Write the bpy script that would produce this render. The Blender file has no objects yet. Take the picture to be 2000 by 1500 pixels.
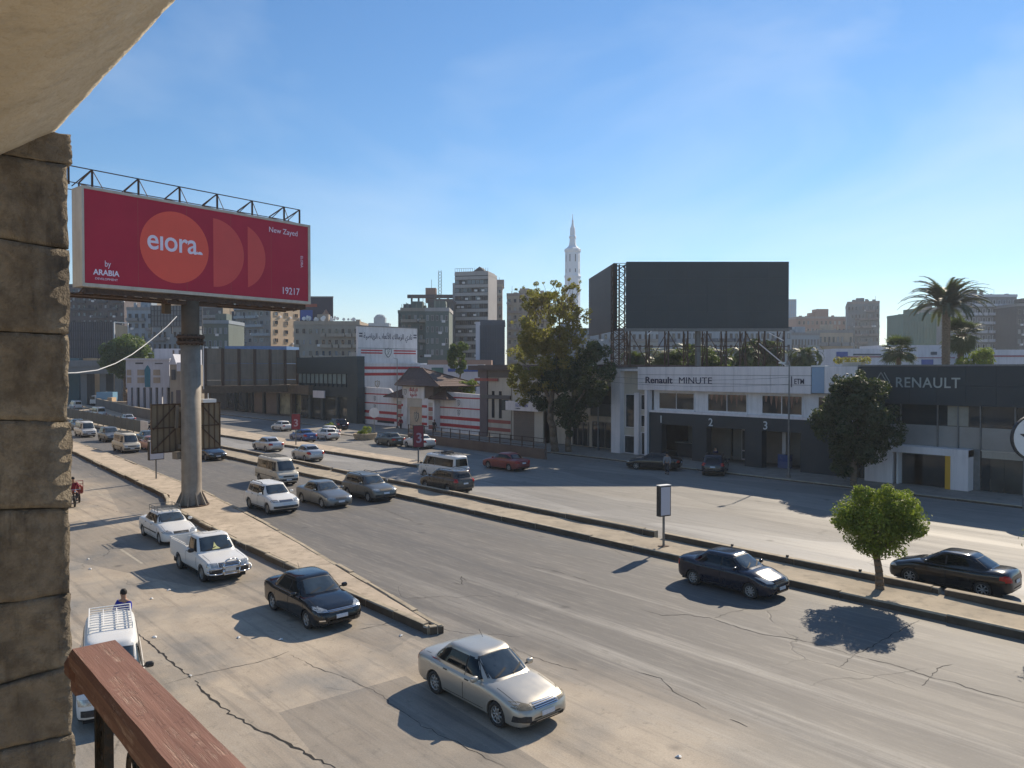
import bpy, bmesh, math, random
import numpy as np
from mathutils import Vector, Matrix
from mathutils.bvhtree import BVHTree
random.seed(7)
HAZE = .00027
SC = bpy.context.scene
COL = SC.collection
# ------------------------------------------------------------ camera, sky, sun, exposure
# world frame: X runs along the avenue (traffic side near us drives towards +X), Y across it, Z up
TH = math.radians(41.3); EYE = 8.6; HY = 722.0; FO = 1500.0
cam_d = bpy.data.cameras.new('camera'); cam = bpy.data.objects.new('camera', cam_d); COL.objects.link(cam)
cam_d.sensor_width = 36; cam_d.lens = 27; cam_d.clip_start = .05; cam_d.clip_end = 9000
PITCH = math.atan((750 - HY) / FO)
cam.location = (0, 0, EYE); cam.rotation_euler = (math.pi/2 - PITCH, 0, math.pi/2 - TH)
SC.camera = cam
SUNV = Vector((-.37, 1.45, 1.0)).normalized()          # towards the sun
sun_d = bpy.data.lights.new('sun', 'SUN'); sun = bpy.data.objects.new('sun', sun_d); COL.objects.link(sun)
sun_d.energy = 5.0; sun_d.angle = math.radians(.53); sun_d.color = (1, .875, .70)
sun.rotation_euler = SUNV.to_track_quat('Z', 'Y').to_euler()
W = bpy.data.worlds.new('World'); SC.world = W; W.use_nodes = True
nt = W.node_tree; bg = nt.nodes['Background']
sky = nt.nodes.new('ShaderNodeTexSky'); sky.sky_type = 'NISHITA'; sky.sun_disc = False
sky.sun_elevation = math.asin(SUNV.z); sky.sun_rotation = math.atan2(SUNV.x, SUNV.y)
sky.air_density = 1.2; sky.dust_density = 0; sky.ozone_density = 6; sky.altitude = 30
hs = nt.nodes.new('ShaderNodeHueSaturation'); hs.inputs['Saturation'].default_value = 1.10; nt.links.new(sky.outputs[0], hs.inputs['Color'])
# faint high wisps of haze across the whole dome
tc = nt.nodes.new('ShaderNodeTexCoord'); mp_ = nt.nodes.new('ShaderNodeMapping'); mp_.inputs['Scale'].default_value = (1.2, 1.2, 3.5); nt.links.new(tc.outputs['Generated'], mp_.inputs[0])
nz = nt.nodes.new('ShaderNodeTexNoise'); nz.inputs['Scale'].default_value = 1.5; nz.inputs['Detail'].default_value = 5; nz.inputs['Distortion'].default_value = .6; nt.links.new(mp_.outputs[0], nz.inputs['Vector'])
mr = nt.nodes.new('ShaderNodeMapRange'); mr.inputs[1].default_value = .46; mr.inputs[2].default_value = .70; mr.inputs[4].default_value = .26; nt.links.new(nz.outputs['Fac'], mr.inputs[0])
mx = nt.nodes.new('ShaderNodeMixRGB'); mx.inputs[2].default_value = (7.2, 8.0, 8.8, 1); nt.links.new(mr.outputs[0], mx.inputs[0]); nt.links.new(hs.outputs[0], mx.inputs[1])
nt.links.new(mx.outputs[0], bg.inputs[0]); bg.inputs[1].default_value = .095
SC.view_settings.view_transform = 'Standard'; SC.view_settings.look = 'None'
SC.view_settings.exposure = .40; SC.view_settings.gamma = 1; SC.view_settings.use_curve_mapping = False
SC.render.engine = 'CYCLES'
SC.cycles.use_denoising = True
SC.cycles.max_bounces = 6; SC.cycles.volume_bounces = 0; SC.cycles.sample_clamp_indirect = 4

# ------------------------------------------------------------ survey helpers (true positions in the world)
def toW(r, f): return (r*math.sin(TH) - f*math.cos(TH), r*math.cos(TH) + f*math.sin(TH))
def _ray(px, py):
    b = (750 - py) / FO
    return (px-1000)/FO, math.cos(PITCH) + b*math.sin(PITCH), -math.sin(PITCH) + b*math.cos(PITCH)
def P(px, py, D):
    a, fy, fz = _ray(px, py); k = D/fy; x, y = toW(a*k, D); return Vector((x, y, EYE + fz*k))
def G(px, py, z=0):
    a, fy, fz = _ray(px, py); k = (z-EYE)/fz; x, y = toW(a*k, fy*k); return Vector((x, y, z))
def onY(px, py, Y):
    a, fy, fz = _ray(px, py); x, y = toW(a, fy); k = Y/y; return Vector((x*k, Y, EYE + fz*k))
def onX(px, py, X):
    a, fy, fz = _ray(px, py); x, y = toW(a, fy); k = X/x; return Vector((X, y*k, EYE + fz*k))
VIEWYAW = math.pi/2 - TH      # yaw of a wall square to the line of sight

# ------------------------------------------------------------ object helpers
def tag(o, label=None, cat=None, group=None, kind=None):
    if label: o['label'] = label
    if cat: o['category'] = cat
    if group: o['group'] = group
    if kind: o['kind'] = kind
    return o
def thing(name, label, cat, loc=(0, 0, 0), rz=0, group=None):
    o = bpy.data.objects.new(name, None); COL.objects.link(o)
    o.location = loc; o.rotation_euler = (0, 0, rz); o.empty_display_size = .2
    return tag(o, label, cat, group)
def link(name, me, parent=None, loc=None, rot=None, scale=None):
    o = bpy.data.objects.new(name, me); COL.objects.link(o)
    if parent: o.parent = parent
    if loc is not None: o.location = loc
    if rot is not None: o.rotation_euler = rot
    if scale is not None: o.scale = scale
    return o
def copy_tree(o, parent=None):
    c = o.copy(); COL.objects.link(c); c.parent = parent
    for ch in list(o.children): copy_tree(ch, c)
    return c
class MB:
    def __init__(s, M=None): s.v = []; s.f = []; s.m = []; s.M = M; s.mi = 0
    def add(s, vs, fs):
        n = len(s.v)
        if s.M is not None: vs = [s.M @ Vector(v) for v in vs]
        s.v += [tuple(v) for v in vs]; s.f += [tuple(i+n for i in f) for f in fs]; s.m += [s.mi]*len(fs); return s
    def box(s, x0, x1, y0, y1, z0, z1):
        s.add([(x0,y0,z0),(x1,y0,z0),(x1,y1,z0),(x0,y1,z0),(x0,y0,z1),(x1,y0,z1),(x1,y1,z1),(x0,y1,z1)],
              [(0,3,2,1),(4,5,6,7),(0,1,5,4),(1,2,6,5),(2,3,7,6),(3,0,4,7)]); return s
    def tube(s, a, b, r, n=6, r2=None):
        a = Vector(a); b = Vector(b); r2 = r if r2 is None else r2
        d = (b-a).normalized(); q = d.to_track_quat('Z', 'Y'); vs = []
        for c, rr in ((a, r), (b, r2)):
            for i in range(n):
                t = 2*math.pi*i/n + .3; vs.append(c + q @ Vector((rr*math.cos(t), rr*math.sin(t), 0)))
        fs = [(i, (i+1) % n, n+(i+1) % n, n+i) for i in range(n)] + [tuple(range(n-1, -1, -1)), tuple(range(n, 2*n))]
        s.add(vs, fs); return s
    def bar(s, a, b, w, h=None):      # square bar
        h = h or w; a = Vector(a); b = Vector(b); q = (b-a).normalized().to_track_quat('Z', 'Y'); vs = []
        for c in (a, b):
            for i, j in ((-1,-1),(1,-1),(1,1),(-1,1)): vs.append(c + q @ Vector((i*w/2, j*h/2, 0)))
        s.add(vs, [(0,1,5,4),(1,2,6,5),(2,3,7,6),(3,0,4,7),(3,2,1,0),(4,5,6,7)]); return s
    def prism(s, poly, z0, z1):       # poly in xy, counter-clockwise
        n = len(poly)
        s.add([(x,y,z0) for x,y in poly] + [(x,y,z1) for x,y in poly],
              [tuple(range(n-1,-1,-1)), tuple(range(n,2*n))] + [(i,(i+1)%n,n+(i+1)%n,n+i) for i in range(n)]); return s
    def prism_y(s, poly, y0, y1):     # poly in xz, extruded along y
        n = len(poly)
        s.add([(x,y0,z) for x,z in poly] + [(x,y1,z) for x,z in poly],
              [tuple(range(n)), tuple(range(2*n-1,n-1,-1))] + [(i,n+i,n+(i+1)%n,(i+1)%n) for i in range(n)]); return s
    def lathe(s, prof, n=16, axis='z', c=(0,0,0)):
        vs = []; k = len(prof)
        for i in range(n):
            t = 2*math.pi*i/n
            for r, h in prof:
                p = (r*math.cos(t), r*math.sin(t), h) if axis == 'z' else (r*math.cos(t), h, r*math.sin(t))
                vs.append((p[0]+c[0], p[1]+c[1], p[2]+c[2]))
        fs = []
        for i in range(n):
            j = (i+1) % n
            for q in range(k-1):
                f = (i*k+q, j*k+q, j*k+q+1, i*k+q+1)
                fs.append(f if axis == 'z' else f[::-1])
        s.add(vs, fs); return s
    def mesh(s, name, mats, smooth=False):
        me = bpy.data.meshes.new(name); me.from_pydata(s.v, [], s.f)
        if not isinstance(mats, (list, tuple)): mats = [mats]
        for m in mats: me.materials.append(m)
        if len(mats) > 1: me.polygons.foreach_set('material_index', s.m)
        if smooth: me.polygons.foreach_set('use_smooth', [True]*len(me.polygons))
        me.update(); return me
    def build(s, name, mats, parent=None, smooth=False, loc=None, rot=None):
        return link(name, s.mesh(name, mats, smooth), parent, loc, rot)

# ------------------------------------------------------------ materials
class NT:
    def __init__(s, name):
        s.mat = bpy.data.materials.new(name); s.mat.use_nodes = True; s.t = s.mat.node_tree
        s.b = s.t.nodes['Principled BSDF']; s.out = s.t.nodes['Material Output']
    def n(s, ty, **kw):
        n = s.t.nodes.new('ShaderNode' + ty)
        for k, v in kw.items(): setattr(n, k, v)
        return n
    def l(s, a, b): s.t.links.new(a, b)
    def val(s, x, sock):
        if hasattr(x, 'is_output'): s.l(x, sock)
        elif isinstance(x, (tuple, list)): sock.default_value = (*x[:3], 1) if len(sock.default_value) == 4 else x
        else: sock.default_value = x
    def math(s, op, a, b=0.0, c=None, clamp=False):
        m = s.n('Math', operation=op); m.use_clamp = clamp
        s.val(a, m.inputs[0]); s.val(b, m.inputs[1])
        if c is not None: s.val(c, m.inputs[2])
        return m.outputs[0]
    def mix(s, f, a, b, mode='MIX'):
        m = s.n('MixRGB', blend_type=mode); s.val(f, m.inputs[0]); s.val(a, m.inputs[1]); s.val(b, m.inputs[2]); return m.outputs[0]
    def coord(s, kind='Object', scale=None, loc=None):
        if kind == 'World': c = s.n('NewGeometry').outputs['Position']
        else: c = s.n('TexCoord').outputs[kind]
        if scale or loc:
            m = s.n('Mapping'); s.l(c, m.inputs[0])
            if scale: m.inputs['Scale'].default_value = scale
            if loc: m.inputs['Location'].default_value = loc
            c = m.outputs[0]
        return c
    def noise(s, c, scale, detail=4, rough=.6, dist=0):
        n = s.n('TexNoise'); s.l(c, n.inputs['Vector']); n.inputs['Scale'].default_value = scale
        n.inputs['Detail'].default_value = detail; n.inputs['Roughness'].default_value = rough
        n.inputs['Distortion'].default_value = dist; return n.outputs['Fac']
    def ramp(s, x, lo, hi, a=0.0, b=1.0):
        m = s.n('MapRange'); m.clamp = True; s.val(x, m.inputs[0])
        m.inputs[1].default_value = lo; m.inputs[2].default_value = hi; m.inputs[3].default_value = a; m.inputs[4].default_value = b
        return m.outputs[0]
    def bump(s, h, strength=.3, dist=.02):
        b = s.n('Bump'); b.inputs['Strength'].default_value = strength; b.inputs['Distance'].default_value = dist
        s.l(h, b.inputs['Height']); s.l(b.outputs[0], s.b.inputs['Normal'])
    def set(s, col=None, rough=None, metal=None, spec=None):
        if col is not None: s.val(col, s.b.inputs['Base Color'])
        if rough is not None: s.val(rough, s.b.inputs['Roughness'])
        if metal is not None: s.val(metal, s.b.inputs['Metallic'])
        if spec is not None: s.val(spec, s.b.inputs['Specular IOR Level'])
        return s.mat
def pm(name, col, rough=.75, metal=0, var=.18, scale=2.5, bump=.15, bscale=40, world=False, spec=.4, tint=None, streak=False):
    """weathered painted/plaster/metal surface: large stains, fine grain"""
    t = NT(name); c = t.coord('World' if world else 'Object')
    a = t.noise(c, scale, 5, .65); f = t.ramp(a, .3, .7)
    dark = tuple(x*(1-var) for x in col); lite = tuple(min(1, x*(1+var*.6)) for x in col)
    cc = t.mix(f, dark, lite)
    if streak:
        cs = t.coord('World' if world else 'Object', scale=(1.3, 1.3, .12))
        st = t.ramp(t.noise(cs, 1.6, 4, .7), .45, .75)
        cc = t.mix(t.math('MULTIPLY', st, .5), cc, tint or tuple(x*.5 for x in col))
    elif tint:
        cc = t.mix(t.ramp(t.noise(c, scale*2.3, 5, .7), .5, .72), cc, tint)
    if bump: t.bump(t.noise(c, bscale, 3, .6), bump, .01)
    return t.set(cc, rough, metal, spec)
def paint(name, col, rough=.28, metal=.0, dust=.25):
    """car paint with road dust low down and on flat tops"""
    t = NT(name); c = t.coord('Object'); sep = t.n('SeparateXYZ'); t.l(c, sep.inputs[0])
    low = t.ramp(sep.outputs[2], .75, .25); ns = t.noise(c, 3.5, 4, .6)
    m = t.math('MULTIPLY', t.math('ADD', t.math('MULTIPLY', low, .7), .35), t.math('MULTIPLY', ns, dust*1.6), clamp=True)
    t.set(t.mix(m, col, (.34, .29, .22)), t.math('ADD', t.math('MULTIPLY', m, .9), rough), metal, .5)
    t.b.inputs['Coat Weight'].default_value = .3; t.b.inputs['Coat Roughness'].default_value = .16
    return t.mat
def glassy(name, col, rough=.06, spec=.6, var=.3, scale=.4):
    t = NT(name); c = t.coord('World')
    f = t.noise(c, scale, 2)
    t.set(t.mix(f, tuple(x*(1-var) for x in col), tuple(x*(1+var) for x in col)), rough, 0, spec)
    t.bump(t.noise(c, 1.1, 2), .04, .03)
    return t.mat
M = {}
def road_material():
    t = NT('asphalt'); pos = t.coord('World'); sep = t.n('SeparateXYZ'); t.l(pos, sep.inputs[0])
    X, Y = sep.outputs[0], sep.outputs[1]
    st = t.coord('World', scale=(.05, 1, 1)); st2 = t.coord('World', scale=(.018, .7, 1))
    big = t.noise(pos, .09, 5, .6); mid = t.noise(pos, .6, 5, .65); fine = t.noise(pos, 22, 3, .7)
    lane = t.noise(st, .55, 5, .62); lane2 = t.noise(st2, 1.6, 4, .6)
    wob = t.math('ADD', Y, t.math('MULTIPLY', t.math('SUBTRACT', big, .5), 7))
    wob = t.math('ADD', wob, t.math('MULTIPLY', t.math('SUBTRACT', mid, .5), 2.0))
    # worn concrete of the service road to grey asphalt of the avenue
    tan = t.mix(t.ramp(mid, .35, .7), (.40, .33, .25), (.53, .44, .33))
    tan = t.mix(t.ramp(t.noise(pos, .22, 4), .48, .66), tan, (.265, .245, .215))
    grey = t.mix(t.ramp(lane, .3, .7), (.115, .106, .096), (.185, .171, .155))
    grey = t.mix(t.ramp(mid, .5, .8, 0, .4), grey, (.20, .185, .16))
    edge = t.math('ADD', wob, t.math('MULTIPLY', t.ramp(X, -30, -14), -.2))
    f = t.ramp(edge, 13.2, 16.2)
    col = t.mix(f, tan, grey)
    farf = t.ramp(wob, 30, 31); far = t.mix(t.ramp(lane, .3, .7), (.28, .268, .25), (.39, .375, .35))
    col = t.mix(farf, col, far)
    svc = t.ramp(wob, 37, 40); col = t.mix(svc, col, t.mix(mid, (.20, .185, .16), (.30, .275, .24)))
    # pale dust bands left between the wheel tracks
    for y0, w, k in ((19.6, .55, .75), (17.2, .9, .65), (22.6, .18, .6), (34.2, .25, .45), (15.2, .5, .35)):
        d = t.math('ABSOLUTE', t.math('SUBTRACT', t.math('ADD', Y, t.math('MULTIPLY', t.math('SUBTRACT', lane2, .5), 1.2)), y0))
        b = t.math('MULTIPLY', t.ramp(d, w, w*.3), t.math('MULTIPLY', t.ramp(t.noise(st, 2.3, 4, .7), .38, .66), t.math('MULTIPLY', t.ramp(X, -34, -16), k)))
        col = t.mix(b, col, (.44, .41, .36))
    # dark oily tracks, dust along the kerbs
    for y0 in (21.3, 25.4, 12.6, 33.0, 36.2):
        d = t.math('ABSOLUTE', t.math('SUBTRACT', wob, y0))
        col = t.mix(t.math('MULTIPLY', t.ramp(d, 1.0, .2), t.ramp(lane, .4, .65, 0, .32)), col, (.085, .08, .075))
    for y0 in (27.9, 31.4):
        d = t.math('ABSOLUTE', t.math('SUBTRACT', Y, y0))
        col = t.mix(t.math('MULTIPLY', t.ramp(d, 1.1, .1), t.ramp(mid, .3, .6, .2, .8)), col, (.27, .23, .17))
    # repair patches and blotches
    vor = t.n('TexVoronoi'); t.l(t.coord('World', scale=(.08, .22, 1)), vor.inputs['Vector']); vor.inputs['Scale'].default_value = 1
    pt = t.ramp(t.n('SeparateXYZ').outputs[0], 0, 1) if False else None
    sc = t.n('SeparateColor'); t.l(vor.outputs['Color'], sc.inputs[0])
    col = t.mix(t.ramp(sc.outputs[0], .40, .9, 0, .5), col, (.13, .124, .115))
    col = t.mix(t.ramp(t.noise(pos, 2.6, 6, .75), .56, .72, 0, .6), col, (.13, .115, .09))
    col = t.mix(t.ramp(t.noise(t.coord('World', scale=(.10, 1, 1)), 5.5, 5, .75), .50, .70, 0, .38), col, (.40, .36, .30))
    col = t.mix(t.ramp(t.noise(t.coord('World', scale=(.06, 1, 1), loc=(3, 9, 0)), 2.1, 5, .7), .52, .68, 0, .45), col, (.09, .085, .08))
    spot = t.n('TexVoronoi'); t.l(pos, spot.inputs['Vector']); spot.inputs['Scale'].default_value = .55
    col = t.mix(t.math('MULTIPLY', t.ramp(spot.outputs['Distance'], .16, .05), t.ramp(t.noise(pos, .35, 3), .50, .60, 0, .7)), col, (.06, .055, .05))
    col = t.mix(t.ramp(fine, .3, .7, 0, .55), col, t.mix(.5, col, (.05, .05, .05)))
    hair = t.n('TexVoronoi', feature='DISTANCE_TO_EDGE')
    wv = t.mix(.12, pos, t.n('TexNoise').outputs['Color']) if False else pos
    dn = t.n('TexNoise'); t.l(pos, dn.inputs['Vector']); dn.inputs['Scale'].default_value = .8; dn.inputs['Detail'].default_value = 6
    vm = t.n('VectorMath', operation='MULTIPLY_ADD'); t.l(dn.outputs['Color'], vm.inputs[0]); vm.inputs[1].default_value = (1.2, 1.2, 0); t.l(pos, vm.inputs[2])
    t.l(vm.outputs[0], hair.inputs['Vector']); hair.inputs['Scale'].default_value = .17
    hc = t.math('MULTIPLY', t.ramp(hair.outputs['Distance'], .006, .001), t.ramp(t.noise(pos, .11, 3), .55, .62))
    col = t.mix(t.math('MULTIPLY', hc, .55), col, (.035, .032, .03))
    t.bump(t.math('SUBTRACT', t.math('ADD', fine, t.math('MULTIPLY', mid, .8)), t.math('MULTIPLY', hc, 2)), .45, .012)
    return t.set(col, t.ramp(lane, .3, .7, .62, .8), 0, .3)
def mats():
    M['asphalt'] = road_material()
    M['dirt'] = pm('dirt', (.36, .30, .22), .95, var=.25, scale=.6, bump=.5, bscale=9, world=True, tint=(.20, .17, .13))
    M['city'] = pm('city_ground', (.20, .185, .16), .95, var=.25, scale=.05, bump=0, world=True)
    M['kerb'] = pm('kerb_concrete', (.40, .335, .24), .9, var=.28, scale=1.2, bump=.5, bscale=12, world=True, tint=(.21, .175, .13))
    M['kerbside'] = pm('shaded_kerb_face', (.10, .078, .055), .95, var=.35, scale=1.6, bump=.5, bscale=14, world=True, tint=(.08, .065, .05))  # shade put into the colour: kerb sides painted darker than their tops
    M['pave'] = pm('pavement', (.26, .235, .20), .9, var=.2, scale=.9, bump=.3, bscale=14, world=True, tint=(.18, .16, .14))
    M['island'] = pm('island_paving', (.46, .375, .28), .92, var=.22, scale=.7, bump=.6, bscale=11, world=True, tint=(.25, .205, .15))
    M['stone'] = stone_material()
    M['soffit'] = pm('rough_plaster', (.52, .46, .355), .95, var=.12, scale=5, bump=1.0, bscale=32, world=True, tint=(.40, .35, .27))
    M['wood'] = wood_material()
    M['iron'] = pm('wrought_iron', (.035, .033, .03), .5, .6, var=.3, scale=20, bump=.3, tint=(.10, .055, .03))
    M['rust'] = pm('rusty_steel', (.09, .06, .045), .8, .3, var=.4, scale=6, bump=.4, tint=(.16, .075, .035))
    M['steel'] = pm('dull_steel', (.20, .20, .195), .55, .5, var=.2, scale=4, bump=.1)
    M['polepaint'] = pm('pole_paint', (.27, .24, .20), .7, .1, var=.25, scale=1.6, bump=.3, tint=(.20, .12, .07), streak=True)
    M['polebrown'] = pm('pole_brown', (.135, .098, .065), .75, .1, var=.25, scale=2, bump=.3, tint=(.12, .075, .045), streak=True)
    M['white'] = pm('white_paint', (.74, .73, .70), .6, var=.08, scale=1.2, bump=.05)
    M['dirtywhite'] = pm('dirty_white_render', (.76, .735, .72), .85, var=.12, scale=.6, bump=.1, world=True, streak=True, tint=(.40, .37, .33))
    M['cream'] = pm('cream_render', (.55, .49, .40), .85, var=.12, scale=.6, bump=.1, world=True, streak=True, tint=(.33, .28, .22))
    M['boardframe'] = pm('billboard_frame', (.58, .53, .45), .7, var=.14, scale=.9, bump=.1, streak=True, tint=(.38, .32, .25))
    M['black'] = pm('black_rubber', (.018, .018, .018), .8, var=.2, scale=6, bump=.1)
    M['plastic'] = pm('black_plastic', (.03, .03, .032), .55, var=.3, scale=5, bump=.05, tint=(.09, .08, .065))
    M['tyre'] = pm('tyre_rubber', (.03, .029, .028), .85, var=.3, scale=9, bump=.3, tint=(.10, .088, .07))
    M['rim'] = pm('alloy', (.46, .45, .43), .4, .6, var=.2, scale=9, bump=.05, tint=(.22, .19, .15))
    M['steelrim'] = pm('steel_wheel', (.30, .29, .27), .5, .5, var=.25, scale=9, bump=.05, tint=(.13, .11, .09))
    M['chrome'] = pm('chrome', (.65, .65, .66), .16, 1.0, var=.08, scale=5, bump=.02)
    M['carglass'] = glassy('car_glass', (.007, .009, .010), .05, .42)
    M['carglass_lite'] = glassy('car_windscreen_glass', (.035, .046, .052), .05, 1.0, .8, 2.2)
    M['lamp_clear'] = pm('headlamp_lens', (.50, .50, .47), .12, .5, var=.45, scale=14, bump=.2, bscale=60)
    M['lamp_dull'] = pm('aged_headlamp_lens', (.30, .25, .17), .2, .3, var=.35, scale=12, bump=.2, bscale=60)
    M['lamp_red'] = pm('tail_lamp_lens', (.42, .02, .015), .15, 0, var=.35, scale=14, bump=.1)
    M['amber'] = pm('indicator_lens', (.7, .22, .02), .2, 0, var=.2, scale=14)
    M['plate'] = pm('number_plate', (.62, .64, .66), .5, var=.1, scale=12, tint=(.30, .40, .58))
    M['glass'] = glassy('window_glass', (.022, .030, .034), .05, .6, .5, .35)
    M['glass_blue'] = glassy('blue_glass', (.07, .10, .13), .08, .7, .4, .3)
    M['glass_shop'] = glassy('shop_glass', (.06, .06, .05), .05, .6, .9, .5)
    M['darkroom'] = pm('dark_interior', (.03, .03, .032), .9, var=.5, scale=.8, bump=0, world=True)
    M['charcoal'] = pm('charcoal_cladding', (.032, .043, .050), .55, .1, var=.14, scale=.4, bump=.03, world=True)
    M['greencl'] = pm('dark_green_cladding', (.035, .052, .056), .5, .1, var=.14, scale=.4, bump=.03, world=True)
    M['screen'] = pm('led_screen', (.045, .055, .060), .55, 0, var=.10, scale=.25, bump=.02)
    M['bark'] = pm('bark', (.17, .125, .085), .95, var=.35, scale=6, bump=1, bscale=18)
    M['palmtrunk'] = pm('palm_trunk', (.22, .165, .115), .95, var=.4, scale=5, bump=1.2, bscale=9)
    M['rooftile'] = pm('roof_tile', (.105, .062, .048), .8, var=.3, scale=2.2, bump=.3, world=True, tint=(.17, .10, .07))
    M['red'] = pm('red_paint', (.46, .03, .035), .6, var=.12, scale=2, bump=.03)
    M['fadedred'] = pm('faded_red_paint', (.36, .10, .075), .7, var=.2, scale=1.5, bump=.03, world=True)
    M['logo_blue'] = pm('navy_letters', (.02, .022, .06), .5, var=.1, bump=0)
    M['skin'] = pm('skin', (.36, .21, .14), .6, var=.1, scale=10, bump=.02)
    M['hair'] = pm('black_hair', (.015, .012, .01), .7, var=.2, scale=30, bump=.4)
def stone_material():
    t = NT('limestone'); c = t.coord('World'); g = t.n('ObjectInfo').outputs['Random']
    a = t.noise(c, 3.2, 6, .7, .4); b = t.noise(c, 16, 6, .75)
    cc = t.mix(t.ramp(a, .3, .66), (.145, .118, .086), (.36, .305, .225))
    cc = t.mix(t.ramp(g, 0, 1, 0, .45), cc, (.20, .165, .125))
    cc = t.mix(t.ramp(b, .42, .62, 0, .75), cc, (.12, .098, .074))
    cc = t.mix(t.ramp(t.noise(t.coord('World', scale=(9, 9, 2)), 1.2, 5, .7), .52, .68, 0, .75), cc, (.06, .052, .045))
    t.bump(t.math('ADD', t.math('MULTIPLY', a, 1.5), b), .9, .02)
    return t.set(cc, .93, 0, .3)
def wood_material():
    t = NT('weathered_red_paint_wood'); c = t.coord('World', scale=(1.5, 30, 30)); c2 = t.coord('World')
    g = t.noise(c, 1.6, 6, .7, .3)
    cc = t.mix(t.ramp(g, .3, .7), (.16, .078, .055), (.27, .145, .105))
    worn = t.math('MULTIPLY', t.ramp(t.noise(c, 2.4, 6, .8), .50, .62), t.ramp(t.noise(c2, 7, 4, .7), .48, .62))
    cc = t.mix(worn, cc, (.46, .31, .24))
    cc = t.mix(t.ramp(t.noise(c2, 40, 4, .7), .62, .72, 0, .8), cc, (.09, .045, .035))
    t.bump(t.math('ADD', g, t.math('MULTIPLY', worn, -.7)), .6, .004)
    return t.set(cc, .6, 0, .4)
mats()
# ============================================================ THE SETTING
def struct(name, mb, mat, smooth=False):
    o = mb.build(name, mat, smooth=smooth); o['kind'] = 'structure'; return o
struct('ground', MB().add([(-1900,-1900,-.03),(1900,-1900,-.03),(1900,1900,-.03),(-1900,1900,-.03)], [(0,1,2,3)]), M['city'])
road = struct('road', MB().add([(-420,-2.5,0),(90,-2.5,0),(90,55.2,0),(-420,55.2,0)], [(0,1,2,3)]), M['asphalt'])
def rough_box_strip(mb, pts_l, pts_r, z, seed=0, jit=.03):
    """raised slab between two polylines (left/right), with irregular edges"""
    rnd = random.Random(seed); n = len(pts_l)
    L = [(x+rnd.uniform(-jit, jit), y+rnd.uniform(-jit, jit)) for x, y in pts_l]
    R = [(x+rnd.uniform(-jit, jit), y+rnd.uniform(-jit, jit)) for x, y in pts_r]
    vs = [(x,y,z) for x,y in L] + [(x,y,z) for x,y in R] + [(x,y,-.02) for x,y in L] + [(x,y,-.02) for x,y in R]
    fs = []
    for i in range(n-1):
        fs += [(i, i+1, n+i+1, n+i), (i, 2*n+i, 2*n+i+1, i+1), (n+i+1, 3*n+i+1, 3*n+i, n+i)]
    fs += [(0, n, 3*n, 2*n), (n-1, 3*n-1, 4*n-1, 2*n-1)]
    fs = [f for f in fs if max(f) < 4*n]
    mb.add(vs, fs)
def lerp_pts(pts, step):
    out = []
    for (x0,y0),(x1,y1) in zip(pts, pts[1:]):
        k = max(1, int(math.hypot(x1-x0, y1-y0)/step))
        for i in range(k): out.append((x0+(x1-x0)*i/k, y0+(y1-y0)*i/k))
    return out + [pts[-1]]
# the traffic island between service road and avenue: paving between two lines of kerb blocks
ISL_L = [(-135,19.6),(-89.3,18.0),(-65.4,16.9),(-53.0,16.3),(-50.5,15.2),(-44,14.9),(-35.7,14.5),(-24.8,14.3),(-20.4,14.3)]
ISL_R = [(-135,21.2),(-101.8,20.7),(-81.2,20.3),(-67.2,19.6),(-53.8,19.0),(-41.9,17.7),(-33.1,16.6),(-27.5,15.8),(-23.1,15.2),(-20.6,14.8)]
def yat(pts, x):
    for (x0,y0),(x1,y1) in zip(pts, pts[1:]):
        if x0 <= x <= x1: return y0 + (y1-y0)*(x-x0)/(x1-x0)
    return pts[-1][1] if x > pts[-1][0] else pts[0][1]
xs = [-135 + i*1.2 for i in range(int((135-20.6)/1.2)+1)]
mb = MB(); rough_box_strip(mb, [(x, yat(ISL_L, x)+.22) for x in xs], [(x, yat(ISL_R, x)-.22) for x in xs], .25, 1, .02)
island = struct('traffic_island', mb, M['island'])
def kerb_run(parent, pts, width, z, step, name='kerb_block', seed=0, gap=.03, inner=1, zj=.02, yj=.025, xmax=1e9):
    """blocks laid end to end; each its own object"""
    rnd = random.Random(seed); p = lerp_pts(pts, .25); acc = 0; start = 0
    i = 0
    while i < len(p)-1:
        ln = step*rnd.uniform(.75, 1.3); j = i; d = 0
        while j < len(p)-1 and d < ln:
            d += math.hypot(p[j+1][0]-p[j][0], p[j+1][1]-p[j][1]); j += 1
        a = Vector((*p[i], 0)); b = Vector((*p[j], 0)); u = (b-a).normalized(); n = Vector((-u.y, u.x, 0))*inner
        a = a + u*gap/2; b = b - u*gap/2; off = rnd.uniform(-yj, yj); zz = z + rnd.uniform(-zj, zj); c = rnd.uniform(.02, .05)
        m = MB(); A = a+n*off; B = b+n*(off+rnd.uniform(-yj, yj)*.6)
        w = width
        vs = []
        for q in (A, B):
            for t, h in ((0, -.02), (-.005, zz-c), (c, zz), (w-c, zz+rnd.uniform(-.01, .01)), (w, zz-c), (w, -.02)):
                v = q + n*t; vs.append((v.x, v.y, h + (rnd.uniform(-.012, .012) if h > 0 else 0)))
        fs = [(k, k+1, 6+k+1, 6+k) for k in range(5)] + [(5,4,3,2,1,0), (6,7,8,9,10,11)]
        if inner < 0: fs = [f[::-1] for f in fs]
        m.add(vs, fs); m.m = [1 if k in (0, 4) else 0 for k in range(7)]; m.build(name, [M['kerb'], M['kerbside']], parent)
        i = j
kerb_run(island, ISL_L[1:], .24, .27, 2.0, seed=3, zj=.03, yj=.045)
kerb_run(island, [(-20.35,14.32),(-20.0,14.5),(-20.2,14.78),(-20.62,14.82)], .22, .27, .6, seed=4)
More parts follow.
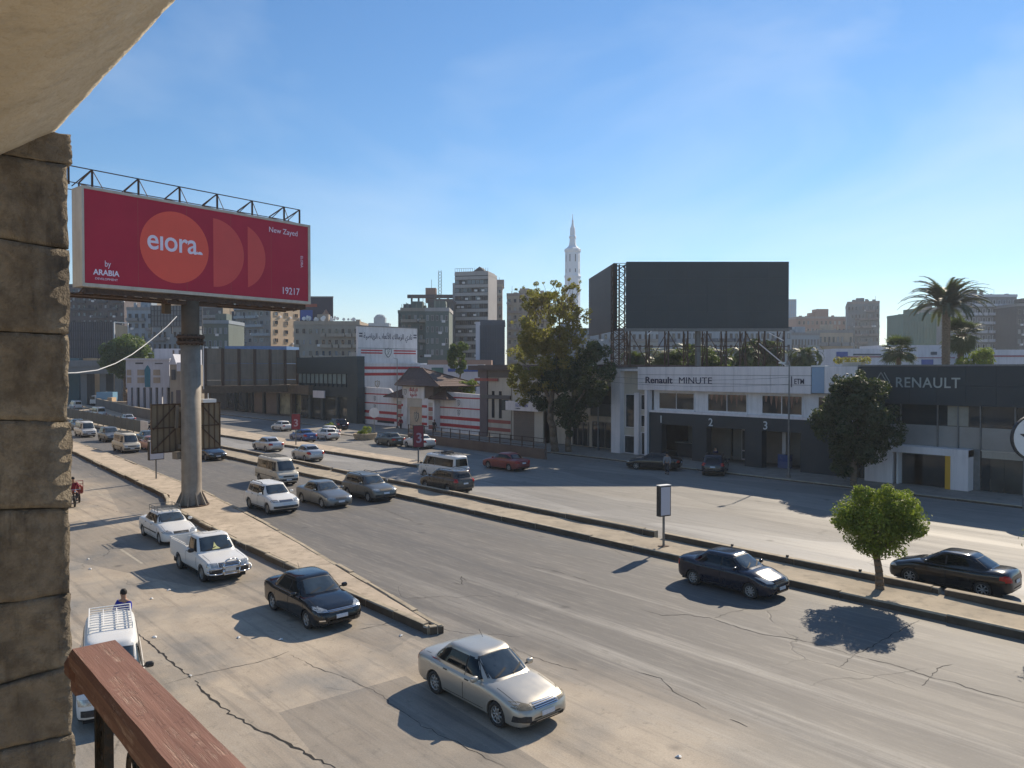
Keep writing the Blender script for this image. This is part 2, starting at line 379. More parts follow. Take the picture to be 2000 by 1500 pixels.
kerb_run(island, [p for p in ISL_R if p[0] > -110], .22, .27, 2.0, seed=5, zj=.03, yj=.04, inner=-1)
# central median: earth between a near kerb and a taller far parapet of cast lengths
mb = MB(); xs = [-260 + i*1.5 for i in range(197)]
rnd = random.Random(5)
vs = []; fs = []
for i, x in enumerate(xs):
    for j, y in enumerate((28.5, 28.95, 29.5, 30.1, 30.7)):
        vs.append((x, y, .20 + rnd.uniform(-.03, .05)))
for i in range(len(xs)-1):
    for j in range(4): a = i*5+j; fs.append((a, a+5, a+6, a+1))
mb.add(vs, fs); median = struct('median', mb, M['dirt'], True)
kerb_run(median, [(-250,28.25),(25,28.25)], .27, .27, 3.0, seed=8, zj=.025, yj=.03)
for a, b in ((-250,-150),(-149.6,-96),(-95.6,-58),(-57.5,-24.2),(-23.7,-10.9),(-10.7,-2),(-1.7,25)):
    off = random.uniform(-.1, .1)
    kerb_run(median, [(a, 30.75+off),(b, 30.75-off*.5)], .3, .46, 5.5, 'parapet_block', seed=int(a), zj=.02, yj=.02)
# separator on the far side and the pavement in front of the shops
mb = MB(); xs = [-240 + i*2 for i in range(93)]
rough_box_strip(mb, [(x, 37.2 + max(0, (x+100))*.027) for x in xs], [(x, 40.4+ max(0, (-70-x))*.03) for x in xs], .22, 9)
sep = struct('far_kerb_strip', mb, M['island'])
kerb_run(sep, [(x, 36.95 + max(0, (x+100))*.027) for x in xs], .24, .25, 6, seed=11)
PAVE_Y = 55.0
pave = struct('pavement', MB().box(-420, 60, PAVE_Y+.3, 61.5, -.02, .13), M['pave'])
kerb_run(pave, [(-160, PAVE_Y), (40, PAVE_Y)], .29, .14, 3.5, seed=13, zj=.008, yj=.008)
struct('earth_verge', MB().add([(-420,-14,-.01),(90,-14,-.01),(90,-1.8,.01),(-420,-1.8,.01)], [(0,1,2,3)]), M['dirt'])
struct('forecourt', MB().box(-108, -72.2, 50.0, PAVE_Y, -.02, .10), M['pave'])

# cracks in the road surface: narrow gaping strips
M['crack'] = pm('crack_filth', (.022, .02, .018), .95, var=.3, scale=5, bump=0, world=True)
M['litter'] = pm('litter_paper', (.7, .69, .66), .8, var=.1)
def crack(pix, w, seed, name='crack'):
    rnd = random.Random(seed); pts = [G(*p) for p in pix]; q = []
    for a, b in zip(pts, pts[1:]):
        k = max(2, int((b-a).length/.16))
        for i in range(k):
            p = a.lerp(b, i/k); q.append(p + Vector((rnd.gauss(0, .026), rnd.gauss(0, .026), 0)))
    q.append(pts[-1]); vs = []; fs = []; n = len(q)
    for i, p in enumerate(q):
        d = (q[min(i+1, n-1)]-q[max(i-1, 0)]).normalized(); nn = Vector((-d.y, d.x, 0))
        e = min(i, n-1-i)/n*2; ww = w*(.35+.65*min(1, e*4))*rnd.uniform(.35, 1.25)
        vs += [tuple(p+nn*ww/2+Vector((0,0,.006))), tuple(p-nn*ww/2+Vector((0,0,.006)))]
    for i in range(n-1): fs.append((2*i, 2*i+1, 2*i+3, 2*i+2))
    MB().add(vs, fs).build(name, M['crack'], road)
CR = [([(268,1237),(300,1262),(330,1290),(352,1308),(372,1325)],.10),([(380,1330),(410,1362),(450,1393),(500,1425),(540,1440),(580,1462),(655,1500)],.11),
 ([(318,1338),(372,1322),(430,1309),(480,1298),(520,1290),(565,1272)],.04),([(565,1278),(620,1305),(680,1325),(740,1355),(790,1395),(850,1430),(930,1470),(990,1500)],.028),
 ([(700,1230),(738,1222),(770,1214)],.05),([(1250,1190),(1292,1202),(1340,1200),(1395,1209),(1440,1225),(1480,1237),(1560,1250),(1620,1265),(1668,1280)],.05),
 ([(1395,1209),(1430,1194),(1475,1188)],.035),([(1668,1280),(1712,1258),(1745,1238),(1795,1212)],.045),([(1668,1280),(1750,1300),(1815,1322),(1862,1333),(1910,1350),(2000,1372)],.05),
 ([(1815,1322),(1835,1303),(1860,1298)],.035),([(1668,1282),(1640,1302)],.03),([(1800,1340),(1815,1324)],.03),
 ([(1240,1310),(1290,1325),(1315,1350),(1350,1368),(1380,1385)],.045),([(1430,1405),(1460,1420)],.05),([(730,990),(770,1003),(815,1022)],.05),
 ([(880,1138),(905,1142),(900,1126),(912,1135)],.045),([(1120,1045),(1180,1065),(1230,1090)],.03),([(1000,1100),(1060,1110),(1110,1122),(1160,1140)],.03),
 ([(140,975),(200,990),(240,1003),(330,985)],.03),([(1000,1265),(1060,1290),(1130,1310)],.03)]
for i, (p, w) in enumerate(CR): crack(p, w*.62, 40+i)
rnd = random.Random(2)
for px, py in [(302,1245),(372,1321),(466,1246),(548,1250),(783,1242),(1325,1479),(172,1093),(176,1112),(330,1153),(188,914),(212,912),(296,1170),(368,1020),(385,1030),(870,1285),(262,1400)]:
    p = G(px, py); s = rnd.uniform(.05, .10); a = rnd.uniform(0, 3)
    m = MB(Matrix.Translation(p) @ Matrix.Rotation(a, 4, 'Z')).add([(-s,-s*.6,.012),(s*.4,-s*.7,.03),(s,0,.015),(s*.6,s*.6,.035),(-s*.5,s*.6,.02),(0,0,.06)], [(0,1,5),(1,2,5),(2,3,5),(3,4,5),(4,0,5)])
    o = m.build('litter', M['litter']); tag(o, 'scrap of pale litter lying on the road surface', 'litter', 'scraps of litter on the road')
# lane dashes on the service road
M['lanepaint'] = pm('worn_lane_paint', (.40, .36, .29), .8, var=.3, scale=7, bump=.1, world=True, tint=(.25, .215, .165))
m = MB()
for a, b in (((236,1073),(278,1101)),((196,1012),(212,1022)),((176,953),(186,957)),((192,962),(202,968)),((208,971),(220,977)),((150,940),(160,944))):
    A = G(*a); B = G(*b); d = (B-A).normalized(); n = Vector((-d.y, d.x, 0))*.06
    m.add([tuple(v+Vector((0,0,.004))) for v in (A-n, B-n, B+n, A+n)], [(0,1,2,3)])
o = m.build('lane_marking', M['lanepaint'], road)

# ============================================================ THE BALCONY WE STAND ON
BX = -2.49
# stone pier at the left: courses of rough ashlar, each block its own object
def rough_block(x0, x1, y0, y1, z0, z1, seed, cut=5, amp=.010, s0=0, s1=0):
    bm = bmesh.new(); bmesh.ops.create_cube(bm, size=1)
    bmesh.ops.subdivide_edges(bm, edges=bm.edges[:], cuts=cut, use_grid_fill=True)
    rnd = random.Random(seed)
    from mathutils import noise
    for v in bm.verts:
        p = Vector((x0+(v.co.x+.5)*(x1-x0), y0+(v.co.y+.5)*(y1-y0), z0+(v.co.z+.5)*(z1-z0)))
        p.z += ((v.co.z+.5)*s1 + (.5-v.co.z)*s0)*(p.y-.42)
        e = sum(1 for k in range(3) if abs(abs(v.co[k])-.5) < 1e-4)
        q = p*9 + Vector((seed*3.1, 0, 0)); nv = noise.noise_vector(q) + noise.noise_vector(p*31)*.6
        p += nv*amp
        if e >= 2: p += .5*Vector((-(1 if v.co.x > 0 else -1), -(1 if v.co.y > 0 else -1), -(1 if v.co.z > 0 else -1)))*.0035*rnd.uniform(.0, 1.6)
        v.co = p
    me = bpy.data.meshes.new('stone'); bm.to_mesh(me); bm.free()
    me.polygons.foreach_set('use_smooth', [True]*len(me.polygons)); me.materials.append(M['stone']); return me
pier = thing('stone_pier', 'rough brown limestone pier beside the balcony opening', 'stone pier', (BX, .3, EYE-1.7))
ORG = Vector((BX, .3, EYE-1.7))
zs = [.67]; 
zc = []
ys_px = [318, 480, 652, 822, 990, 1163, 1310, 1440]
for y in ys_px: zc.append(onX(110, y, BX).z)
SLP = [0]+[random.uniform(-.09, .09) for _ in range(30)]
zc = [EYE + .675] + zc + [zc[-1]-.26*k for k in range(1, 9)]
seed = 10
for k in range(len(zc)-1):
    z1, z0 = zc[k]-.0007, zc[k+1]+.0007
    ytop = .50 + (.012 if k == 0 else random.uniform(-.006, .006))
    split = .5 - (.19, .36, .52, .24, .45, .3, .5, .22)[k % 8]
    ysp = [(-.9, split), (split+.006, ytop)] if k not in (2, 4) else [(-.9, ytop)]
    for y0, y1 in ysp:
        me = rough_block(BX-.5, BX+random.uniform(-.004, .006), y0, y1, z0, z1, seed, 13 if y1 > .4 else 6, .0045, SLP[k+1], SLP[k]); seed += 1
        me.transform(Matrix.Translation(-ORG)); link('stone', me, pier)
MB().box(-.49, -.02, -1.2, .188, -3.2, 2.36).build('mortar_core', M['stone'], pier)
# plastered vault edge overhead (its profile drops towards the room)
prof = [(.470,.672),(.474,.75),(.474,1.6),(-2.2,1.6),(-2.2,.40),(-1,.42),(-.3,.455),(-.05,.478),(.10,.505),(.20,.53),(.27,.55),(.33,.578),(.385,.615),(.43,.648),(.455,.664)]
bm = bmesh.new(); nx = 150; rows = []
from mathutils import noise as mnoise
def resample(pf, d):
    out = []
    for (a, b), (c, e) in zip(pf, pf[1:]+pf[:1]):
        k = max(1, int(math.hypot(c-a, e-b)/d)) if abs(a) < .5 and abs(c) < .5 and b < .8 and e < .8 else 1
        for i in range(k): out.append((a+(c-a)*i/k, b+(e-b)*i/k))
    return out
prof2 = resample(prof, .03)
for i in range(nx+1):
    x = -2.7 + 5.2*i/nx; row = []
    for y, z in prof2:
        n = mnoise.noise(Vector((x*6, y*6, z*6)))*.006 + mnoise.noise(Vector((x*22, y*22, z*22)))*.004
        if z < .76 and y > .4: n += mnoise.noise(Vector((x*40, 1, 1)))*.007
        row.append(bm.verts.new((x, y + n, z + n)))
    rows.append(row)
K = len(prof2)
for i in range(nx):
    for j in range(K): bm.faces.new((rows[i][j], rows[i][(j+1) % K], rows[i+1][(j+1) % K], rows[i+1][j]))
bm.faces.new(rows[0][::-1]); bm.faces.new(rows[-1])
bmesh.ops.recalc_face_normals(bm, faces=bm.faces)
me = bpy.data.meshes.new('vault'); bm.to_mesh(me); bm.free(); me.materials.append(M['soffit'])
me.polygons.foreach_set('use_smooth', [True]*len(me.polygons))
o = link('ceiling_vault', me, loc=(0, 0, EYE)); o['kind'] = 'structure'
struct('balcony_floor', MB().box(-2.6, 3.0, -3.0, .42, EYE-1.78, EYE-1.6), M['soffit'])
struct('building_wall', MB().box(-2.7, 4.0, -3.3, .36, 0, EYE-1.79), M['cream'])
struct('room_wall', MB().box(-2.6, 3.0, -3.3, -3.02, EYE-1.6, EYE+.4), M['cream'])
# wooden handrail with scroll iron below
RZ = EYE - .605
rail = thing('balcony_railing', 'weathered red brown wooden handrail on black scrolled iron balusters', 'railing', (-1.9, .42, RZ))
prf = [(-.052,-.012),(-.045,0),(.040,0),(.047,-.012),(.047,-.034),(.034,-.046),(.034,-.075),(-.040,-.075),(-.040,-.046),(-.052,-.034)]
def hand(x0, x1, name, seed, dy=0, dz=0):
    bm = bmesh.new(); n = int((x1-x0)/.03)+1; rw = []
    for i in range(n+1):
        x = x0+(x1-x0)*i/n
        rw.append([bm.verts.new((x, y+dy+mnoise.noise(Vector((x*12, y*40, seed)))*.0012, z+dz+mnoise.noise(Vector((x*9, z*50, seed+4)))*.0012)) for y, z in prf])
    k = len(prf)
    for i in range(n):
        for j in range(k): bm.faces.new((rw[i][j], rw[i][(j+1) % k], rw[i+1][(j+1) % k], rw[i+1][j]))
    bm.faces.new(rw[0]); bm.faces.new(rw[-1][::-1]); bmesh.ops.recalc_face_normals(bm, faces=bm.faces)
    me = bpy.data.meshes.new(name); bm.to_mesh(me); bm.free(); me.materials.append(M['wood']); return link(name, me, rail)
hand(.03, .80, 'rail_board', 1); hand(.803, 3.4, 'rail_board', 2, .004, .0015)
hand(-.015, .028, 'end_block', 3, 0, -.03)
m = MB().box(.02, 3.4, -.022, .012, -.088, -.076); m.box(.10, 3.4, -.016, .006, -.40, -.388); m.box(.10, 3.4, -.016, .006, -.99, -.975); m.build('iron_bar', M['iron'], rail)
for x in (.085, .15):
    MB().box(x-.008, x+.008, -.014, .004, -.99, -.085).build('baluster', M['iron'], rail)
def scroll(cx, cz, s, flip):
    m = MB(); pts = []
    for i in range(26):
        t = i/25*2*math.pi*1.35; r = s*(1-.72*i/25); pts.append((cx+flip*r*math.sin(t), -.005, cz+r*math.cos(t)*1.7))
    for a, b in zip(pts, pts[1:]): m.bar(a, b, .007, .011)
    m.build('scroll', M['iron'], rail)
scroll(.1175, -.145, .022, 1); scroll(.1175, -.20, .022, -1); scroll(.1175, -.26, .022, 1); scroll(.1175, -.32, .022, -1)
for k in range(1, 9):
    x = .15 + k*.36; MB().box(x-.011, x+.011, -.016, .006, -.99, -.085).build('baluster', M['iron'], rail)
    scroll(x-.18, -.17, .05, 1); scroll(x-.18, -.30, .05, -1)

# ============================================================ LETTERING
def text(body, size, mat, parent, loc, rot=(math.pi/2, 0, 0), extrude=.01, bold=0, align='LEFT', name='lettering', sx=1, space=1):
    c = bpy.data.curves.new('t', 'FONT'); c.body = body; c.size = size; c.extrude = extrude; c.offset = bold
    c.align_x = align; c.space_character = space; c.resolution_u = 4
    o = bpy.data.objects.new('t', c); COL.objects.link(o)
    me = bpy.data.meshes.new_from_object(o.evaluated_get(bpy.context.evaluated_depsgraph_get()))
    bpy.data.objects.remove(o); bpy.data.curves.remove(c)
    me.materials.clear(); me.materials.append(mat)
    return link(name, me, parent, loc, rot, (sx, 1, 1))
AR = {'ا':('\ufe8d','\ufe8e'),'ل':('\ufedd','\ufede','\ufedf','\ufee0'),'ن':('\ufee5','\ufee6','\ufee7','\ufee8'),'د':('\ufea9','\ufeaa'),'ي':('\ufef1','\ufef2','\ufef3','\ufef4'),
 'ز':('\ufeaf','\ufeb0'),'م':('\ufee1','\ufee2','\ufee3','\ufee4'),'ك':('\ufed9','\ufeda','\ufedb','\ufedc'),'ع':('\ufec9','\ufeca','\ufecb','\ufecc'),'ب':('\ufe8f','\ufe90','\ufe91','\ufe92'),
 'ر':('\ufead','\ufeae'),'ض':('\ufebd','\ufebe','\ufebf','\ufec0'),'ة':('\ufe93','\ufe94'),'أ':('\ufe83','\ufe84'),'ه':('\ufee9','\ufeea','\ufeeb','\ufeec'),'و':('\ufeed','\ufeee'),'س':('\ufeb1','\ufeb2','\ufeb3','\ufeb4'),'ش':('\ufeb5','\ufeb6','\ufeb7','\ufeb8'),'ت':('\ufe95','\ufe96','\ufe97','\ufe98'),'ق':('\ufed5','\ufed6','\ufed7','\ufed8'),'~':('\ufef7','\ufef8')}
def arabic(s):
    out = []; s = s.replace('لأ', '~')
    for i, ch in enumerate(s):
        if ch not in AR: out.append(ch); continue
        prev = i > 0 and s[i-1] in AR and len(AR[s[i-1]]) == 4
        nxt = i+1 < len(s) and s[i+1] in AR and len(AR[ch]) == 4
        f = AR[ch]; out.append(f[3] if prev and nxt else f[1] if prev else f[2] if nxt else f[0])
    return ''.join(reversed(out))

# ============================================================ THE ROADSIDE BILLBOARD
BA = Vector((-46.75, 10.05)); BB = Vector((-49.35, 24.70)); BYAW = math.atan2((BB-BA).y, (BB-BA).x); BL = (BB-BA).length
bill = thing('billboard', 'large red billboard with orange circles raised on a thick pole beside the road', 'billboard', (BA.x, BA.y, 13.15), BYAW)
BH = 5.42
t = NT('billboard_red'); c = t.coord('Object'); a = t.noise(c, .35, 4)
t.set(t.mix(t.ramp(a, .3, .7), (.42, .018, .048), (.50, .024, .056)), .55, 0, .3); M['bill_red'] = t.mat
M['bill_or'] = pm('billboard_orange', (.88, .11, .07), .55, var=.06, scale=.4, bump=0)
M['bill_or2'] = pm('billboard_dusky_orange', (.70, .085, .075), .55, var=.06, scale=.4, bump=0)
M['bill_wh'] = pm('billboard_lilac', (.86, .78, .90), .55, var=.05, bump=0)
fr = .17
MB().box(0, BL, .02, 1.25, 0, BH).build('case', M['boardframe'], bill)
m = MB(); m.box(-.02, BL+.02, -.06, .018, -.02, fr); m.box(-.02, BL+.02, -.06, .018, BH-fr*.8, BH+.02); m.box(-.02, .10, -.06, .018, fr, BH-fr*.8); m.box(BL-fr, BL+.02, -.06, .018, fr, BH-fr*.8)
m.build('frame', M['boardframe'], bill)
MB().box(.1, BL-fr, -.02, .015, fr, BH-fr*.8).build('poster', M['bill_red'], bill)
m = MB()
for k in range(1, 5): m.box(.1+k*(BL-fr-.1)/5-.008, .1+k*(BL-fr-.1)/5+.008, -.0225, -.019, fr, BH-fr*.8)
m.build('poster_seams', M['fadedred'], bill)
# proportions read off the printed sheet, 0..1 across and up
def bx(u): return .1 + u*(BL-fr-.1)
def disc(cx, cz, r, t0, t1, mat, y):
    n = 48; pts = [(cx + r*math.sin(t0+(t1-t0)*i/n), cz + r*math.cos(t0+(t1-t0)*i/n)) for i in range(n+1)]
    MB().add([(x, y, z) for x, z in pts], [tuple(range(n, -1, -1))]).build('print_circle', mat, bill)
def persp(px):          # picture column to distance along the board
    a = (px-1000)/FO; rx, ry = toW(a, 1)
    A = BA; d = (BB-BA)/BL; det = rx*(-d.y)+ry*d.x; k = (A.x*(-d.y)+A.y*d.x)/det
    q = Vector((rx*k, ry*k)); return (q-A).dot(d)
c0 = persp(275); c1 = persp(409); R_ = (c1-c0)/2; zc_ = BH*.50
disc((c0+c1)/2, zc_, R_, 0, 2*math.pi, M['bill_or'], -.026)
disc(persp(418), zc_, R_, 0, math.pi, M['bill_or2'], -.026)
x3 = persp(485); w3 = persp(519.5)-x3; k3 = .52
r3 = R_; n3 = 40; off = r3 - w3; hm = math.acos(off/r3)
pts = [(x3 - off + r3*math.cos(-hm+2*hm*i/n3), zc_ + r3*math.sin(-hm+2*hm*i/n3)) for i in range(n3+1)]
MB().add([(x, -.026, z) for x, z in pts], [tuple(range(n3+1))]).build('print_circle', M['bill_or2'], bill)
text('e\u0131ora', 1.72, M['bill_wh'], bill, (persp(288), -.032, BH*.455), extrude=.002, bold=.020, sx=(persp(386)-persp(288))/(1.72*2.22)*1.12, space=.97)
disc(persp(392), BH*.455, .17, -math.pi/2, math.pi/2, M['bill_wh'], -.032)
text('New Zayed', .50, M['bill_wh'], bill, (persp(526), -.03, BH*.838), extrude=.002, sx=(persp(586)-persp(526))/(.5*5.05))
text('19217', .66, M['bill_wh'], bill, (persp(550), -.03, BH*.10), extrude=.002, sx=(persp(589)-persp(550))/(.66*2.75))
text('by', .48, M['bill_wh'], bill, (persp(206), -.03, BH*.215), extrude=.002, sx=.75)
text('ARABIA', .42, M['bill_wh'], bill, (persp(184), -.03, BH*.125), extrude=.002, bold=.012, sx=(persp(241)-persp(184))/(.42*3.9))
text('DEVELOPMENT', .17, M['bill_wh'], bill, (persp(187), -.03, BH*.075), extrude=.002, sx=(persp(239)-persp(187))/(.17*8.0))
text('ELORA', .26, M['bill_wh'], bill, (persp(588), -.03, BH*.60), rot=(math.pi/2, math.pi/2, 0), extrude=.002)
# open steel lamp brackets along the top, walkway behind and beneath
def frame_x(px): return persp(px)
rail_t = MB()
for px in (141, 187, 277, 357, 430, 498, 560, 590):
    x = frame_x(px); m = MB()
    h = 1.0
    m.bar((x, .2, BH), (x, .2, BH+h), .09); m.bar((x, 1.9, BH-.1), (x, 1.9, BH+h*.55), .07)
    m.bar((x, .2, BH+h), (x, 1.9, BH+h*.55), .06); m.bar((x-.02, .2, BH+h), (x-.9, .6, BH), .05); m.bar((x, 1.9, BH+.5), (x, .25, BH+.05), .05)
    if px > 150 and px < 570: m.bar((x, .2, BH+h), (x+1.0, .9, BH), .035)
    m.build('lamp_bracket', M['rust'], bill)
m = MB(); xa, xb = frame_x(141), frame_x(591)
m.bar((xa, .2, BH+1.0), (xb, .2, BH+1.0), .05); m.bar((xa, 1.9, BH+.52), (xb, 1.9, BH+.52), .045); m.bar((xa, 1.9, BH+.1), (xb, 1.9, BH+.1), .04)
m.build('top_rail', M['rust'], bill)
m = MB()
m.box(-.35, BL-.4, 1.0, 2.0, -.42, -.30); m.box(.1, BL-.3, .1, .22, -.36, -.06); m.box(-.5, BL-.6, 1.9, 2.0, -.5, -.3)
for i in range(17): x = .1+i*(BL-.5)/16; m.bar((x, .15, -.1), (x+.4, 1.95, -.4), .06); m.bar((x, .15, -.34), (x+.02, 1.9, -.36), .09)
m.bar((-.3, 1.6, -.4), (-.3, 1.6, BH+1.2), .12); m.bar((-.32, 2.0, -.4), (-.32, 2.0, BH+.4), .09)
m.build('walkway', M['rust'], bill)
hook = persp(347)
MB().box(hook-.2, hook+.2, 1.1, 1.5, -1.15, -.4).build('control_box', M['polebrown'], bill)
# the pole
px_c = persp(383)
inv = Matrix.Translation((BA.x, BA.y, 0)) @ Matrix.Rotation(BYAW, 4, 'Z')
pole = thing('billboard_pole', 'thick steel pole carrying the red billboard, rusty collar halfway up', 'pole', inv @ Vector((px_c, .62, 0)), BYAW)
n = 16
MB().lathe([(.66,.25),(.60,.3),(.585,2),(.575,10.3),(0,10.3)], n).build('lower_shaft', M['polepaint'], pole, True)
MB().lathe([(.525,10.5),(.525,12.8),(0,12.8)], n).build('upper_shaft', M['polebrown'], pole, True)
m = MB().lathe([(.58,10.15),(.82,10.2),(.82,10.32),(.60,10.34),(.60,10.5),(.82,10.52),(.82,10.66),(.54,10.7)], 20)
for i in range(16): a = i*math.pi/8; m.box(.70*math.cos(a)-.04, .70*math.cos(a)+.04, .70*math.sin(a)-.04, .70*math.sin(a)+.04, 10.1, 10.75)
m.build('flange_collar', M['rust'], pole)
m = MB()
for i in range(10):
    a = i*2*math.pi/10 + .2; c, s = math.cos(a), math.sin(a); t = .03
    m.add([(.57*c-t*s, .57*s+t*c, .25),(1.0*c-t*s, 1.0*s+t*c, .25),(.585*c-t*s, .585*s+t*c, 1.15),(.57*c+t*s, .57*s-t*c, .25),(1.0*c+t*s, 1.0*s-t*c, .25),(.585*c+t*s, .585*s-t*c, 1.15)],
          [(0,1,2),(5,4,3),(0,3,4,1),(1,4,5,2)])
m.build('base_gussets', M['polepaint'], pole); 
MB().lathe([(1.02,.25),(1.02,.31),(.5,.31)], 20).build('base_plate', M['rust'], pole)
MB().box(-1.6, 1.6, -.35, .35, 12.55, 12.78).build('head_beam', M['rust'], pole)
# lower double board clamped to the pole, seen from behind
lb = thing('small_billboard', 'blank rusty back of a small billboard clamped low on the thick pole', 'billboard', pole.location + Vector((-.5, .15, 0)), BYAW)
q0 = G(302, 880).xy; 
m = MB(); m.box(-2.15, 2.35, .7, .78, 3.5, 6.5)
m.build('backing_sheet', pm('ribbed_back_sheet', (.24, .19, .125), .8, var=.22, scale=.7, bump=.1, streak=True, tint=(.13, .095, .06)), lb)
for i in range(13): x = -2.15+i*4.5/12; MB().box(x-.025, x+.025, .62, .70, 3.5, 6.5).build('rib', M['polebrown'], lb)
for z in (3.5, 5.0, 6.44): MB().box(-2.15, 2.35, .56, .62, z, z+.07).build('batten', M['rust'], lb)
for a, b in (((-2.1, 4.95),(-.7, 6.4)),((-2.1, 3.7),(-.7, 4.95)),((2.3, 4.95),(1.0, 6.4)),((2.3, 3.7),(1.0, 4.95))): MB().bar((a[0], .55, a[1]), (b[0], .55, b[1]), .06).build('brace', M['rust'], lb)
m = MB().box(-.55, .55, .35, .6, 3.7, 3.95); m.box(-.55, .55, .35, .6, 6.0, 6.25); m.box(-.95, -.6, -.1, .5, 3.1, 3.55); m.bar((-.7, .3, 6.4), (-.78, .3, 5.0), .16); m.build('clamp', M['polepaint'], lb)
m = MB().box(1.0, 1.9, .3, .9, 6.5, 6.72); m.bar((1.45, .5, 6.7), (1.45, .5, 7.1), .04); m.build('lamp_tray', M['white'], lb)
# ============================================================ VEHICLES
def curve(pts):
    """monotone cubic through control points"""
    xs = [p[0] for p in pts]; ys = [p[1] for p in pts]; n = len(xs)
    d = [(ys[i+1]-ys[i])/(xs[i+1]-xs[i]) for i in range(n-1)]
    m = [d[0]] + [0 if d[i-1]*d[i] <= 0 else 2*d[i-1]*d[i]/(d[i-1]+d[i]) for i in range(1, n-1)] + [d[-1]]
    def f(x):
        if x <= xs[0]: return ys[0]
        if x >= xs[-1]: return ys[-1]
        i = max(k for k in range(n-1) if xs[k] <= x); h = xs[i+1]-xs[i]; t = (x-xs[i])/h
        return (1+2*t)*(1-t)**2*ys[i] + t*(1-t)**2*h*m[i] + t*t*(3-2*t)*ys[i+1] + t*t*(t-1)*h*m[i+1]
    return f
def boolean(me, cutter, op='DIFFERENCE'):
    a = bpy.data.objects.new('a', me); b = bpy.data.objects.new('b', cutter); COL.objects.link(a); COL.objects.link(b)
    md = a.modifiers.new('x', 'BOOLEAN'); md.operation = op; md.object = b; md.solver = 'EXACT'
    out = bpy.data.meshes.new_from_object(a.evaluated_get(bpy.context.evaluated_depsgraph_get()))
    bpy.data.objects.remove(a); bpy.data.objects.remove(b); return out
def smooth_curve(pts, d=.06):
    f = curve(pts); lo, hi = pts[0][0], pts[-1][0]
    def g(x):
        k = max(0, min(d, (x-lo)/4.5, (hi-x)/4.5)); w = (1, 3, 5, 6, 6.5, 6, 5, 3, 1)
        return sum(w[i]*f(x+(i-4)*k) for i in range(9))/36.5
    return g
def body_mesh(s):
    L, Wd = s['L'], s['W']; zt = smooth_curve(s['deck']); zb = smooth_curve(s['sill']); e = s.get('round', .42); hw = Wd/2
    xs = sorted(set([-L/2+L*i/70 for i in range(71)] + [-L/2+.02, -L/2+.05, -L/2+.15, L/2-.02, L/2-.05, L/2-.15]))
    def wid(x):
        k = (abs(x)-(L/2-e))/e
        if k <= 0: return hw
        return hw*(.52 + .48*(1-min(1, k)**s.get('rp', 2.4))**(1/1.9))
    rings = []
    for x in xs:
        w = wid(x); t = zt(x); b = zb(x); sh = min(s.get('shoulder', .09), (t-b)*.35); z1 = t-sh; mid = b+(z1-b)*.55
        half = [(0,b),(w-.16,b),(w-.05,b+.03),(w-.015,b+.10),(w,mid),(w-.006,z1-.12 if z1-.12 > mid else mid+.01),(w-.022,z1-.03),(w-.055,z1+.01),(w-.15,z1+(t-z1)*.55),(w*.62,t-.008),(w*.3,t),(0,t+.003)]
        half = [(max(0, y), z) for y, z in half]
        ring = [(x,-y,z) for y, z in half] + [(x,y,z) for y, z in half[-2:0:-1]]
        rings.append(ring)
    n = len(rings[0]); vs = [v for r in rings for v in r]; fs = []
    for i in range(len(rings)-1):
        for j in range(n): fs.append((i*n+j, (i+1)*n+j, (i+1)*n+(j+1) % n, i*n+(j+1) % n))
    fs.append(tuple(range(n))[::-1] if False else tuple(range(n-1, -1, -1))); k = (len(rings)-1)*n; fs.append(tuple(range(k, k+n)))
    me = bpy.data.meshes.new('body'); me.from_pydata(vs, [], fs)
    bm = bmesh.new(); bm.from_mesh(me); bmesh.ops.recalc_face_normals(bm, faces=bm.faces); bm.to_mesh(me); bm.free()
    c = MB(); r = s['wr']*1.13
    for wx in s['wheels']:
        for sd in (-1, 1):
            y0, y1 = (hw-.30, hw+.2) if sd > 0 else (-hw-.2, -hw+.30)
            pts = [(wx+r*math.cos(2*math.pi*i/28), s['wr']+r*math.sin(2*math.pi*i/28)) for i in range(28)]
            c.prism_y(pts, y0, y1)
    for q in s.get('cuts', []): c.box(*q)
    cm = c.mesh('c', [])
    bm = bmesh.new(); bm.from_mesh(cm); bmesh.ops.recalc_face_normals(bm, faces=bm.faces); bm.to_mesh(cm); bm.free()
    return boolean(me, cm)
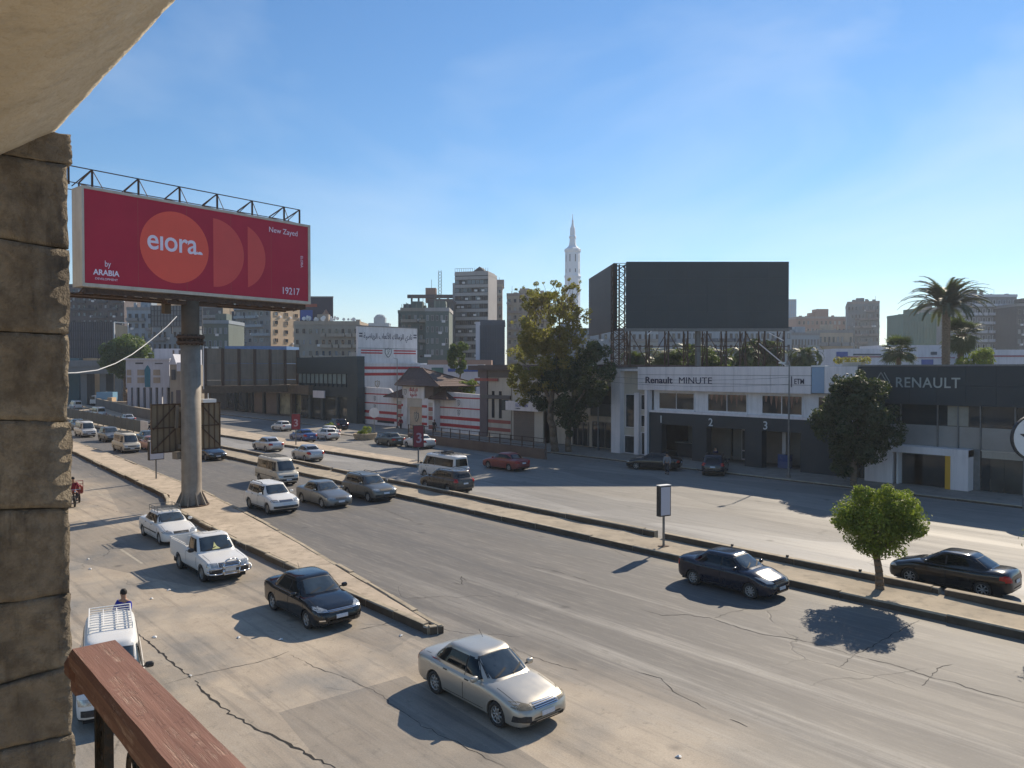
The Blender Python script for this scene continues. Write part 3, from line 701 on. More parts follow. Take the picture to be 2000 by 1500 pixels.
def cabin_mesh(s):
    c = s['cab']; z0, z1 = c['z0'], c['z1']; hw = s['W']/2; N = 40; p = c.get('n', 5.5)
    lv = [0,.12,.3,.5,.68,.82,.90]; rings = []
    for t in lv:
        z = z0+(z1-z0)*t; k = min(1, t/.90)
        kk = k**c.get('fp', 1.0)
        xf = c['f0']+(c['f1']-c['f0'])*kk; xr = c['r0']+(c['r1']-c['r0'])*(k**c.get('rp', 1.0))
        w = hw-c.get('w0', .055) - (c.get('w1', .2)-c.get('w0', .055))*(k**1.25)
        rings.append((z, xf, xr, w))
    z, xf, xr, w = rings[-1]
    for t, ins in ((.945,.035),(.975,.09),(.992,.2),(1.0,.42)):
        rings.append((z0+(z1-z0)*t, xf-ins*1.5, xr+ins*1.5, w-ins))
    vs = []; fs = []
    for z, xf, xr, w in rings:
        cx, a = (xf+xr)/2, (xf-xr)/2
        for i in range(N):
            t = 2*math.pi*i/N + math.pi/N; co, si = math.cos(t), math.sin(t)
            q = (abs(co)**p+abs(si)**p)**(-1/p); x = co*q; y = si*q
            vs.append((cx+a*x - (a*.0), w*y, z))
    for i in range(len(rings)-1):
        for j in range(N): fs.append((i*N+j, i*N+(j+1) % N, (i+1)*N+(j+1) % N, (i+1)*N+j))
    k = (len(rings)-1)*N; fs.append(tuple(range(k, k+N))); fs.append(tuple(range(N-1, -1, -1)))
    me = bpy.data.meshes.new('cab'); me.from_pydata(vs, [], fs); return me
class Decal:
    """thin panels laid on the bodywork: a polygon thrown onto the surface from one side"""
    def __init__(s, me):
        bm = bmesh.new(); bm.from_mesh(me); bmesh.ops.triangulate(bm, faces=bm.faces); s.t = BVHTree.FromBMesh(bm); bm.free()
    def make(s, mb, poly, o, u, v, off, step=.09, thick=0):
        o, u, v = Vector(o), Vector(u).normalized(), Vector(v).normalized(); n = u.cross(v)      # towards the viewer side
        bm = bmesh.new(); bm.faces.new([bm.verts.new((a, b, 0)) for a, b in poly])
        xs = [a for a, b in poly]; ys = [b for a, b in poly]
        for lo, hi, ax in ((min(xs), max(xs), 0), (min(ys), max(ys), 1)):
            k = int((hi-lo)/step)
            for i in range(1, k+1):
                q = lo+(hi-lo)*i/(k+1); co = (q, 0, 0) if ax == 0 else (0, q, 0); no = (1, 0, 0) if ax == 0 else (0, 1, 0)
                bmesh.ops.bisect_plane(bm, geom=bm.verts[:]+bm.edges[:]+bm.faces[:], plane_co=co, plane_no=no)
        bm.verts.ensure_lookup_table(); hits = []
        for w in bm.verts:
            st = o + u*w.co.x + v*w.co.y + n*4
            loc, nn, i, d = s.t.ray_cast(st, -n)
            hits.append((loc + n*off) if loc is not None else None)
        vs = []; idx = {}
        for i, h in enumerate(hits):
            if h is not None: idx[i] = len(vs); vs.append(h)
        fs = [tuple(idx[w.index] for w in f.verts) for f in bm.faces if all(w.index in idx for w in f.verts)]
        if fs:
            a, b, c = (vs[i] for i in fs[0][:3])
            if (b-a).cross(c-a).dot(n) < 0: fs = [f[::-1] for f in fs]
            mb.add(vs, fs)
        bm.free()
SIDE = lambda sd: ((0,0,0), (1,0,0), (0,0,1)) if sd < 0 else ((0,0,0), (-1,0,0), (0,0,1))   # sd -1: right-hand side (-y)
FRONT = ((0,0,0), (0,1,0), (0,0,1)); REAR = ((0,0,0), (0,-1,0), (0,0,1)); TOP = ((0,0,0), (1,0,0), (0,1,0))
def shrink(poly, d):
    cx = sum(a for a, b in poly)/len(poly); cy = sum(b for a, b in poly)/len(poly); out = []
    for a, b in poly:
        k = math.hypot(a-cx, b-cy); out.append((a-(a-cx)/k*d, b-(b-cy)/k*d))
    return out
def rect(x0, x1, z0, z1): return [(x0,z0),(x1,z0),(x1,z1),(x0,z1)]
def wheel_meshes(r, w, style):
    ty = MB().lathe([(r*.66,-w/2+.02),(r*.70,-w/2),(r*.94,-w/2+.005),(r,-w/2+.03),(r,w/2-.03),(r*.94,w/2-.005),(r*.70,w/2),(r*.66,w/2-.02),(r*.6,0)], 28, 'y')
    tm = ty.mesh('tyre', M['tyre'], True)
    rm = MB(); R = r*.67; y = -w/2+.035
    rm.mi = 1; rm.lathe([(R,y+.07),(0,y+.07)], 20, 'y'); rm.mi = 0
    rm.lathe([(R,y+.07),(R,y-.012),(R*.93,y-.012),(R*.90,y+.02)], 24, 'y')
    if style == 'steel':
        rm.lathe([(R*.90,y+.02),(R*.62,y+.0),(R*.34,y-.015),(R*.2,y-.02),(0,y-.02)], 18, 'y')
    else:
        k = {'alloy5':5, 'alloy7':7, 'cover':9}[style]
        for i in range(k):
            a = 2*math.pi*i/k; c, sn = math.cos(a), math.sin(a); ww = R*(.16 if k == 5 else .11)
            p0 = (c*R*.15, sn*R*.15); p1 = (c*R*.95, sn*R*.95); nx, nz = -sn, c
            pts = [(p0[0]-nx*ww*1.2, p0[1]-nz*ww*1.2),(p1[0]-nx*ww*.8, p1[1]-nz*ww*.8),(p1[0]+nx*ww*.8, p1[1]+nz*ww*.8),(p0[0]+nx*ww*1.2, p0[1]+nz*ww*1.2)]
            rm.prism_y(pts[::-1], y-.005, y+.03)
        rm.lathe([(R*.24,y+.02),(R*.22,y-.012),(0,y-.014)], 14, 'y')
    return tm, rm.mesh('rim', [M['steelrim'] if style in ('steel',) else M['rim'], M['black']], True)
def make_vehicle(s):
    """returns the root Empty of a prototype with all its parts"""
    hw = s['W']/2; L = s['L']; root = thing(s['name'], 'x', s['cat'])
    low = body_mesh(s); cab = cabin_mesh(s)
    bm = bmesh.new(); bm.from_mesh(low); nlow = len(bm.faces); bm.from_mesh(cab)
    bm.normal_update()
    me = bpy.data.meshes.new('body'); bm.to_mesh(me); bm.free()
    me.materials.clear(); me.materials.append(s['paint'])
    me.polygons.foreach_set('use_smooth', [True]*len(me.polygons)); me.polygons.foreach_set('material_index', [0]*len(me.polygons))
    me.set_sharp_from_angle(angle=math.radians(38))
    o = link('body', me, root); o.material_slots[0].link = 'OBJECT'; o.material_slots[0].material = s['paint']
    D = Decal(me); c = s['cab']; zt = curve(s['deck'])
    # underside and wheel wells
    m = MB().box(-L/2+.3, L/2-.25, -hw+.14, hw-.14, .17, .5); m.build('underbody', M['black'], root)
    # glass
    trim = MB()
    for nm, F, polys in (('side_window', 's', s['side']), ('windscreen', FRONT, [s['ws']] if s.get('ws') else []), ('rear_window', REAR, [s['rw']] if s.get('rw') else [])):
        for poly in polys:
            if F == 's':
                for sd in (-1, 1):
                    pp = poly if sd < 0 else [(-a, b) for a, b in poly][::-1]
                    D.make(trim, shrink(pp, -.028), *SIDE(sd), .006)
                    w = MB(); D.make(w, pp, *SIDE(sd), .012)
                    if w.f: w.build(nm, M['carglass'], root, True)
            else:
                D.make(trim, shrink(poly, -.025), *F, .008); w = MB(); D.make(w, poly, *F, .016)
                if w.f: w.build(nm, M['carglass_lite'] if nm == 'windscreen' else M['carglass'], root, True)
    trim.build('window_trim', M['plastic'], root, True)
    # door gaps, bonnet gap
    g = MB()
    for x, za, zb_ in s['seams']:
        for sd in (-1, 1):
            xx = x if sd < 0 else -x; D.make(g, rect(xx-.010, xx+.010, za, zb_), *SIDE(sd), .004, .2)
    for sd in (-1, 1):
        a, b = s['seams'][0][0], s['seams'][-1][0]; a, b = (a, b) if sd < 0 else (-b, -a)
        a, b = min(a, b), max(a, b)
        D.make(g, rect(a, b, s['seams'][0][1]-.006, s['seams'][0][1]+.008), *SIDE(sd), .004, .3)
    if s.get('hood'): 
        hx = s['hood']
        for y in (-hw+.17, hw-.17): D.make(g, rect(hx, L/2-.22, y-.006, y+.006), *TOP, .004, .2)
    if s.get('boot'): 
        for y in (-hw+.2, hw-.2): D.make(g, rect(-L/2+.08, s['boot'], y-.006, y+.006), *TOP, .004, .2)
    if g.f: g.build('panel_gap', M['black'], root)
    for x, z in s.get('handles', []):
        for sd in (-1, 1):
            loc, nn, i, d = D.t.ray_cast(Vector((x, sd*3, z)), Vector((0, -sd, 0)))
            if loc: MB().box(x-.08, x+.08, loc.y-.012, loc.y+.012, z-.014, z+.014).build('door_handle', s.get('hmat') or M['plastic'], root)
    # rub strip
    if s.get('strip'):
        g = MB(); x0, x1, z0, z1 = s['strip']
        for sd in (-1, 1):
            a, b = (x0, x1) if sd < 0 else (-x1, -x0); D.make(g, rect(a, b, z0, z1), *SIDE(sd), .014, .3)
        g.build('rub_strip', M['plastic'], root)
    # lamps
    for nm, key, sgn in (('headlight', 'head', 1), ('taillight', 'tail', -1), ('indicator', 'ind', 1)):
        if not s.get(key): continue
        for sd in (-1, 1):
            w = MB()
            for kind, poly in s[key]:
                if kind == 'F':
                    pp = poly if sgn*sd > 0 else [(-a, b) for a, b in poly][::-1]
                    D.make(w, pp, *(FRONT if sgn > 0 else REAR), .010, .05)
                else:
                    pp = poly if sd < 0 else [(-a, b) for a, b in poly][::-1]
                    D.make(w, pp, *SIDE(sd), .010, .05)
            if w.f: w.build(nm, {'headlight': s.get('hl', M['lamp_clear']), 'taillight': M['lamp_red'], 'indicator': M['amber']}[nm], root, True)
    def panel(nm, poly, F, off, mat, step=.1):
        w = MB(); D.make(w, poly, *F, off, step)
        if w.f: return w.build(nm, mat, root)
    for nm, poly, mat in s.get('front', []): panel(nm, poly, FRONT, .012 if nm != 'license_plate' else .03, mat)
    for nm, poly, mat in s.get('rear', []): panel(nm, poly, REAR, .012 if nm != 'license_plate' else .03, mat)
    for nm, poly, mat in s.get('sides', []):
        for sd in (-1, 1):
            w = MB(); D.make(w, poly if sd < 0 else [(-a, b) for a, b in poly][::-1], *SIDE(sd), .010)
            if w.f: w.build(nm, mat, root)
    # mirrors
    mx, mz, ms = s['mirror']
    for sd in (-1, 1):
        bm = bmesh.new(); bmesh.ops.create_uvsphere(bm, u_segments=12, v_segments=8, radius=1)
        y0 = hw-.03
        for v in bm.verts:
            q = v.co; f = lambda t: math.copysign(abs(t)**.6, t)
            v.co = Vector((mx+f(q.x)*.06*ms+.0, sd*(y0+.11*ms+f(q.y)*.105*ms), mz+f(q.z)*.072*ms))
        m2 = bpy.data.meshes.new('side_mirror'); bm.to_mesh(m2); bm.free(); m2.materials.append(s.get('mmat') or s['paint'])
        m2.polygons.foreach_set('use_smooth', [True]*len(m2.polygons)); o = link('side_mirror', m2, root)
        if not s.get('mmat'): o.material_slots[0].link = 'OBJECT'; o.material_slots[0].material = s['paint']
        MB().bar((mx+.01, sd*(y0-.08), mz-.03), (mx, sd*(y0+.06), mz-.02), .03).build('mirror_arm', M['plastic'], root)
    # wheels
    tm, rm = wheel_meshes(s['wr'], s.get('ww', .2), s.get('rim', 'cover'))
    for wx in s['wheels']:
        for sd in (-1, 1):
            w = bpy.data.objects.new('wheel', None); COL.objects.link(w); w.parent = root; w.empty_display_size = .1
            w.location = (wx, sd*(hw-.5*s.get('ww', .2)-.015), s['wr']); w.rotation_euler = (0, random.uniform(0, 3), 0) if sd < 0 else (0, random.uniform(0, 3), math.pi)
            link('tyre', tm, w); link('rim', rm, w)
    # wipers
    if s.get('ws'):
        w = MB(); zz = s['ws'][0][1]
        for y0, y1 in ((-.5, -.05), (.05, .5)):
            D.make(w, [(y0, zz+.02),(y0+.02, zz+.0),(y1, zz+.10),(y1-.01, zz+.125)], *FRONT, .03, .1)
        if w.f: w.build('wiper', M['black'], root)
    for fn in s.get('extra', []): fn(root, s, D)
    return root
def rails(root, s, D, z=None):
    for sd in (-1, 1):
        m = MB(); c = s['cab']; y = sd*(s['W']/2-c.get('w1', .2)-.09); z = c['z1']
        pts = [(c['r1']+.25, z-.03),(c['r1']+.40, z+.055),(c['f1']-.5, z+.055),(c['f1']-.3, z-.02)]
        for a, b in zip(pts, pts[1:]): m.bar((a[0], y, a[1]), (b[0], y, b[1]), .035)
        m.build('roof_rail', M['plastic'], root)
def rack(x0, x1, w, z, mat, n=7, h=.16):
    def f(root, s, D):
        m = MB()
        for i in range(n): x = x0+(x1-x0)*i/(n-1); m.bar((x, -w, z+.07), (x, w, z+.07), .022)
        for y in (-w, -w*.33, w*.33, w): m.bar((x0, y, z+.075), (x1, y, z+.075), .022)
        for y in (-w, w):
            m.bar((x0, y, z+.07+h), (x1, y, z+.07+h), .024)
            for i in range(4): x = x0+(x1-x0)*i/3; m.bar((x, y, z-.06), (x, y, z+.07+h), .022)
        for x in (x0, x1): m.bar((x, -w, z+.07+h), (x, w, z+.07+h), .024)
        m.build('roof_rack', mat, root)
    return f
G_ = lambda: M['plastic']
def sedan(L=4.47, W=1.70, H=1.44, wb=2.54, ox=.02, belt=.90, hood=.80, boot=.97, f0=1.08, f1=.24, r0=-1.70, r1=-1.0, wr=.305, **k):
    f = L/2; s = dict(name='sedan_car', cat='car', L=L, W=W, wr=wr, wheels=(wb/2+ox, -wb/2+ox), paint=k.get('paint'),
      deck=[(-f,.60),(-f+.03,.80),(-f+.09,boot-.045),(-f+.2,boot),(-f+.75,boot+.005),(r0+.35,belt+.055),(0,belt+.04),(f0-.15,belt+.03),(f0+.25,belt-.045+.02),(f-.55,hood),(f-.22,hood-.075),(f-.07,hood-.17),(f,.50)],
      sill=[(-f,.42),(-f+.10,.30),(-f+.5,.21),(0,.19),(f-.6,.18),(f-.12,.20),(f,.32)],
      cab=dict(z0=belt-.05, z1=H, f0=f0+.06, f1=f1, r0=r0-.04, r1=r1, w0=.075, w1=.255, n=5.0, fp=.93, rp=.9),
      side=[[(.0+.03,belt+.055),(f0-.44,belt+.045),(f1+.04,H-.155),(.03,H-.125)], [(-.03,belt+.055),(-.03,H-.125),(r1+.22,H-.14),(r1+.02,H-.19),(r0+.50,H-.30),(r0+.36,belt+.14),(r0+.36,belt+.075)]],
      ws=[(-.62,belt+.075),(.62,belt+.075),(.50,H-.105),(.25,H-.085),(-.25,H-.085),(-.50,H-.105)], rw=[(-.56,boot+.03),(.56,boot+.03),(.44,H-.13),(-.44,H-.13)],
      seams=[(f0-.02,.30,belt-.02),(.0,.30,H-.14),(r0+.62,.42,belt)], hood=f0+.08, boot=-f+.62, handles=[(.14,belt-.10),(-.86+.1,belt-.09)],
      head=[('F',[(.42,.60),(.75,.62),(.80,.74),(.62,.745),(.44,.70)]),('S',[(f-.42,.66),(f-.12,.62),(f-.10,.70),(f-.34,.755)])],
      tail=[('F',[(.46,.70),(.80,.72),(.80,.93),(.50,.90)]),('S',[(-f+.02,.72),(-f+.25,.74),(-f+.20,.93),(-f+.04,.92)])],
      front=[('grille', rect(-.36,.36,.60,.70), M['plastic']),('lower_grille', rect(-.48,.48,.27,.36), M['black']),('license_plate', rect(-.21,.21,.40,.52), M['plate'])],
      rear=[('license_plate', rect(-.20,.20,.66,.78), M['plate']),('bumper_trim', rect(-.6,.6,.34,.40), M['plastic'])],
      mirror=(f0-.50, belt+.07, 1.0), rim='cover')
    for a, b in k.items():
        if a == 'extra': s['extra'] = b
        elif a != 'paint': s[a] = b
    return s
PA = dict(
 silver=paint('silver_beige_paint', (.50,.465,.40), .25, .55), black=paint('black_paint', (.006,.007,.009), .12, .0, .04), white=paint('white_car_paint', (.72,.71,.68), .3, 0, .25),
 navy=paint('midnight_paint', (.007,.010,.024), .13, .1, .05), grey=paint('grey_metallic_paint', (.17,.18,.185), .25, .5), slate=paint('slate_paint', (.13,.135,.13), .25, .5),
 cream=paint('cream_paint', (.62,.57,.47), .4, 0, .4), blue=paint('blue_paint', (.035,.09,.27), .2, .2), red=paint('dark_red_paint', (.24,.02,.02), .25, .1), teal=paint('blue_grey_paint', (.10,.15,.19), .25, .4),
 brown=paint('charcoal_brown_paint', (.045,.042,.042), .22, .3), lsilver=paint('light_silver_paint', (.52,.53,.54), .25, .55), pink=paint('dull_red_paint', (.33,.13,.10), .35, .1), dgreen=paint('dark_green_paint', (.02,.035,.035), .25, .1),
 truckblue=paint('sky_blue_paint', (.16,.36,.55), .4, 0))
def place(root, px1, px2, wb, label, group=None, lane_side=1, yaw=0, W=1.7, track_off=.1, at=None):
    """px1, px2: where its two near-side wheels touch the road (rear, front in the picture order)"""
    if at is None:
        A = G(*px1); B = G(*px2); mid = (A+B)/2; n = Vector((0, 1, 0)); mid = mid + n*(W/2-track_off); root.location = (mid.x, mid.y, 0)
    else: root.location = (at[0], at[1], 0)
    root.rotation_euler = (0, 0, math.radians(yaw)); root['label'] = label
    root['group'] = group or 'vehicles in the traffic'
    return root
def repaint(root, mat):
    for c in root.children:
        if c.name.split('.')[0] in ('body', 'side_mirror') and c.material_slots and c.material_slots[0].link == 'OBJECT': c.material_slots[0].material = mat
    return root

# --- the silver sedan nearest to us
def chrome_slats(z0, z1, w, k=4, mat='chrome'):
    def f(root, s, D):
        for i in range(k):
            z = z0+(z1-z0)*(i+.5)/k; g = MB(); D.make(g, rect(-w, w, z-.008, z+.008), *FRONT, .026, .15); 
            if g.f: g.build('grille_slat', M[mat], root)
        g = MB(); D.make(g, [(0.06*math.cos(t*math.pi/5), (z0+z1)/2+.05*math.sin(t*math.pi/5)) for t in range(10)], *FRONT, .035, .2)
        if g.f: g.build('badge', M['chrome'], root)
    return f
def scuffs(root, s, D):
    g = MB(); f = s['L']/2
    D.make(g, [(-.80,.36),(-.52,.33),(-.50,.47),(-.66,.50),(-.82,.47)], *FRONT, .011, .06)
    D.make(g, [(f-.36,.34),(f-.12,.36),(f-.10,.48),(f-.30,.50)], *SIDE(-1), .011, .06)
    g.build('bumper_damage', M['plastic'], root)
    m = MB(); m.tube((-.55, .3, 1.38), (-.75, .3, 1.60), .006); m.build('aerial', M['plastic'], root)
def aerial(x=-.9, z=1.42):
    def f(root, s, D): MB().tube((x, 0, z), (x-.12, 0, z+.2), .008).build('aerial', M['plastic'], root)
    return f
v = make_vehicle(sedan(paint=PA['silver'], hl=M['lamp_dull'], extra=[chrome_slats(.585,.715,.36,4), scuffs], strip=None,
    front=[('grille', [(-.37,.60),(-.30,.58),(.30,.58),(.37,.60),(.42,.71),(-.42,.71)], M['plastic']),('lower_grille', rect(-.55,.55,.27,.36), M['black']),('license_plate', rect(-.21,.21,.42,.53), M['plate'])]))
place(v, (847,1356), (967,1418), 2.54, 'silver beige four-door sedan with a scuffed front bumper, driving nearest to us', yaw=0, W=1.7, track_off=.02)
# driver's arm and shirt behind the open window is left to the dark glass
v = make_vehicle(sedan(L=4.43, W=1.75, H=1.466, wb=2.65, belt=.95, hood=.86, boot=1.06, f0=1.15, f1=.34, r0=-1.70, r1=-1.0, wr=.315, rim='alloy5', ww=.2, paint=PA['black'], hmat=None,
    extra=[chrome_slats(.66,.73,.62,2), aerial()],
    head=[('F',[(.44,.66),(.78,.68),(.84,.80),(.68,.81),(.48,.74)]),('S',[(1.72,.76),(2.05,.70),(2.05,.77),(1.78,.83)])],
    front=[('grille', rect(-.42,.42,.62,.72), M['plastic']),('lower_grille', rect(-.5,.5,.27,.37), M['black']),('license_plate', rect(-.21,.21,.44,.56), M['plate']),
           ('fog_lamp', rect(.58,.76,.40,.44), M['chrome']),('fog_lamp', rect(-.76,-.58,.40,.44), M['chrome'])]))
place(v, (529,1192), (599,1228), 2.65, 'black sedan with chrome grille line driving beside the tip of the traffic island', W=1.75, yaw=0, track_off=.02)
# --- yaris-like dark sedan and the black one across the median
v = make_vehicle(sedan(L=4.30, W=1.70, H=1.46, wb=2.55, belt=.98, hood=.86, boot=1.08, f0=1.22, f1=.38, r0=-1.62, r1=-.88, wr=.30, rim='cover', ww=.19, paint=PA['navy'], round=.5,
    head=[('F',[(.42,.66),(.74,.68),(.80,.86),(.66,.84),(.48,.76)]),('S',[(1.62,.80),(1.95,.70),(1.98,.78),(1.72,.90)])]))
place(v, (1352,1142), (1463,1170), 2.55, 'dark navy sedan passing the lightbox sign beside the central median', W=1.7, track_off=.02)
v = make_vehicle(sedan(L=4.45, W=1.695, H=1.50, wb=2.60, belt=1.0, hood=.88, boot=1.09, f0=1.16, f1=.30, r0=-1.75, r1=-.86, wr=.315, rim='alloy7', ww=.19, paint=PA['black'],
    tail=[('F',[(.50,.72),(.80,.72),(.80,.97),(.62,.95)]),('S',[(-2.20,.76),(-1.85,.80),(-1.86,.93),(-2.17,.98)])]))
place(v, (1776,1140), (1920,1170), 2.6, 'black sedan driving away on the far carriageway behind the small median tree', W=1.7, yaw=180, track_off=.02)
sunny = v

# --- pickup
def bullbar(root, s, D):
    f = s['L']/2; m = MB(); r = .032
    def poly(pts):
        for a, b in zip(pts, pts[1:]): m.tube(a, b, r, 8)
    arch = [(f+.14, y, z) for y, z in ((-.30,.38),(-.33,.62),(-.30,.86),(-.20,.98),(0,1.02),(.20,.98),(.30,.86),(.33,.62),(.30,.38))]
    poly(arch); poly([(f+.15,-.32,.72),(f+.15,.32,.72)]); poly([(f+.14,-.30,.42),(f+.14,.30,.42)])
    for sd in (-1, 1):
        loop = [(f+.12, sd*.33,.66),(f+.11, sd*.62,.67),(f-.02, sd*.83,.66),(f-.08, sd*.88,.57),(f-.02, sd*.84,.46),(f+.11, sd*.62,.44),(f+.13, sd*.33,.45)]; poly(loop)
    m.build('bull_bar', M['chrome'], root, True)
def bed(root, s, D):
    m = MB(); m.box(-2.36,-.36,-.70,.70,.62,.66); m.build('bed_floor', M['steel'], root)
    m = MB(); 
    for y in (-.80,.80): m.box(-2.40,-.34,y-.025,y+.025,1.19,1.225)
    m.box(-2.43,-2.38,-.8,.8,1.19,1.225); m.build('bed_rail', s['paint'], root)
    m = MB(); m.bar((-.40,-.68,1.2),(-.40,-.68,1.52),.04); m.bar((-.40,.68,1.2),(-.40,.68,1.52),.04); m.bar((-.40,-.68,1.52),(-.40,.68,1.52),.04); m.build('headboard', M['white'], root)
    g = MB(); g.box(1.0,1.12,-.28,-.06,1.06,1.09)
    g = MB(); D.make(g, [(-.22,1.15),(.12,1.15),(.0,1.25),(-.06,1.40),(-.14,1.25)], *FRONT, .022); g.build('dashboard_card', pm('yellow_card', (.62,.60,.25), .6, var=.1), root)
pk = dict(name='pickup_truck', cat='pickup truck', L=4.95, W=1.72, wr=.345, ww=.22, wheels=(1.55,-1.20), paint=PA['white'], round=.28, rp=3, shoulder=.05,
   deck=[(-2.475,1.16),(-2.44,1.19),(-.36,1.19),(-.30,1.10),(.2,1.08),(1.05,1.07),(1.40,1.02),(2.10,.94),(2.34,.86),(2.43,.74),(2.475,.62)],
   sill=[(-2.475,.50),(-2.3,.44),(-.3,.34),(1.9,.34),(2.35,.36),(2.475,.46)],
   cuts=[(-2.38,-.40,-.74,.74,.64,1.6)],
   cab=dict(z0=1.0, z1=1.68, f0=1.22, f1=.62, r0=-.37, r1=-.30, w0=.06, w1=.20, n=6, fp=1.0, rp=1),
   side=[[(-.12,1.12),(.86,1.10),(.52,1.53),(-.10,1.55)]], ws=[(-.66,1.12),(.66,1.12),(.56,1.58),(.3,1.60),(-.3,1.60),(-.56,1.58)], rw=[(-.55,1.22),(.55,1.22),(.5,1.55),(-.5,1.55)],
   seams=[(1.0,.42,1.05),(-.22,.42,1.5)], hood=1.30, handles=[(-.06,.98)],
   head=[('F',[(.46,.68),(.74,.68),(.76,.86),(.48,.86)]),('S',[(2.18,.70),(2.36,.70),(2.34,.84),(2.20,.86)])], tail=[('F',[(.68,.70),(.82,.70),(.82,1.05),(.68,1.05)])],
   front=[('grille', rect(-.44,.44,.68,.85), M['plastic']),('front_bumper', rect(-.80,.80,.44,.60), M['plastic']),('license_plate', rect(-.22,.22,.50,.61), M['plate'])],
   rear=[('license_plate', rect(-.2,.2,.52,.62), M['plate'])], mirror=(.72,1.15,1.15), mmat=M['plastic'], rim='steel', extra=[bullbar, bed, chrome_slats(.69,.84,.40,3)])
v = make_vehicle(pk); place(v, (345,1110), (391,1134), 2.75, 'white single-cab pickup truck with chrome bull bar and an open empty bed', W=1.72, yaw=0, track_off=.02)
# --- white saloon with roof rack behind it
v = make_vehicle(sedan(L=4.40, W=1.70, H=1.42, wb=2.67, belt=.93, hood=.82, boot=.99, f0=1.10, f1=.34, r0=-1.62, r1=-.98, wr=.30, rim='cover', ww=.19, paint=PA['white'], strip=(-1.0,1.0,.50,.56),
    extra=[rack(-1.05,.25,.56,1.42,M['steel'])]))
place(v, (277,1046), (311,1064), 2.67, 'white sedan with a steel roof rack following the white pickup', W=1.7, track_off=.02)
peug = v
# --- vans
def van(L=4.6, W=1.7, H=1.98, paint=None, wr=.32, f=None, **k):
    f = L/2; s = dict(name='minivan', cat='van', L=L, W=W, wr=wr, ww=.19, wheels=(f-.95,-f+.95), paint=paint, round=.25, rp=3, shoulder=.04,
      deck=[(-f,1.02),(-f+.05,1.10),(0,1.12),(f-.42,1.10),(f-.22,1.02),(f-.10,.88),(f-.03,.68),(f,.50)], sill=[(-f,.40),(-f+.2,.30),(0,.26),(f-.3,.26),(f,.36)],
      cab=dict(z0=1.0, z1=H, f0=f-.22, f1=f-.80, r0=-f+.02, r1=-f+.10, w0=.04, w1=.17, n=7, fp=1.05, rp=1),
      side=[[(f-1.25,1.17),(f-.66,1.12),(f-.92,H-.26),(f-1.25,H-.24)],[(f-2.25,1.18),(f-1.34,1.18),(f-1.34,H-.24),(f-2.25,H-.24)],[(-f+.30,1.18),(f-2.34,1.18),(f-2.34,H-.24),(-f+.32,H-.26)]] if L > 4.2 else
           [[(f-1.2,1.17),(f-.62,1.12),(f-.86,H-.26),(f-1.2,H-.24)],[(f-2.2,1.18),(f-1.28,1.18),(f-1.28,H-.24),(f-2.2,H-.24)],[(-f+.24,1.18),(f-2.28,1.18),(f-2.28,H-.24),(-f+.26,H-.26)]],
      ws=[(-.64,1.16),(.64,1.16),(.56,H-.20),(.3,H-.18),(-.3,H-.18),(-.56,H-.20)], rw=[(-.56,1.22),(.56,1.22),(.5,H-.24),(-.5,H-.24)],
      seams=[(f-.55,.40,1.05),(f-1.29,.34,H-.22),(f-2.30,.34,H-.22)], handles=[(f-1.16,1.02),(f-1.45,1.02)],
      head=[('F',[(.44,.66),(.72,.66),(.74,.82),(.46,.80)])], tail=[('F',[(.68,.62),(.80,.62),(.80,.98),(.70,.98)])],
      front=[('grille', rect(-.42,.42,.68,.78), M['plastic']),('front_bumper', rect(-.76,.76,.40,.56), M['plastic']),('license_plate', rect(-.2,.2,.44,.54), M['plate'])],
      rear=[('rear_bumper', rect(-.72,.72,.42,.52), M['plastic']),('license_plate', rect(-.2,.2,.68,.79), M['plate'])], mirror=(f-.62,1.22,1.0), mmat=M['plastic'], rim='steel')
    s.update(k); return s
hiace = make_vehicle(van(L=4.7, W=1.69, H=1.98, paint=PA['cream'], extra=[rack(-1.7,.6,.6,1.96,M['steel'],9,.02)], strip=(-2.1,2.0,.66,.70)))
place(hiace, (510,938), (545,950), 2.9, 'cream minibus in the middle lanes behind the white and grey cars', W=1.69, yaw=-2)
hiace.location = (-55.6, 25.0, 0)
def van_at(root, x, y, yaw, label, mat, group=None):
    c = copy_tree(root); c.location = (x, y, 0); c.rotation_euler = (0, 0, math.radians(yaw)); c['label'] = label; c['group'] = 'vehicles in the traffic'; return repaint(c, mat)
van_at(hiace, -87.3, 22.7, 0, 'cream and black van nearest the small blank sign on the island', PA['cream'])
van_at(hiace, -110.6, 23.9, 0, 'white van at the left beside the stone pier, farther back in the queue', PA['white'])
van_at(hiace, -152, 35.0, 180, 'silver minibus beyond the median fence at the far left', PA['lsilver'])
def luggage(root, s, D):
    m = MB(); m.box(-.9,-.1,-.35,.35,2.06,2.18); m.box(-.6,-.3,-.45,.2,2.16,2.26); m.build('roof_load', M['plastic'], root)
w = make_vehicle(van(L=4.8, W=1.72, H=2.0, paint=PA['white'], extra=[rack(-1.8,.6,.62,1.98,M['steel'],8,.05), luggage]))
w.location = (-48.9, 37.0-1.2, 0); w.rotation_euler = (0, 0, math.radians(180)); w['label'] = 'white minibus with a dark load on its roof rack on the far carriageway'; w['group'] = 'vehicles in the traffic'
micro = make_vehicle(van(L=3.7, W=1.52, H=1.90, paint=PA['white'], wr=.28, extra=[rack(-1.65,.15,.50,1.88,M['white'],9,.07)]))
micro['label'] = 'white microvan with a white roof rack parked just beyond our handrail'; micro.location = (-21.75, 5.25, 0); micro.rotation_euler = (0, 0, math.radians(-13))
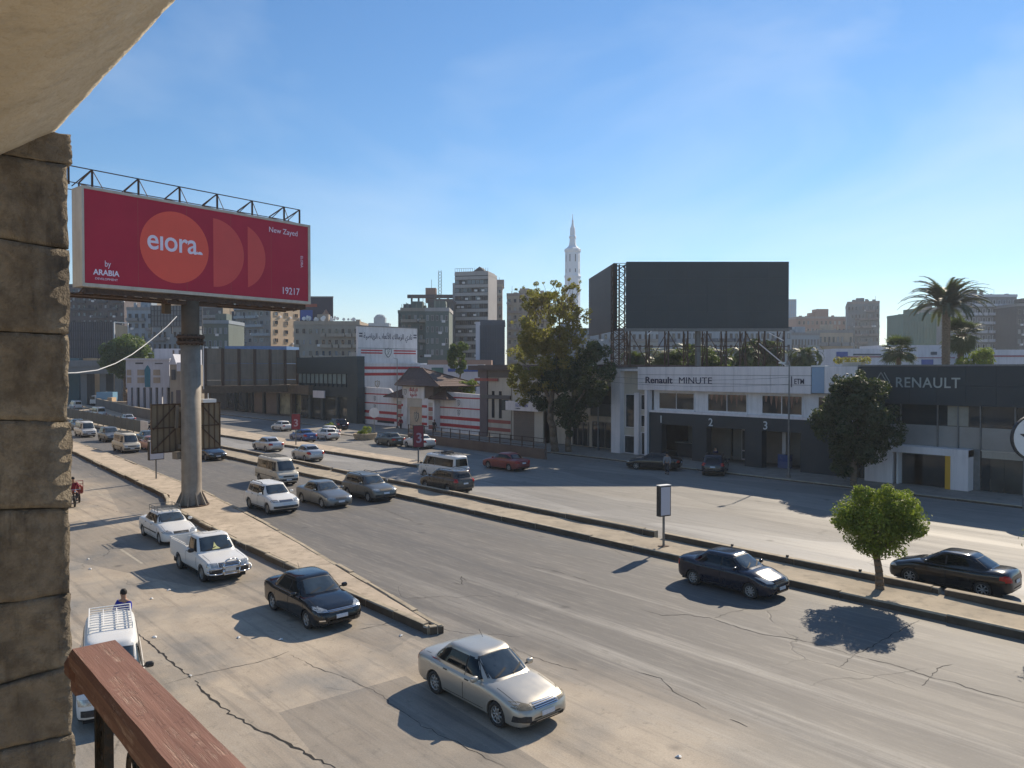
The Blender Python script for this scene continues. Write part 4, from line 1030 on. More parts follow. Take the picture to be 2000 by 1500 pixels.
# --- suvs
def suv(L=4.3, W=1.80, H=1.67, wr=.35, paint=None, belt=1.07, **k):
    s = sedan(L=L, W=W, H=H, wb=2.67, belt=belt, hood=.98, boot=1.06, f0=1.12, f1=.40, r0=-2.10, r1=-1.78, wr=wr, paint=paint)
    f = L/2
    s.update(name='suv_car', deck=[(-f,.62),(-f+.03,.90),(-f+.08,belt+.02),(0,belt+.05),(.97,belt+.04),(1.35,belt),(f-.5,.98),(f-.2,.90),(f-.06,.78),(f,.56)],
      sill=[(-f,.46),(-f+.15,.34),(0,.28),(f-.3,.28),(f,.40)], round=.36,
      side=[[(.03,belt+.06),(.66,belt+.05),(.42,H-.17),(.03,H-.14)],[(-.85,belt+.07),(-.04,belt+.06),(-.04,H-.14),(-.83,H-.14)],[(-1.60,belt+.14),(-.94,belt+.08),(-.92,H-.15),(-1.50,H-.20)]],
      ws=[(-.66,belt+.08),(.66,belt+.08),(.54,H-.12),(.25,H-.10),(-.25,H-.10),(-.54,H-.12)], rw=[(-.58,belt+.10),(.58,belt+.10),(.48,H-.20),(-.48,H-.20)],
      seams=[(1.05,.36,belt),(0,.36,H-.15),(-.92,.42,belt+.05)], boot=None, hood=1.25, handles=[(.13,belt-.10),(-.76,belt-.08)],
      cab=dict(z0=belt-.05, z1=H, f0=1.20, f1=.42, r0=-f+.05, r1=-f+.38, w0=.06, w1=.20, n=6, fp=.95, rp=.9),
      head=[('F',[(.46,.76),(.80,.76),(.84,.92),(.50,.90)]),('S',[(f-.36,.80),(f-.12,.78),(f-.12,.88),(f-.32,.93)])], tail=[('F',[(.62,.86),(.84,.86),(.84,1.12),(.66,1.10)]),('S',[(-f+.03,.88),(-f+.22,.90),(-f+.2,1.08),(-f+.05,1.08)])],
      front=[('grille', rect(-.42,.42,.76,.88), M['plastic']),('front_bumper', rect(-.78,.78,.40,.54), M['plastic']),('license_plate', rect(-.21,.21,.56,.67), M['plate'])],
      rear=[('rear_bumper', rect(-.75,.75,.46,.60), M['plastic']),('license_plate', rect(-.2,.2,.72,.83), M['plate'])],
      sides=[('sill_trim', rect(-1.0,1.0,.30,.40), M['plastic'])], mirror=(.66, belt+.08, 1.1), rim='steel', extra=[rails])
    s.update(k); return s
dus = make_vehicle(suv(L=4.31, W=1.82, H=1.69, paint=PA['white'], mmat=None, extra=[rails, chrome_slats(.77,.87,.42,2)]))
place(dus, (484,992), (520,1006), 2.67, 'white compact SUV with black roof rails closest to the traffic island kerb', W=1.82); dus.location = (-45.1, 19.95, 0)
car = make_vehicle(suv(L=4.55, W=1.80, H=1.64, paint=PA['slate'], wr=.33, rim='alloy7')); car.location = (-44.9, 27.0-.35, 0); car['label'] = 'dark grey five-door car with roof rails driving along the median kerb'; car['group'] = 'vehicles in the traffic'
sp = make_vehicle(suv(L=4.44, W=1.85, H=1.63, paint=PA['brown'], wr=.35, rim='alloy5', belt=1.10)); sp.location = (-43.9, 32.4, 0); sp.rotation_euler = (0, 0, math.pi); sp['label'] = 'dark brown SUV driving away just across the median'; sp['group'] = 'vehicles in the traffic'
cam_ = make_vehicle(sedan(L=4.70, W=1.78, H=1.48, wb=2.72, belt=.98, hood=.86, boot=1.04, f0=1.12, f1=.26, r0=-1.74, r1=-1.0, wr=.32, rim='alloy7', paint=PA['grey'])); cam_.location = (-44.9, 23.35, 0); cam_['label'] = 'grey sedan between the white SUV and the dark grey roof-railed car'; cam_['group'] = 'vehicles in the traffic'
def put(src, x, y, yaw, label, mat):
    c = copy_tree(src); c.location = (x, y, 0); c.rotation_euler = (0, 0, math.radians(yaw)); c['label'] = label; c['group'] = 'vehicles in the traffic'; return repaint(c, mat)
put(dus, -101.4, 24.6, 0, 'grey SUV with its shadow on the open lane left of the cream van', PA['grey'])
put(cam_, -87.4, 25.4, 0, 'dull red sedan half hidden behind the small rusty billboard', PA['pink'])
put(cam_, -95.5, 28.0-.7, 0, 'blue grey sedan directly behind the dull red one', PA['teal'])
put(cam_, -74.9, 27.2-.3, 0, 'black sedan peeping out right of the thick pole under the small billboard', PA['black'])
put(cam_, -124.5, 26.0, 0, 'pale blue sedan behind the white van at the far left', PA['teal'])
put(peug, -134.5, 35.2, 180, 'white sedan driving away behind the median fence', PA['lsilver'])
put(cam_, -78.6, 34.4, 180, 'light silver sedan on the far carriageway beside the long separator kerb', PA['lsilver'])
put(sunny, -67.8, 33.6, 176, 'silver sedan with red tail lights above the cream minibus', PA['lsilver'])
put(sunny, -85.9, 42.0, 180, 'bright blue sedan beside the left red advertising panel', PA['blue'])
old = make_vehicle(sedan(L=4.2, W=1.62, H=1.40, wb=2.45, belt=.92, hood=.84, boot=.96, f0=.92, f1=.46, r0=-1.45, r1=-1.05, wr=.29, rim='steel', paint=PA['white'], round=.22, strip=(-1.3,1.3,.52,.56)))
old.location = (-102.8, 47.1, 0); old.rotation_euler = (0, 0, math.pi); old['label'] = 'old white boxy sedan standing alone in the shade before the shops'; old['group'] = 'vehicles in the traffic'
put(old, -86.3, 45.4, 178, 'white old saloon nearest the planter, right of the blue sedan', PA['white'])
put(old, -90.3, 47.7, 178, 'white old saloon behind the one by the planter', PA['white'])
put(dus, -98.6, 53.3, 180, 'dark blue SUV parked in the shade of the dark green building', PA['navy'])
put(cam_, -75.0, 47.3, 176, 'dark green sedan next to the round planter before the striped wall', PA['dgreen'])
put(sunny, -70.4, 48.2, 180, 'white sedan behind the red advertising panel at the striped wall', PA['white'])
put(cam_, -50.2, 43.4, 180, 'dark red sedan in the shade beyond the white minibus', PA['red'])
put(cam_, -41.7, 53.0, 205, 'black sedan parked outside the white entrance of the service garage', PA['black'])
put(dus, -36.6, 54.6, 118, 'dark SUV seen from behind waiting at the garage bay number one', PA['navy'])
put(hiace, -186, 38.5, 180, 'white van far down the avenue beyond the fence', PA['white'])
put(peug, -206, 24.5, 0, 'white sedan far down the near carriageway behind the pier', PA['white'])
# ============================================================ TREES AND PLANTS
def leafmat(name, c1, c2, c3=None, rough=.55, trans=.25):
    t = NT(name); c = t.coord('World'); n = t.noise(c, 1.7, 4, .7); n2 = t.noise(c, 9, 2)
    cc = t.mix(t.ramp(n, .35, .65), c1, c2)
    if c3: cc = t.mix(t.ramp(n2, .52, .68), cc, c3)
    t.set(cc, max(rough, .58), 0, .28)
    tr = t.n('BsdfTranslucent'); t.val(t.mix(.5, cc, (.25,.35,.03)), tr.inputs['Color']); mx = t.n('MixShader'); mx.inputs[0].default_value = trans
    t.l(t.b.outputs[0], mx.inputs[1]); t.l(tr.outputs[0], mx.inputs[2]); t.l(mx.outputs[0], t.out.inputs[0]); return t.mat
M['leaf_ficus'] = leafmat('ficus_leaves', (.10,.14,.018), (.23,.28,.035), (.34,.37,.05), .42, .42)
M['leaf_dark'] = leafmat('dark_tree_leaves', (.022,.038,.018), (.05,.072,.03), (.07,.08,.035), .38, .15)
M['leaf_autumn'] = leafmat('yellowing_leaves', (.17,.15,.05), (.36,.27,.075), (.50,.30,.08), .6, .5)
M['leaf_green'] = leafmat('park_leaves', (.05,.085,.025), (.10,.15,.04), None, .55, .3)
M['leaf_palm'] = leafmat('palm_fronds', (.055,.085,.035), (.10,.125,.055), (.15,.14,.07), .5, .2)
M['leaf_date'] = leafmat('date_palm_fronds', (.060,.080,.055), (.105,.115,.075), (.16,.13,.08), .6, .15)
def leaves(name, cents, n, size, mat, parent, seed=0, flat=.0):
    """many small leaf faces spread over clumps; cents = (x,y,z,radius)"""
    R = np.random.RandomState(seed); C = np.array(cents, float); w = C[:,3]**2; w /= w.sum()
    idx = R.choice(len(C), n, p=w); d = R.normal(size=(n,3)); d /= np.linalg.norm(d, axis=1)[:,None]
    rad = C[idx,3]*(.45+.55*R.rand(n)**.45)*np.where(R.rand(n) < .06, 1.18, 1)
    c = C[idx,:3] + d*rad[:,None]*np.array([1,1,.88])
    nrm = d + R.normal(size=(n,3))*.75 + np.array([0,0,.35]); nrm /= np.linalg.norm(nrm, axis=1)[:,None]
    u = np.cross(nrm, R.normal(size=(n,3))); u /= np.linalg.norm(u, axis=1)[:,None]; v = np.cross(nrm, u)
    s = size*(.6+.8*R.rand(n))[:,None]
    bend = nrm*s*.18
    V = np.stack([c-u*s, c-v*s*.42+bend, c+u*s, c+v*s*.42+bend], 1).reshape(-1,3)
    me = bpy.data.meshes.new(name); me.vertices.add(4*n); me.vertices.foreach_set('co', V.ravel())
    me.loops.add(4*n); me.loops.foreach_set('vertex_index', np.arange(4*n, dtype=np.int32))
    me.polygons.add(n); me.polygons.foreach_set('loop_start', np.arange(0, 4*n, 4, dtype=np.int32)); me.polygons.foreach_set('loop_total', np.full(n, 4, dtype=np.int32))
    me.materials.append(mat); me.update(); me.validate(); return link(name, me, parent)
def limb(m, a, b, r0, r1, seed, k=5, wob=.12):
    R = random.Random(seed); a = Vector(a); b = Vector(b); p = a; L = (b-a).length
    for i in range(1, k+1):
        q = a.lerp(b, i/k) + (Vector((R.gauss(0, 1), R.gauss(0, 1), R.gauss(0, .5)))*wob*L/k if i < k else Vector())
        m.tube(p, q, r0+(r1-r0)*(i-1)/k, 8, r0+(r1-r0)*i/k); p = q
# clipped ficus on the median
def ficus(loc, label, seed, top=3.95, rad=1.70, low=1.25):
    t = thing('ficus_tree', label, 'tree', loc, 0, 'clipped trees on the central median')
    m = MB(); limb(m, (.05,0,-.1), (-.12,.05,1.35), .17, .12, seed, 6, .08)
    for i in range(7): a = i*.9+seed; limb(m, (-.12,.05,1.3), (math.cos(a)*.8, math.sin(a)*.8, 2.0+.25*(i % 3)), .075, .03, seed+i, 4)
    m.build('trunk', M['bark'], t, True)
    R = random.Random(seed); cs = []; mz = (top+low)/2
    for i in range(62):
        a = R.uniform(0, 6.28); z = R.uniform(-1, 1); rr = (1-max(z, -.2)**2*.8)**.5*R.uniform(.35, .86)*(1+.12*math.sin(a*3+seed))
        if z < -.35: rr *= .62
        cs.append((math.cos(a)*rr*rad, math.sin(a)*rr*rad, mz + z*(top-low)*.40 + R.uniform(-.12,.12), R.uniform(.22, .46)))
    cs += [(0,0,mz+.15,1.25),(.75,.3,mz+.1,.9),(-.75,-.3,mz+.15,.9),(-.2,.8,mz,.8),(.2,-.8,mz,.8)]
    cs += [(c[0]*1.16, c[1]*1.16, mz+(c[2]-mz)*1.22, R.uniform(.13,.24)) for c in cs[:62:1] if c[2] > mz-.4]
    leaves('crown', cs, 24000, .062, M['leaf_ficus'], t, seed)
    return t
ficus(G(1716,1160) + Vector((0,0,.2)), 'small round clipped tree with bright green crown in the central median', 3)
ficus((-6.2, 29.9, .2), 'second clipped median tree, only its leaf edge showing at the right border', 8)
# large dark street tree in front of the showroom
def broad(name, label, loc, cs, n, size, mat, trunk, seed, group=None, bark='bark'):
    t = thing(name, label, 'tree', loc, 0, group); m = MB()
    for a, b, r0, r1 in trunk: limb(m, a, b, r0, r1, seed+int(b[0]*10), 6)
    m.build('trunk', M[bark], t, True); leaves('crown', cs, n, size, mat, t, seed); return t
def blob(R, cx, cy, cz, rx, ry, rz, k, r0, r1, squash=1):
    out = []
    for i in range(k):
        a = R.uniform(0, 6.28); z = R.uniform(-1, 1); q = (1-z*z)**.5*R.uniform(.3, .95); out.append((cx+math.cos(a)*q*rx, cy+math.sin(a)*q*ry, cz+z*rz, R.uniform(r0, r1)))
    return out
R = random.Random(4)
cs = blob(R, 0, 0, 4.9, 3.2, 2.6, 2.7, 90, .35, .85) + blob(R, .2, 0, 6.9, 2.2, 1.9, 1.0, 30, .3, .6) + [(0,0,4.8,2.2),(.3,.1,8.3,.35),(-1.4,.1,7.9,.4)] + blob(R, -1.0, -.2, 1.6, 1.2, 1.0, .8, 12, .3, .5)
broad('street_tree', 'tall dark round-crowned tree on the pavement before the car showroom', G(1668,952), cs, 26000, .13, M['leaf_dark'], [((0,0,0),(0,.1,2.6),.24,.17),((0,.1,2.4),(1.2,.2,4.5),.12,.05),((0,.1,2.4),(-1.3,0,4.8),.12,.05),((0,.1,2.5),(.1,.6,6),.12,.04)], 12)
# tall straggly yellowing tree
R = random.Random(9)
cs = blob(R, -1.2, 0, 13.4, 5.0, 3.2, 3.0, 190, .22, .5) + blob(R, -1.6, .3, 9.5, 5.2, 3.6, 3.0, 120, .3, .7) + blob(R, 2.0, 0, 13.0, 2.6, 2.4, 2.6, 50, .2, .5) + blob(R, -5.0, 0, 7.0, 2.6, 2.0, 2.0, 40, .25, .55)
t1 = broad('tall_tree', 'tall straggly tree with yellowing leaves rising in front of the white minaret', G(1084,884), cs, 22000, .15, M['leaf_autumn'],
   [((0,0,0),(-.6,0,5),.42,.30),((-.6,0,5),(-3.2,.3,10),.22,.08),((-.6,0,5),(.4,.3,12),.26,.10),((.4,.3,12),(.8,.2,17.2),.10,.03),((-.2,0,8),(3.0,.2,12.5),.14,.05),((-3.2,.3,10),(-3.4,.2,14.5),.08,.03),((-1,0,7),(-5.4,.3,9.5),.12,.05)], 21)
twigs = [(R.uniform(-5.2,3.2), R.uniform(-1.5,1.5), R.uniform(15.0,17.9), R.uniform(.15,.36)) for _ in range(60)]
m = MB()
for x, y, z, r in twigs: limb(m, (x*.75, y*.6, z-2.2), (x, y, z), .035, .012, int(x*50)+500, 4, .25)
m.build('twigs', M['bark'], t1); leaves('upper_leaves', twigs, 2600, .13, M['leaf_autumn'], t1, 77)
cs = blob(R, 0, 0, 6.8, 3.6, 2.6, 2.8, 70, .35, .9) + blob(R, 3.6, 0, 8.6, 2.4, 2.0, 2.4, 36, .3, .75) + blob(R, -4.0, -.2, 6.2, 2.0, 1.6, 1.6, 24, .25, .6) + blob(R, .4, 0, 3.6, 1.6, 1.3, 1.6, 14, .35, .7)
broad('shade_tree', 'dense dark green tree growing under the tall yellowing one before the shops', G(1092,884)+Vector((.9,.5,0)), cs, 20000, .15, M['leaf_dark'],
   [((0,0,0),(.4,0,4),.34,.22),((.4,0,4),(3.4,0,8),.16,.06),((.4,0,4),(-2.6,0,7),.16,.06)], 31)
R = random.Random(14)
cs = blob(R, 0, 0, 9.8, 7.5, 5, 3.6, 70, 1.1, 2.3)
p = P(246, 800, 175)
broad('banyan_tree', 'wide green tree rising behind the pale corner shop at the left', (p.x, p.y, 0), [(x*.95, y, z+1.9, r) for x, y, z, r in cs], 22000, .36, M['leaf_green'], [((0,0,0),(0,0,8),.6,.4),((0,0,5),(-4,0,9),.3,.1),((0,0,5),(4,0,9),.3,.1)], 41)
# palms
def fronds(parent, n, L, seed, droop, mat, wd=.34, fan=False, z0=0, upmin=-.5):
    R = random.Random(seed)
    for i in range(n):
        az = i*2.399+R.uniform(-.2,.2); el = R.uniform(upmin, 1.35); v = []; f = []; p = Vector((0,0,z0)); l = L*R.uniform(.8,1.1); k = 9
        d0 = el; path = [p.copy()]; a = d0
        for j in range(k):
            a -= droop*(j+1)/k*.42; p = p + Vector((math.cos(az)*math.cos(a), math.sin(az)*math.cos(a), math.sin(a)))*l/k; path.append(p.copy())
        m = MB(); side = Vector((-math.sin(az), math.cos(az), 0))
        if not fan:
            for q0, q1 in zip(path[:-1], path[1:]): m.bar(q0, q1, .035)
            for j in range(1, 42):
                t = j/42*(len(path)-1); i0 = min(int(t), len(path)-2); q = path[i0].lerp(path[i0+1], t-i0); dr = (path[i0+1]-path[i0]).normalized()
                ll = wd*2.0*math.sin(math.pi*min(1, .15+.85*(j/42))**.8)+.12
                for sgn in (-1, 1):
                    tip = q + (side*sgn*.8 + dr*.75 + Vector((0,0,-.18*droop+.25))).normalized()*ll; b = dr*.085
                    m.add([q-b, q+b, tip], [(0,1,2)])
        else:
            q = path[4]; up = Vector((0,0,1)); dr = (path[5]-path[4]).normalized()
            m.bar(path[0], path[2], .03); m.bar(path[2], q, .03)
            nn = side.cross(dr)
            for j in range(15):
                t = (j/14-.5)*3.6; e = dr*math.cos(t)+side*math.sin(t); tip = q+e*l*.42+Vector((0,0,-.12*l*R.random())) ; b = (side*math.cos(t)-dr*math.sin(t))*.055*l*.4
                mid = q+e*l*.22; m.add([q, mid-b*1.2, tip, mid+b*1.2], [(0,1,2,3)])
        m.build('frond', mat, parent)
def palm(label, loc, h, n, L, seed, r=.3, droop=1.4, fan=False, mat='leaf_palm', upmin=-.5, group=None):
    t = thing('palm_tree', label, 'palm tree', loc, 0, group)
    m = MB(); R = random.Random(seed); k = max(4, int(h/.35)); z = 0
    for i in range(k):
        z1 = h*(i+1)/k; m.tube((0,0,z), (0,0,z1), r*(1.0 if i else 1.15), 9, r*1.18); z = z1
    for i in range(14): a = i*2.4; m.bar((math.cos(a)*r*.8, math.sin(a)*r*.8, h-.7+.05*i), (math.cos(a)*r*2.0, math.sin(a)*r*2.0, h-.1+.05*i), .07)
    m.build('trunk', M['palmtrunk'], t)
    fronds(t, n, L, seed, droop, M[mat], fan=fan, z0=h, upmin=upmin); return t
def base(px, D): p = P(px, 750, D); return (p.x, p.y, 0)
palm('tall date palm with long arching fronds above the showroom roof', base(1847, 92), 8.6+(722-600)/1500*92-.2, 110, 5.4, 5, .42, .62, mat='leaf_date', upmin=.12)
palm('shorter bushy fan palm standing close against the tall date palm', base(1876, 95), 12.9, 80, 3.3, 6, .36, .5, True, upmin=-1.2)
palm('bushy fan palm behind the roof edge left of the tall date palm', base(1755, 90), 10.6, 60, 2.9, 7, .25, .5, True)
palm('feathery low palm just right of the big dark screen', base(1572, 98), 10.3, 44, 3.6, 8, .22, 1.5)
for i, px in enumerate((1243, 1292, 1345, 1400, 1455, 1498)):
    palm(['leafy palm seen between the lattice legs under the left end of the big screen','palm behind the second pair of lattice legs from the left','palm behind the grey middle post under the big screen','palm right of the grey middle post under the big screen','palm behind the fourth pair of lattice legs','palm behind the thick right brace under the big screen'][i],
         base(px, 94+3*(i % 3)), 9.7+.5*(i % 3), 34, 3.4, 20+i, .22, 1.4, i % 2 == 1)
R = random.Random(33)
for px, D, h, lab in ((898, 112, 12.4, 'small green tree beyond the gatehouse, the left and taller one'), (914, 108, 7.0, 'bright green young tree just right of the tiled gatehouse roof')):
    cs = blob(R, 0, 0, h-2, 1.9, 1.6, 2.0, 22, .4, .8); broad('young_tree', lab, base(px, D), cs, 4200, .17, M['leaf_green' if h > 10 else 'leaf_ficus'], [((0,0,0),(0,0,h-2),.18,.08)], 50+px)
cs = blob(R, 0, 0, 9.2, 3.4, 2, 1.3, 22, .4, .8); broad('roof_bush', 'low green bushes along the showroom roofline right of the palms', base(1912, 86), cs, 4000, .16, M['leaf_ficus'], [((0,0,0),(0,0,8),.18,.08)], 66)
cs = blob(R, 0, 0, 9.3, 6, 2, 1.6, 40, .5, 1.0); broad('garden_trees', 'green garden tree glimpsed through the steel legs below the big screen', base(1360, 93), cs, 9000, .18, M['leaf_green'], [((0,0,0),(0,0,8),.18,.08)], 67)
cs = blob(R, 0, 0, 10.8, 2.6, 2, 1.4, 20, .5, 1.0); broad('garden_trees', 'darker green garden tree behind the right end of the steel legs', base(1485, 100), cs, 5000, .18, M['leaf_dark'], [((0,0,0),(0,0,8),.18,.08)], 68)

# ============================================================ STREET FURNITURE
def lightbox(px, py, label, hbox, wbox, yaw, zb):
    p = G(px, py, .2); t = thing('lightbox_sign', label, 'advertising sign', p, yaw)
    MB().box(-.04,.04,-.04,.04,0,zb).build('post', M['steel'], t); MB().box(-.22,.22,-.16,.16,-.02,.03).build('foot', M['rust'], t)
    m = MB(); m.box(-wbox/2, wbox/2, -.13, .13, zb, zb+hbox); m.build('case', M['plastic'], t)
    MB().box(-wbox/2+.05, wbox/2-.05, -.145, -.12, zb+.06, zb+hbox-.06).build('face', M['lilac_face'], t)
    MB().box(-wbox/2+.05, wbox/2-.05, .12, .145, zb+.06, zb+hbox-.06).build('face', M['lilac_face'], t)
    MB().box(-wbox/2-.01, wbox/2+.01, -.15, .15, zb+hbox, zb+hbox+.03).build('cap', M['white'], t); return t
M['steel_lilac'] = pm('dull_lilac_print', (.45, .33, .38), .6, var=.1, bump=0); M['dullred'] = pm('dull_red_print', (.24, .03, .045), .6, var=.15, scale=1, bump=0)
M['lilac_face'] = pm('blank_sign_face', (.50, .50, .56), .5, var=.06, bump=0)
lightbox(1296, 1067, 'blank white lightbox sign on a thin post in the central median', 1.45, .66, math.radians(78), 1.45)
lightbox(305, 936, 'small blank pinkish sign on a thin post on the traffic island', 1.45, 1.15, BYAW, 1.5)
def lamp(px, py, h, label, arms=1, yaw=0, D=None, grp='street lamp posts'):
    p = G(px, py); t = thing('street_lamp', label, 'street lamp', p, yaw, grp)
    m = MB(); m.tube((0,0,0),(0,0,h),.085,8,.05); m.box(-.13,.13,-.13,.13,0,.4); m.build('post', M['steel'], t)
    for k in range(arms):
        s = 1 if k == 0 else -1
        MB().bar((0,0,h-.05),(0,-s*.9,h+.12),.05).build('arm', M['steel'], t); MB().box(-.12,.12,*(sorted((-s*.8,-s*1.4))),h+.07,h+.19).build('lamp_head', M['white'], t)
    return t
lamp(1540, 936, 9.0, 'grey lamp post with a single white head before the garage bay three')
lamp(1168, 882, 8.9, 'grey lamp post beside the tall tree left of the garage', 1)
lamp(222, 770, 15.5, 'thin lamp post far left before the wide green tree', 2)
lamp(169, 765, 15.0, 'thin lamp post farthest left beside the stone pier', 2)
lamp(305, 800, 12, 'thin dark pole rising behind the small rusty billboard', 1)
lamp(776, 838, 10.2, 'thin dark pole standing before the tiled gatehouse roof', 1)
lamp(913, 846, 4.6, 'short floodlight post before the right striped wall', 1)
# red advertising panels with a white swirl
def swirl(cx, cz, r, w):
    vs = []; fs = []; k = 30
    for i in range(k+1):
        t = i/k; a = -1.2+4.4*t; rr = r*(.45+.0*t)
        if t < .5: c = (cx, cz+r*.45); an = -.6+ 4.3*t*1.0
        else: c = (cx, cz-r*.45); an = 0
        vs.append((cx + r*.55*math.sin(t*2*math.pi*1.0)*(1), cz + r*(1-2*t)))
    return vs
def redpanel(px, py, D_label, z0, h, w):
    p = G(px, py, .2); t = thing('advertising_panel', D_label, 'advertising panel', p, VIEWYAW+.35)
    MB().box(-.06,.06,-.05,.05,0,z0).build('post', M['steel'], t); MB().box(-w/2,w/2,-.1,.1,z0,z0+h).build('case', M['plastic'], t)
    MB().box(-w/2+.05,w/2-.05,-.12,-.09,z0+.05,z0+h-.05).build('face', M['dullred'], t)
    text('3', h*.62, M['steel_lilac'], t, (-w*.27, -.135, z0+h*.22), extrude=.01, bold=.02, name='emblem')
redpanel(817, 904, 'red advertising panel with a pale curved emblem before the white sedan and striped wall', 1.4, 2.0, .98)
redpanel(578, 869, 'red advertising panel with a pale curved emblem left of the bright blue sedan', 1.7, 1.8, 1.0)
redpanel(262, 803, 'small faded red panel far left below the pale corner shop', .8, 2.2, 2.6)
t = thing('traffic_sign', 'round pale traffic sign seen from the back before the left striped wall', 'traffic sign', G(731, 858), VIEWYAW)
MB().tube((0,0,0),(0,0,3.4),.05,8).build('post', M['steel'], t); m = MB(); m.prism_y([(.62*math.cos(i*math.pi/12), 3.3+.62*math.sin(i*math.pi/12)) for i in range(24)], -.09, -.05); m.build('disc', M['dirtywhite'], t)
p = onY(2019, 855, 54.4)
t = thing('round_sign', 'large white round sign with dark rim cut by the right border', 'sign', (p.x, p.y, 0), VIEWYAW)
rr = 1.38; MB().tube((-.55,0,0),(-.55,0,p.z-1.1),.07,8).build('post', M['steel'], t)
m = MB(); m.prism_y([(rr*math.cos(i*math.pi/20), p.z+rr*math.sin(i*math.pi/20)) for i in range(40)], -.1, .1); m.build('rim', M['plastic'], t)
m = MB(); m.prism_y([(rr*.93*math.cos(i*math.pi/20), p.z+rr*.93*math.sin(i*math.pi/20)) for i in range(40)], -.13, -.1); m.build('disc', M['white'], t)
m = MB(); m.prism_y([(-.95,p.z+.25),(-.4,p.z-.15),(-.4,p.z+.25)][::-1], -.15, -.131); m.build('arrow', M['plastic'], t)
# ramp parapet, guard rails and median fence at the far left
def wallrun(name, label, cat, pts, h, th, mat, z0=0, kind=None):
    m = MB()
    for a, b in zip(pts, pts[1:]): m.bar((a[0],a[1],z0+(a[2]+h)/2 if len(a) > 2 else z0+h/2), (b[0],b[1],z0+h/2), th, h) if False else m.add(
        [(a[0],a[1]-th/2,z0),(b[0],b[1]-th/2,z0),(b[0],b[1]+th/2,z0),(a[0],a[1]+th/2,z0),(a[0],a[1]-th/2,z0+h),(b[0],b[1]-th/2,z0+h),(b[0],b[1]+th/2,z0+h),(a[0],a[1]+th/2,z0+h)],
        [(0,3,2,1),(4,5,6,7),(0,1,5,4),(1,2,6,5),(2,3,7,6),(3,0,4,7)])
    o = m.build(name, mat); tag(o, label, cat, kind=kind); return o
M['rampconc'] = pm('dark_ramp_concrete', (.15,.14,.13), .9, var=.2, scale=.5, bump=.1, world=True)
rp_ = wallrun('ramp_parapet', 'long dark concrete parapet of the ramp descending at the far left', 'parapet', [(-330,59.5),(-251,50.9),(-190,44.3),(-150,40.0),(-104,37.3)], 1.9, .3, M['rampconc'])
wallrun('coping', None, None, [(-330,59.5),(-251,50.9),(-190,44.3),(-150,40.0),(-104,37.3)], .10, .42, M['kerb'], 1.9).parent = rp_
wallrun('guard_rail', 'pale low guard rail below the ramp parapet', 'guard rail', [(-260,44.3),(-214,43.2),(-190,41.0),(-150,37.0),(-111,34.2)], .35, .3, M['kerb'])
fence = thing('median_fence', 'grey panelled fence on the central median at the far left', 'fence', (-200, 29.6, .2))
M['fencepanel'] = pm('fence_mesh_grey', (.12,.13,.125), .7, .2, var=.2, scale=.5, bump=0)
for i in range(30):
    x = i*3.1; MB().box(x, x+2.9, -.03, .03, .2, 1.75).build('panel', M['fencepanel'], fence); MB().box(x-.12, x-.04, -.06, .06, 0, 1.9).build('fence_post', M['steel'], fence)
MB().box(93, 96.2, -.03, .03, .3, 1.8).build('panel', M['dirtywhite'], fence)
# steps and railing by the striped wall
pr = thing('underpass_railing', 'brown railing on a low wall around the steps before the striped wall', 'railing', (-77.5, 51.6, 0), math.radians(-1.5))
MB().box(0, 24.5, -.2, .05, 0, 1.0).build('low_wall', pm('brown_low_wall', (.15,.105,.08), .9, var=.2, scale=.7, bump=.1, world=True), pr)
m = MB()
for z in (1.15, 1.55, 1.95): m.box(0, 24.5, -.10, -.04, z, z+.06)
m.build('top_rail', M['rust'], pr)
for i in range(15): MB().box(i*1.75-.04, i*1.75+.04, -.12, -.04, 1.0, 2.05).build('railing_post', M['rust'], pr)
MB().box(-2.5, 0, -.2, .05, 0, .7).build('low_wall', M['cream'], pr)
for i, (px, py, d) in enumerate(((713, 858, 'planter with scrubby shrubs left of the dark green sedan'), (645, 850, 'planter with pale leaves right of the old white saloons'))):
    t = thing('planter', 'round concrete ' + d, 'planter', G(px, py)); MB().lathe([(1.25,0),(1.5,.75),(1.35,.78),(1.3,.6),(0,.62)], 18).build('bowl', M['kerb'], t)
    leaves('shrub', blob(R, 0, 0, 1.0, 1.0, 1.0, .4, 9, .25, .5), 700, .13, M['leaf_ficus'], t, 90+i)
# small studs standing on the parapet of the median
stud = MB().box(-.045,.045,-.045,.045,0,.09).mesh('stud', M['plastic'])
for i, px in enumerate((1386, 1510, 1652)):
    p = G(px, {1386:1077,1510:1095,1652:1125}[px], .5); o = link('road_stud', stud, loc=(p.x, 30.9, .47)); tag(o, 'small black stud on the median parapet ' + {1386: 'just above the roof of the dark navy sedan', 1510: 'between the dark navy sedan and the clipped tree', 1652: 'nearest the clipped tree'}[px], 'road stud', 'studs on the median parapet')
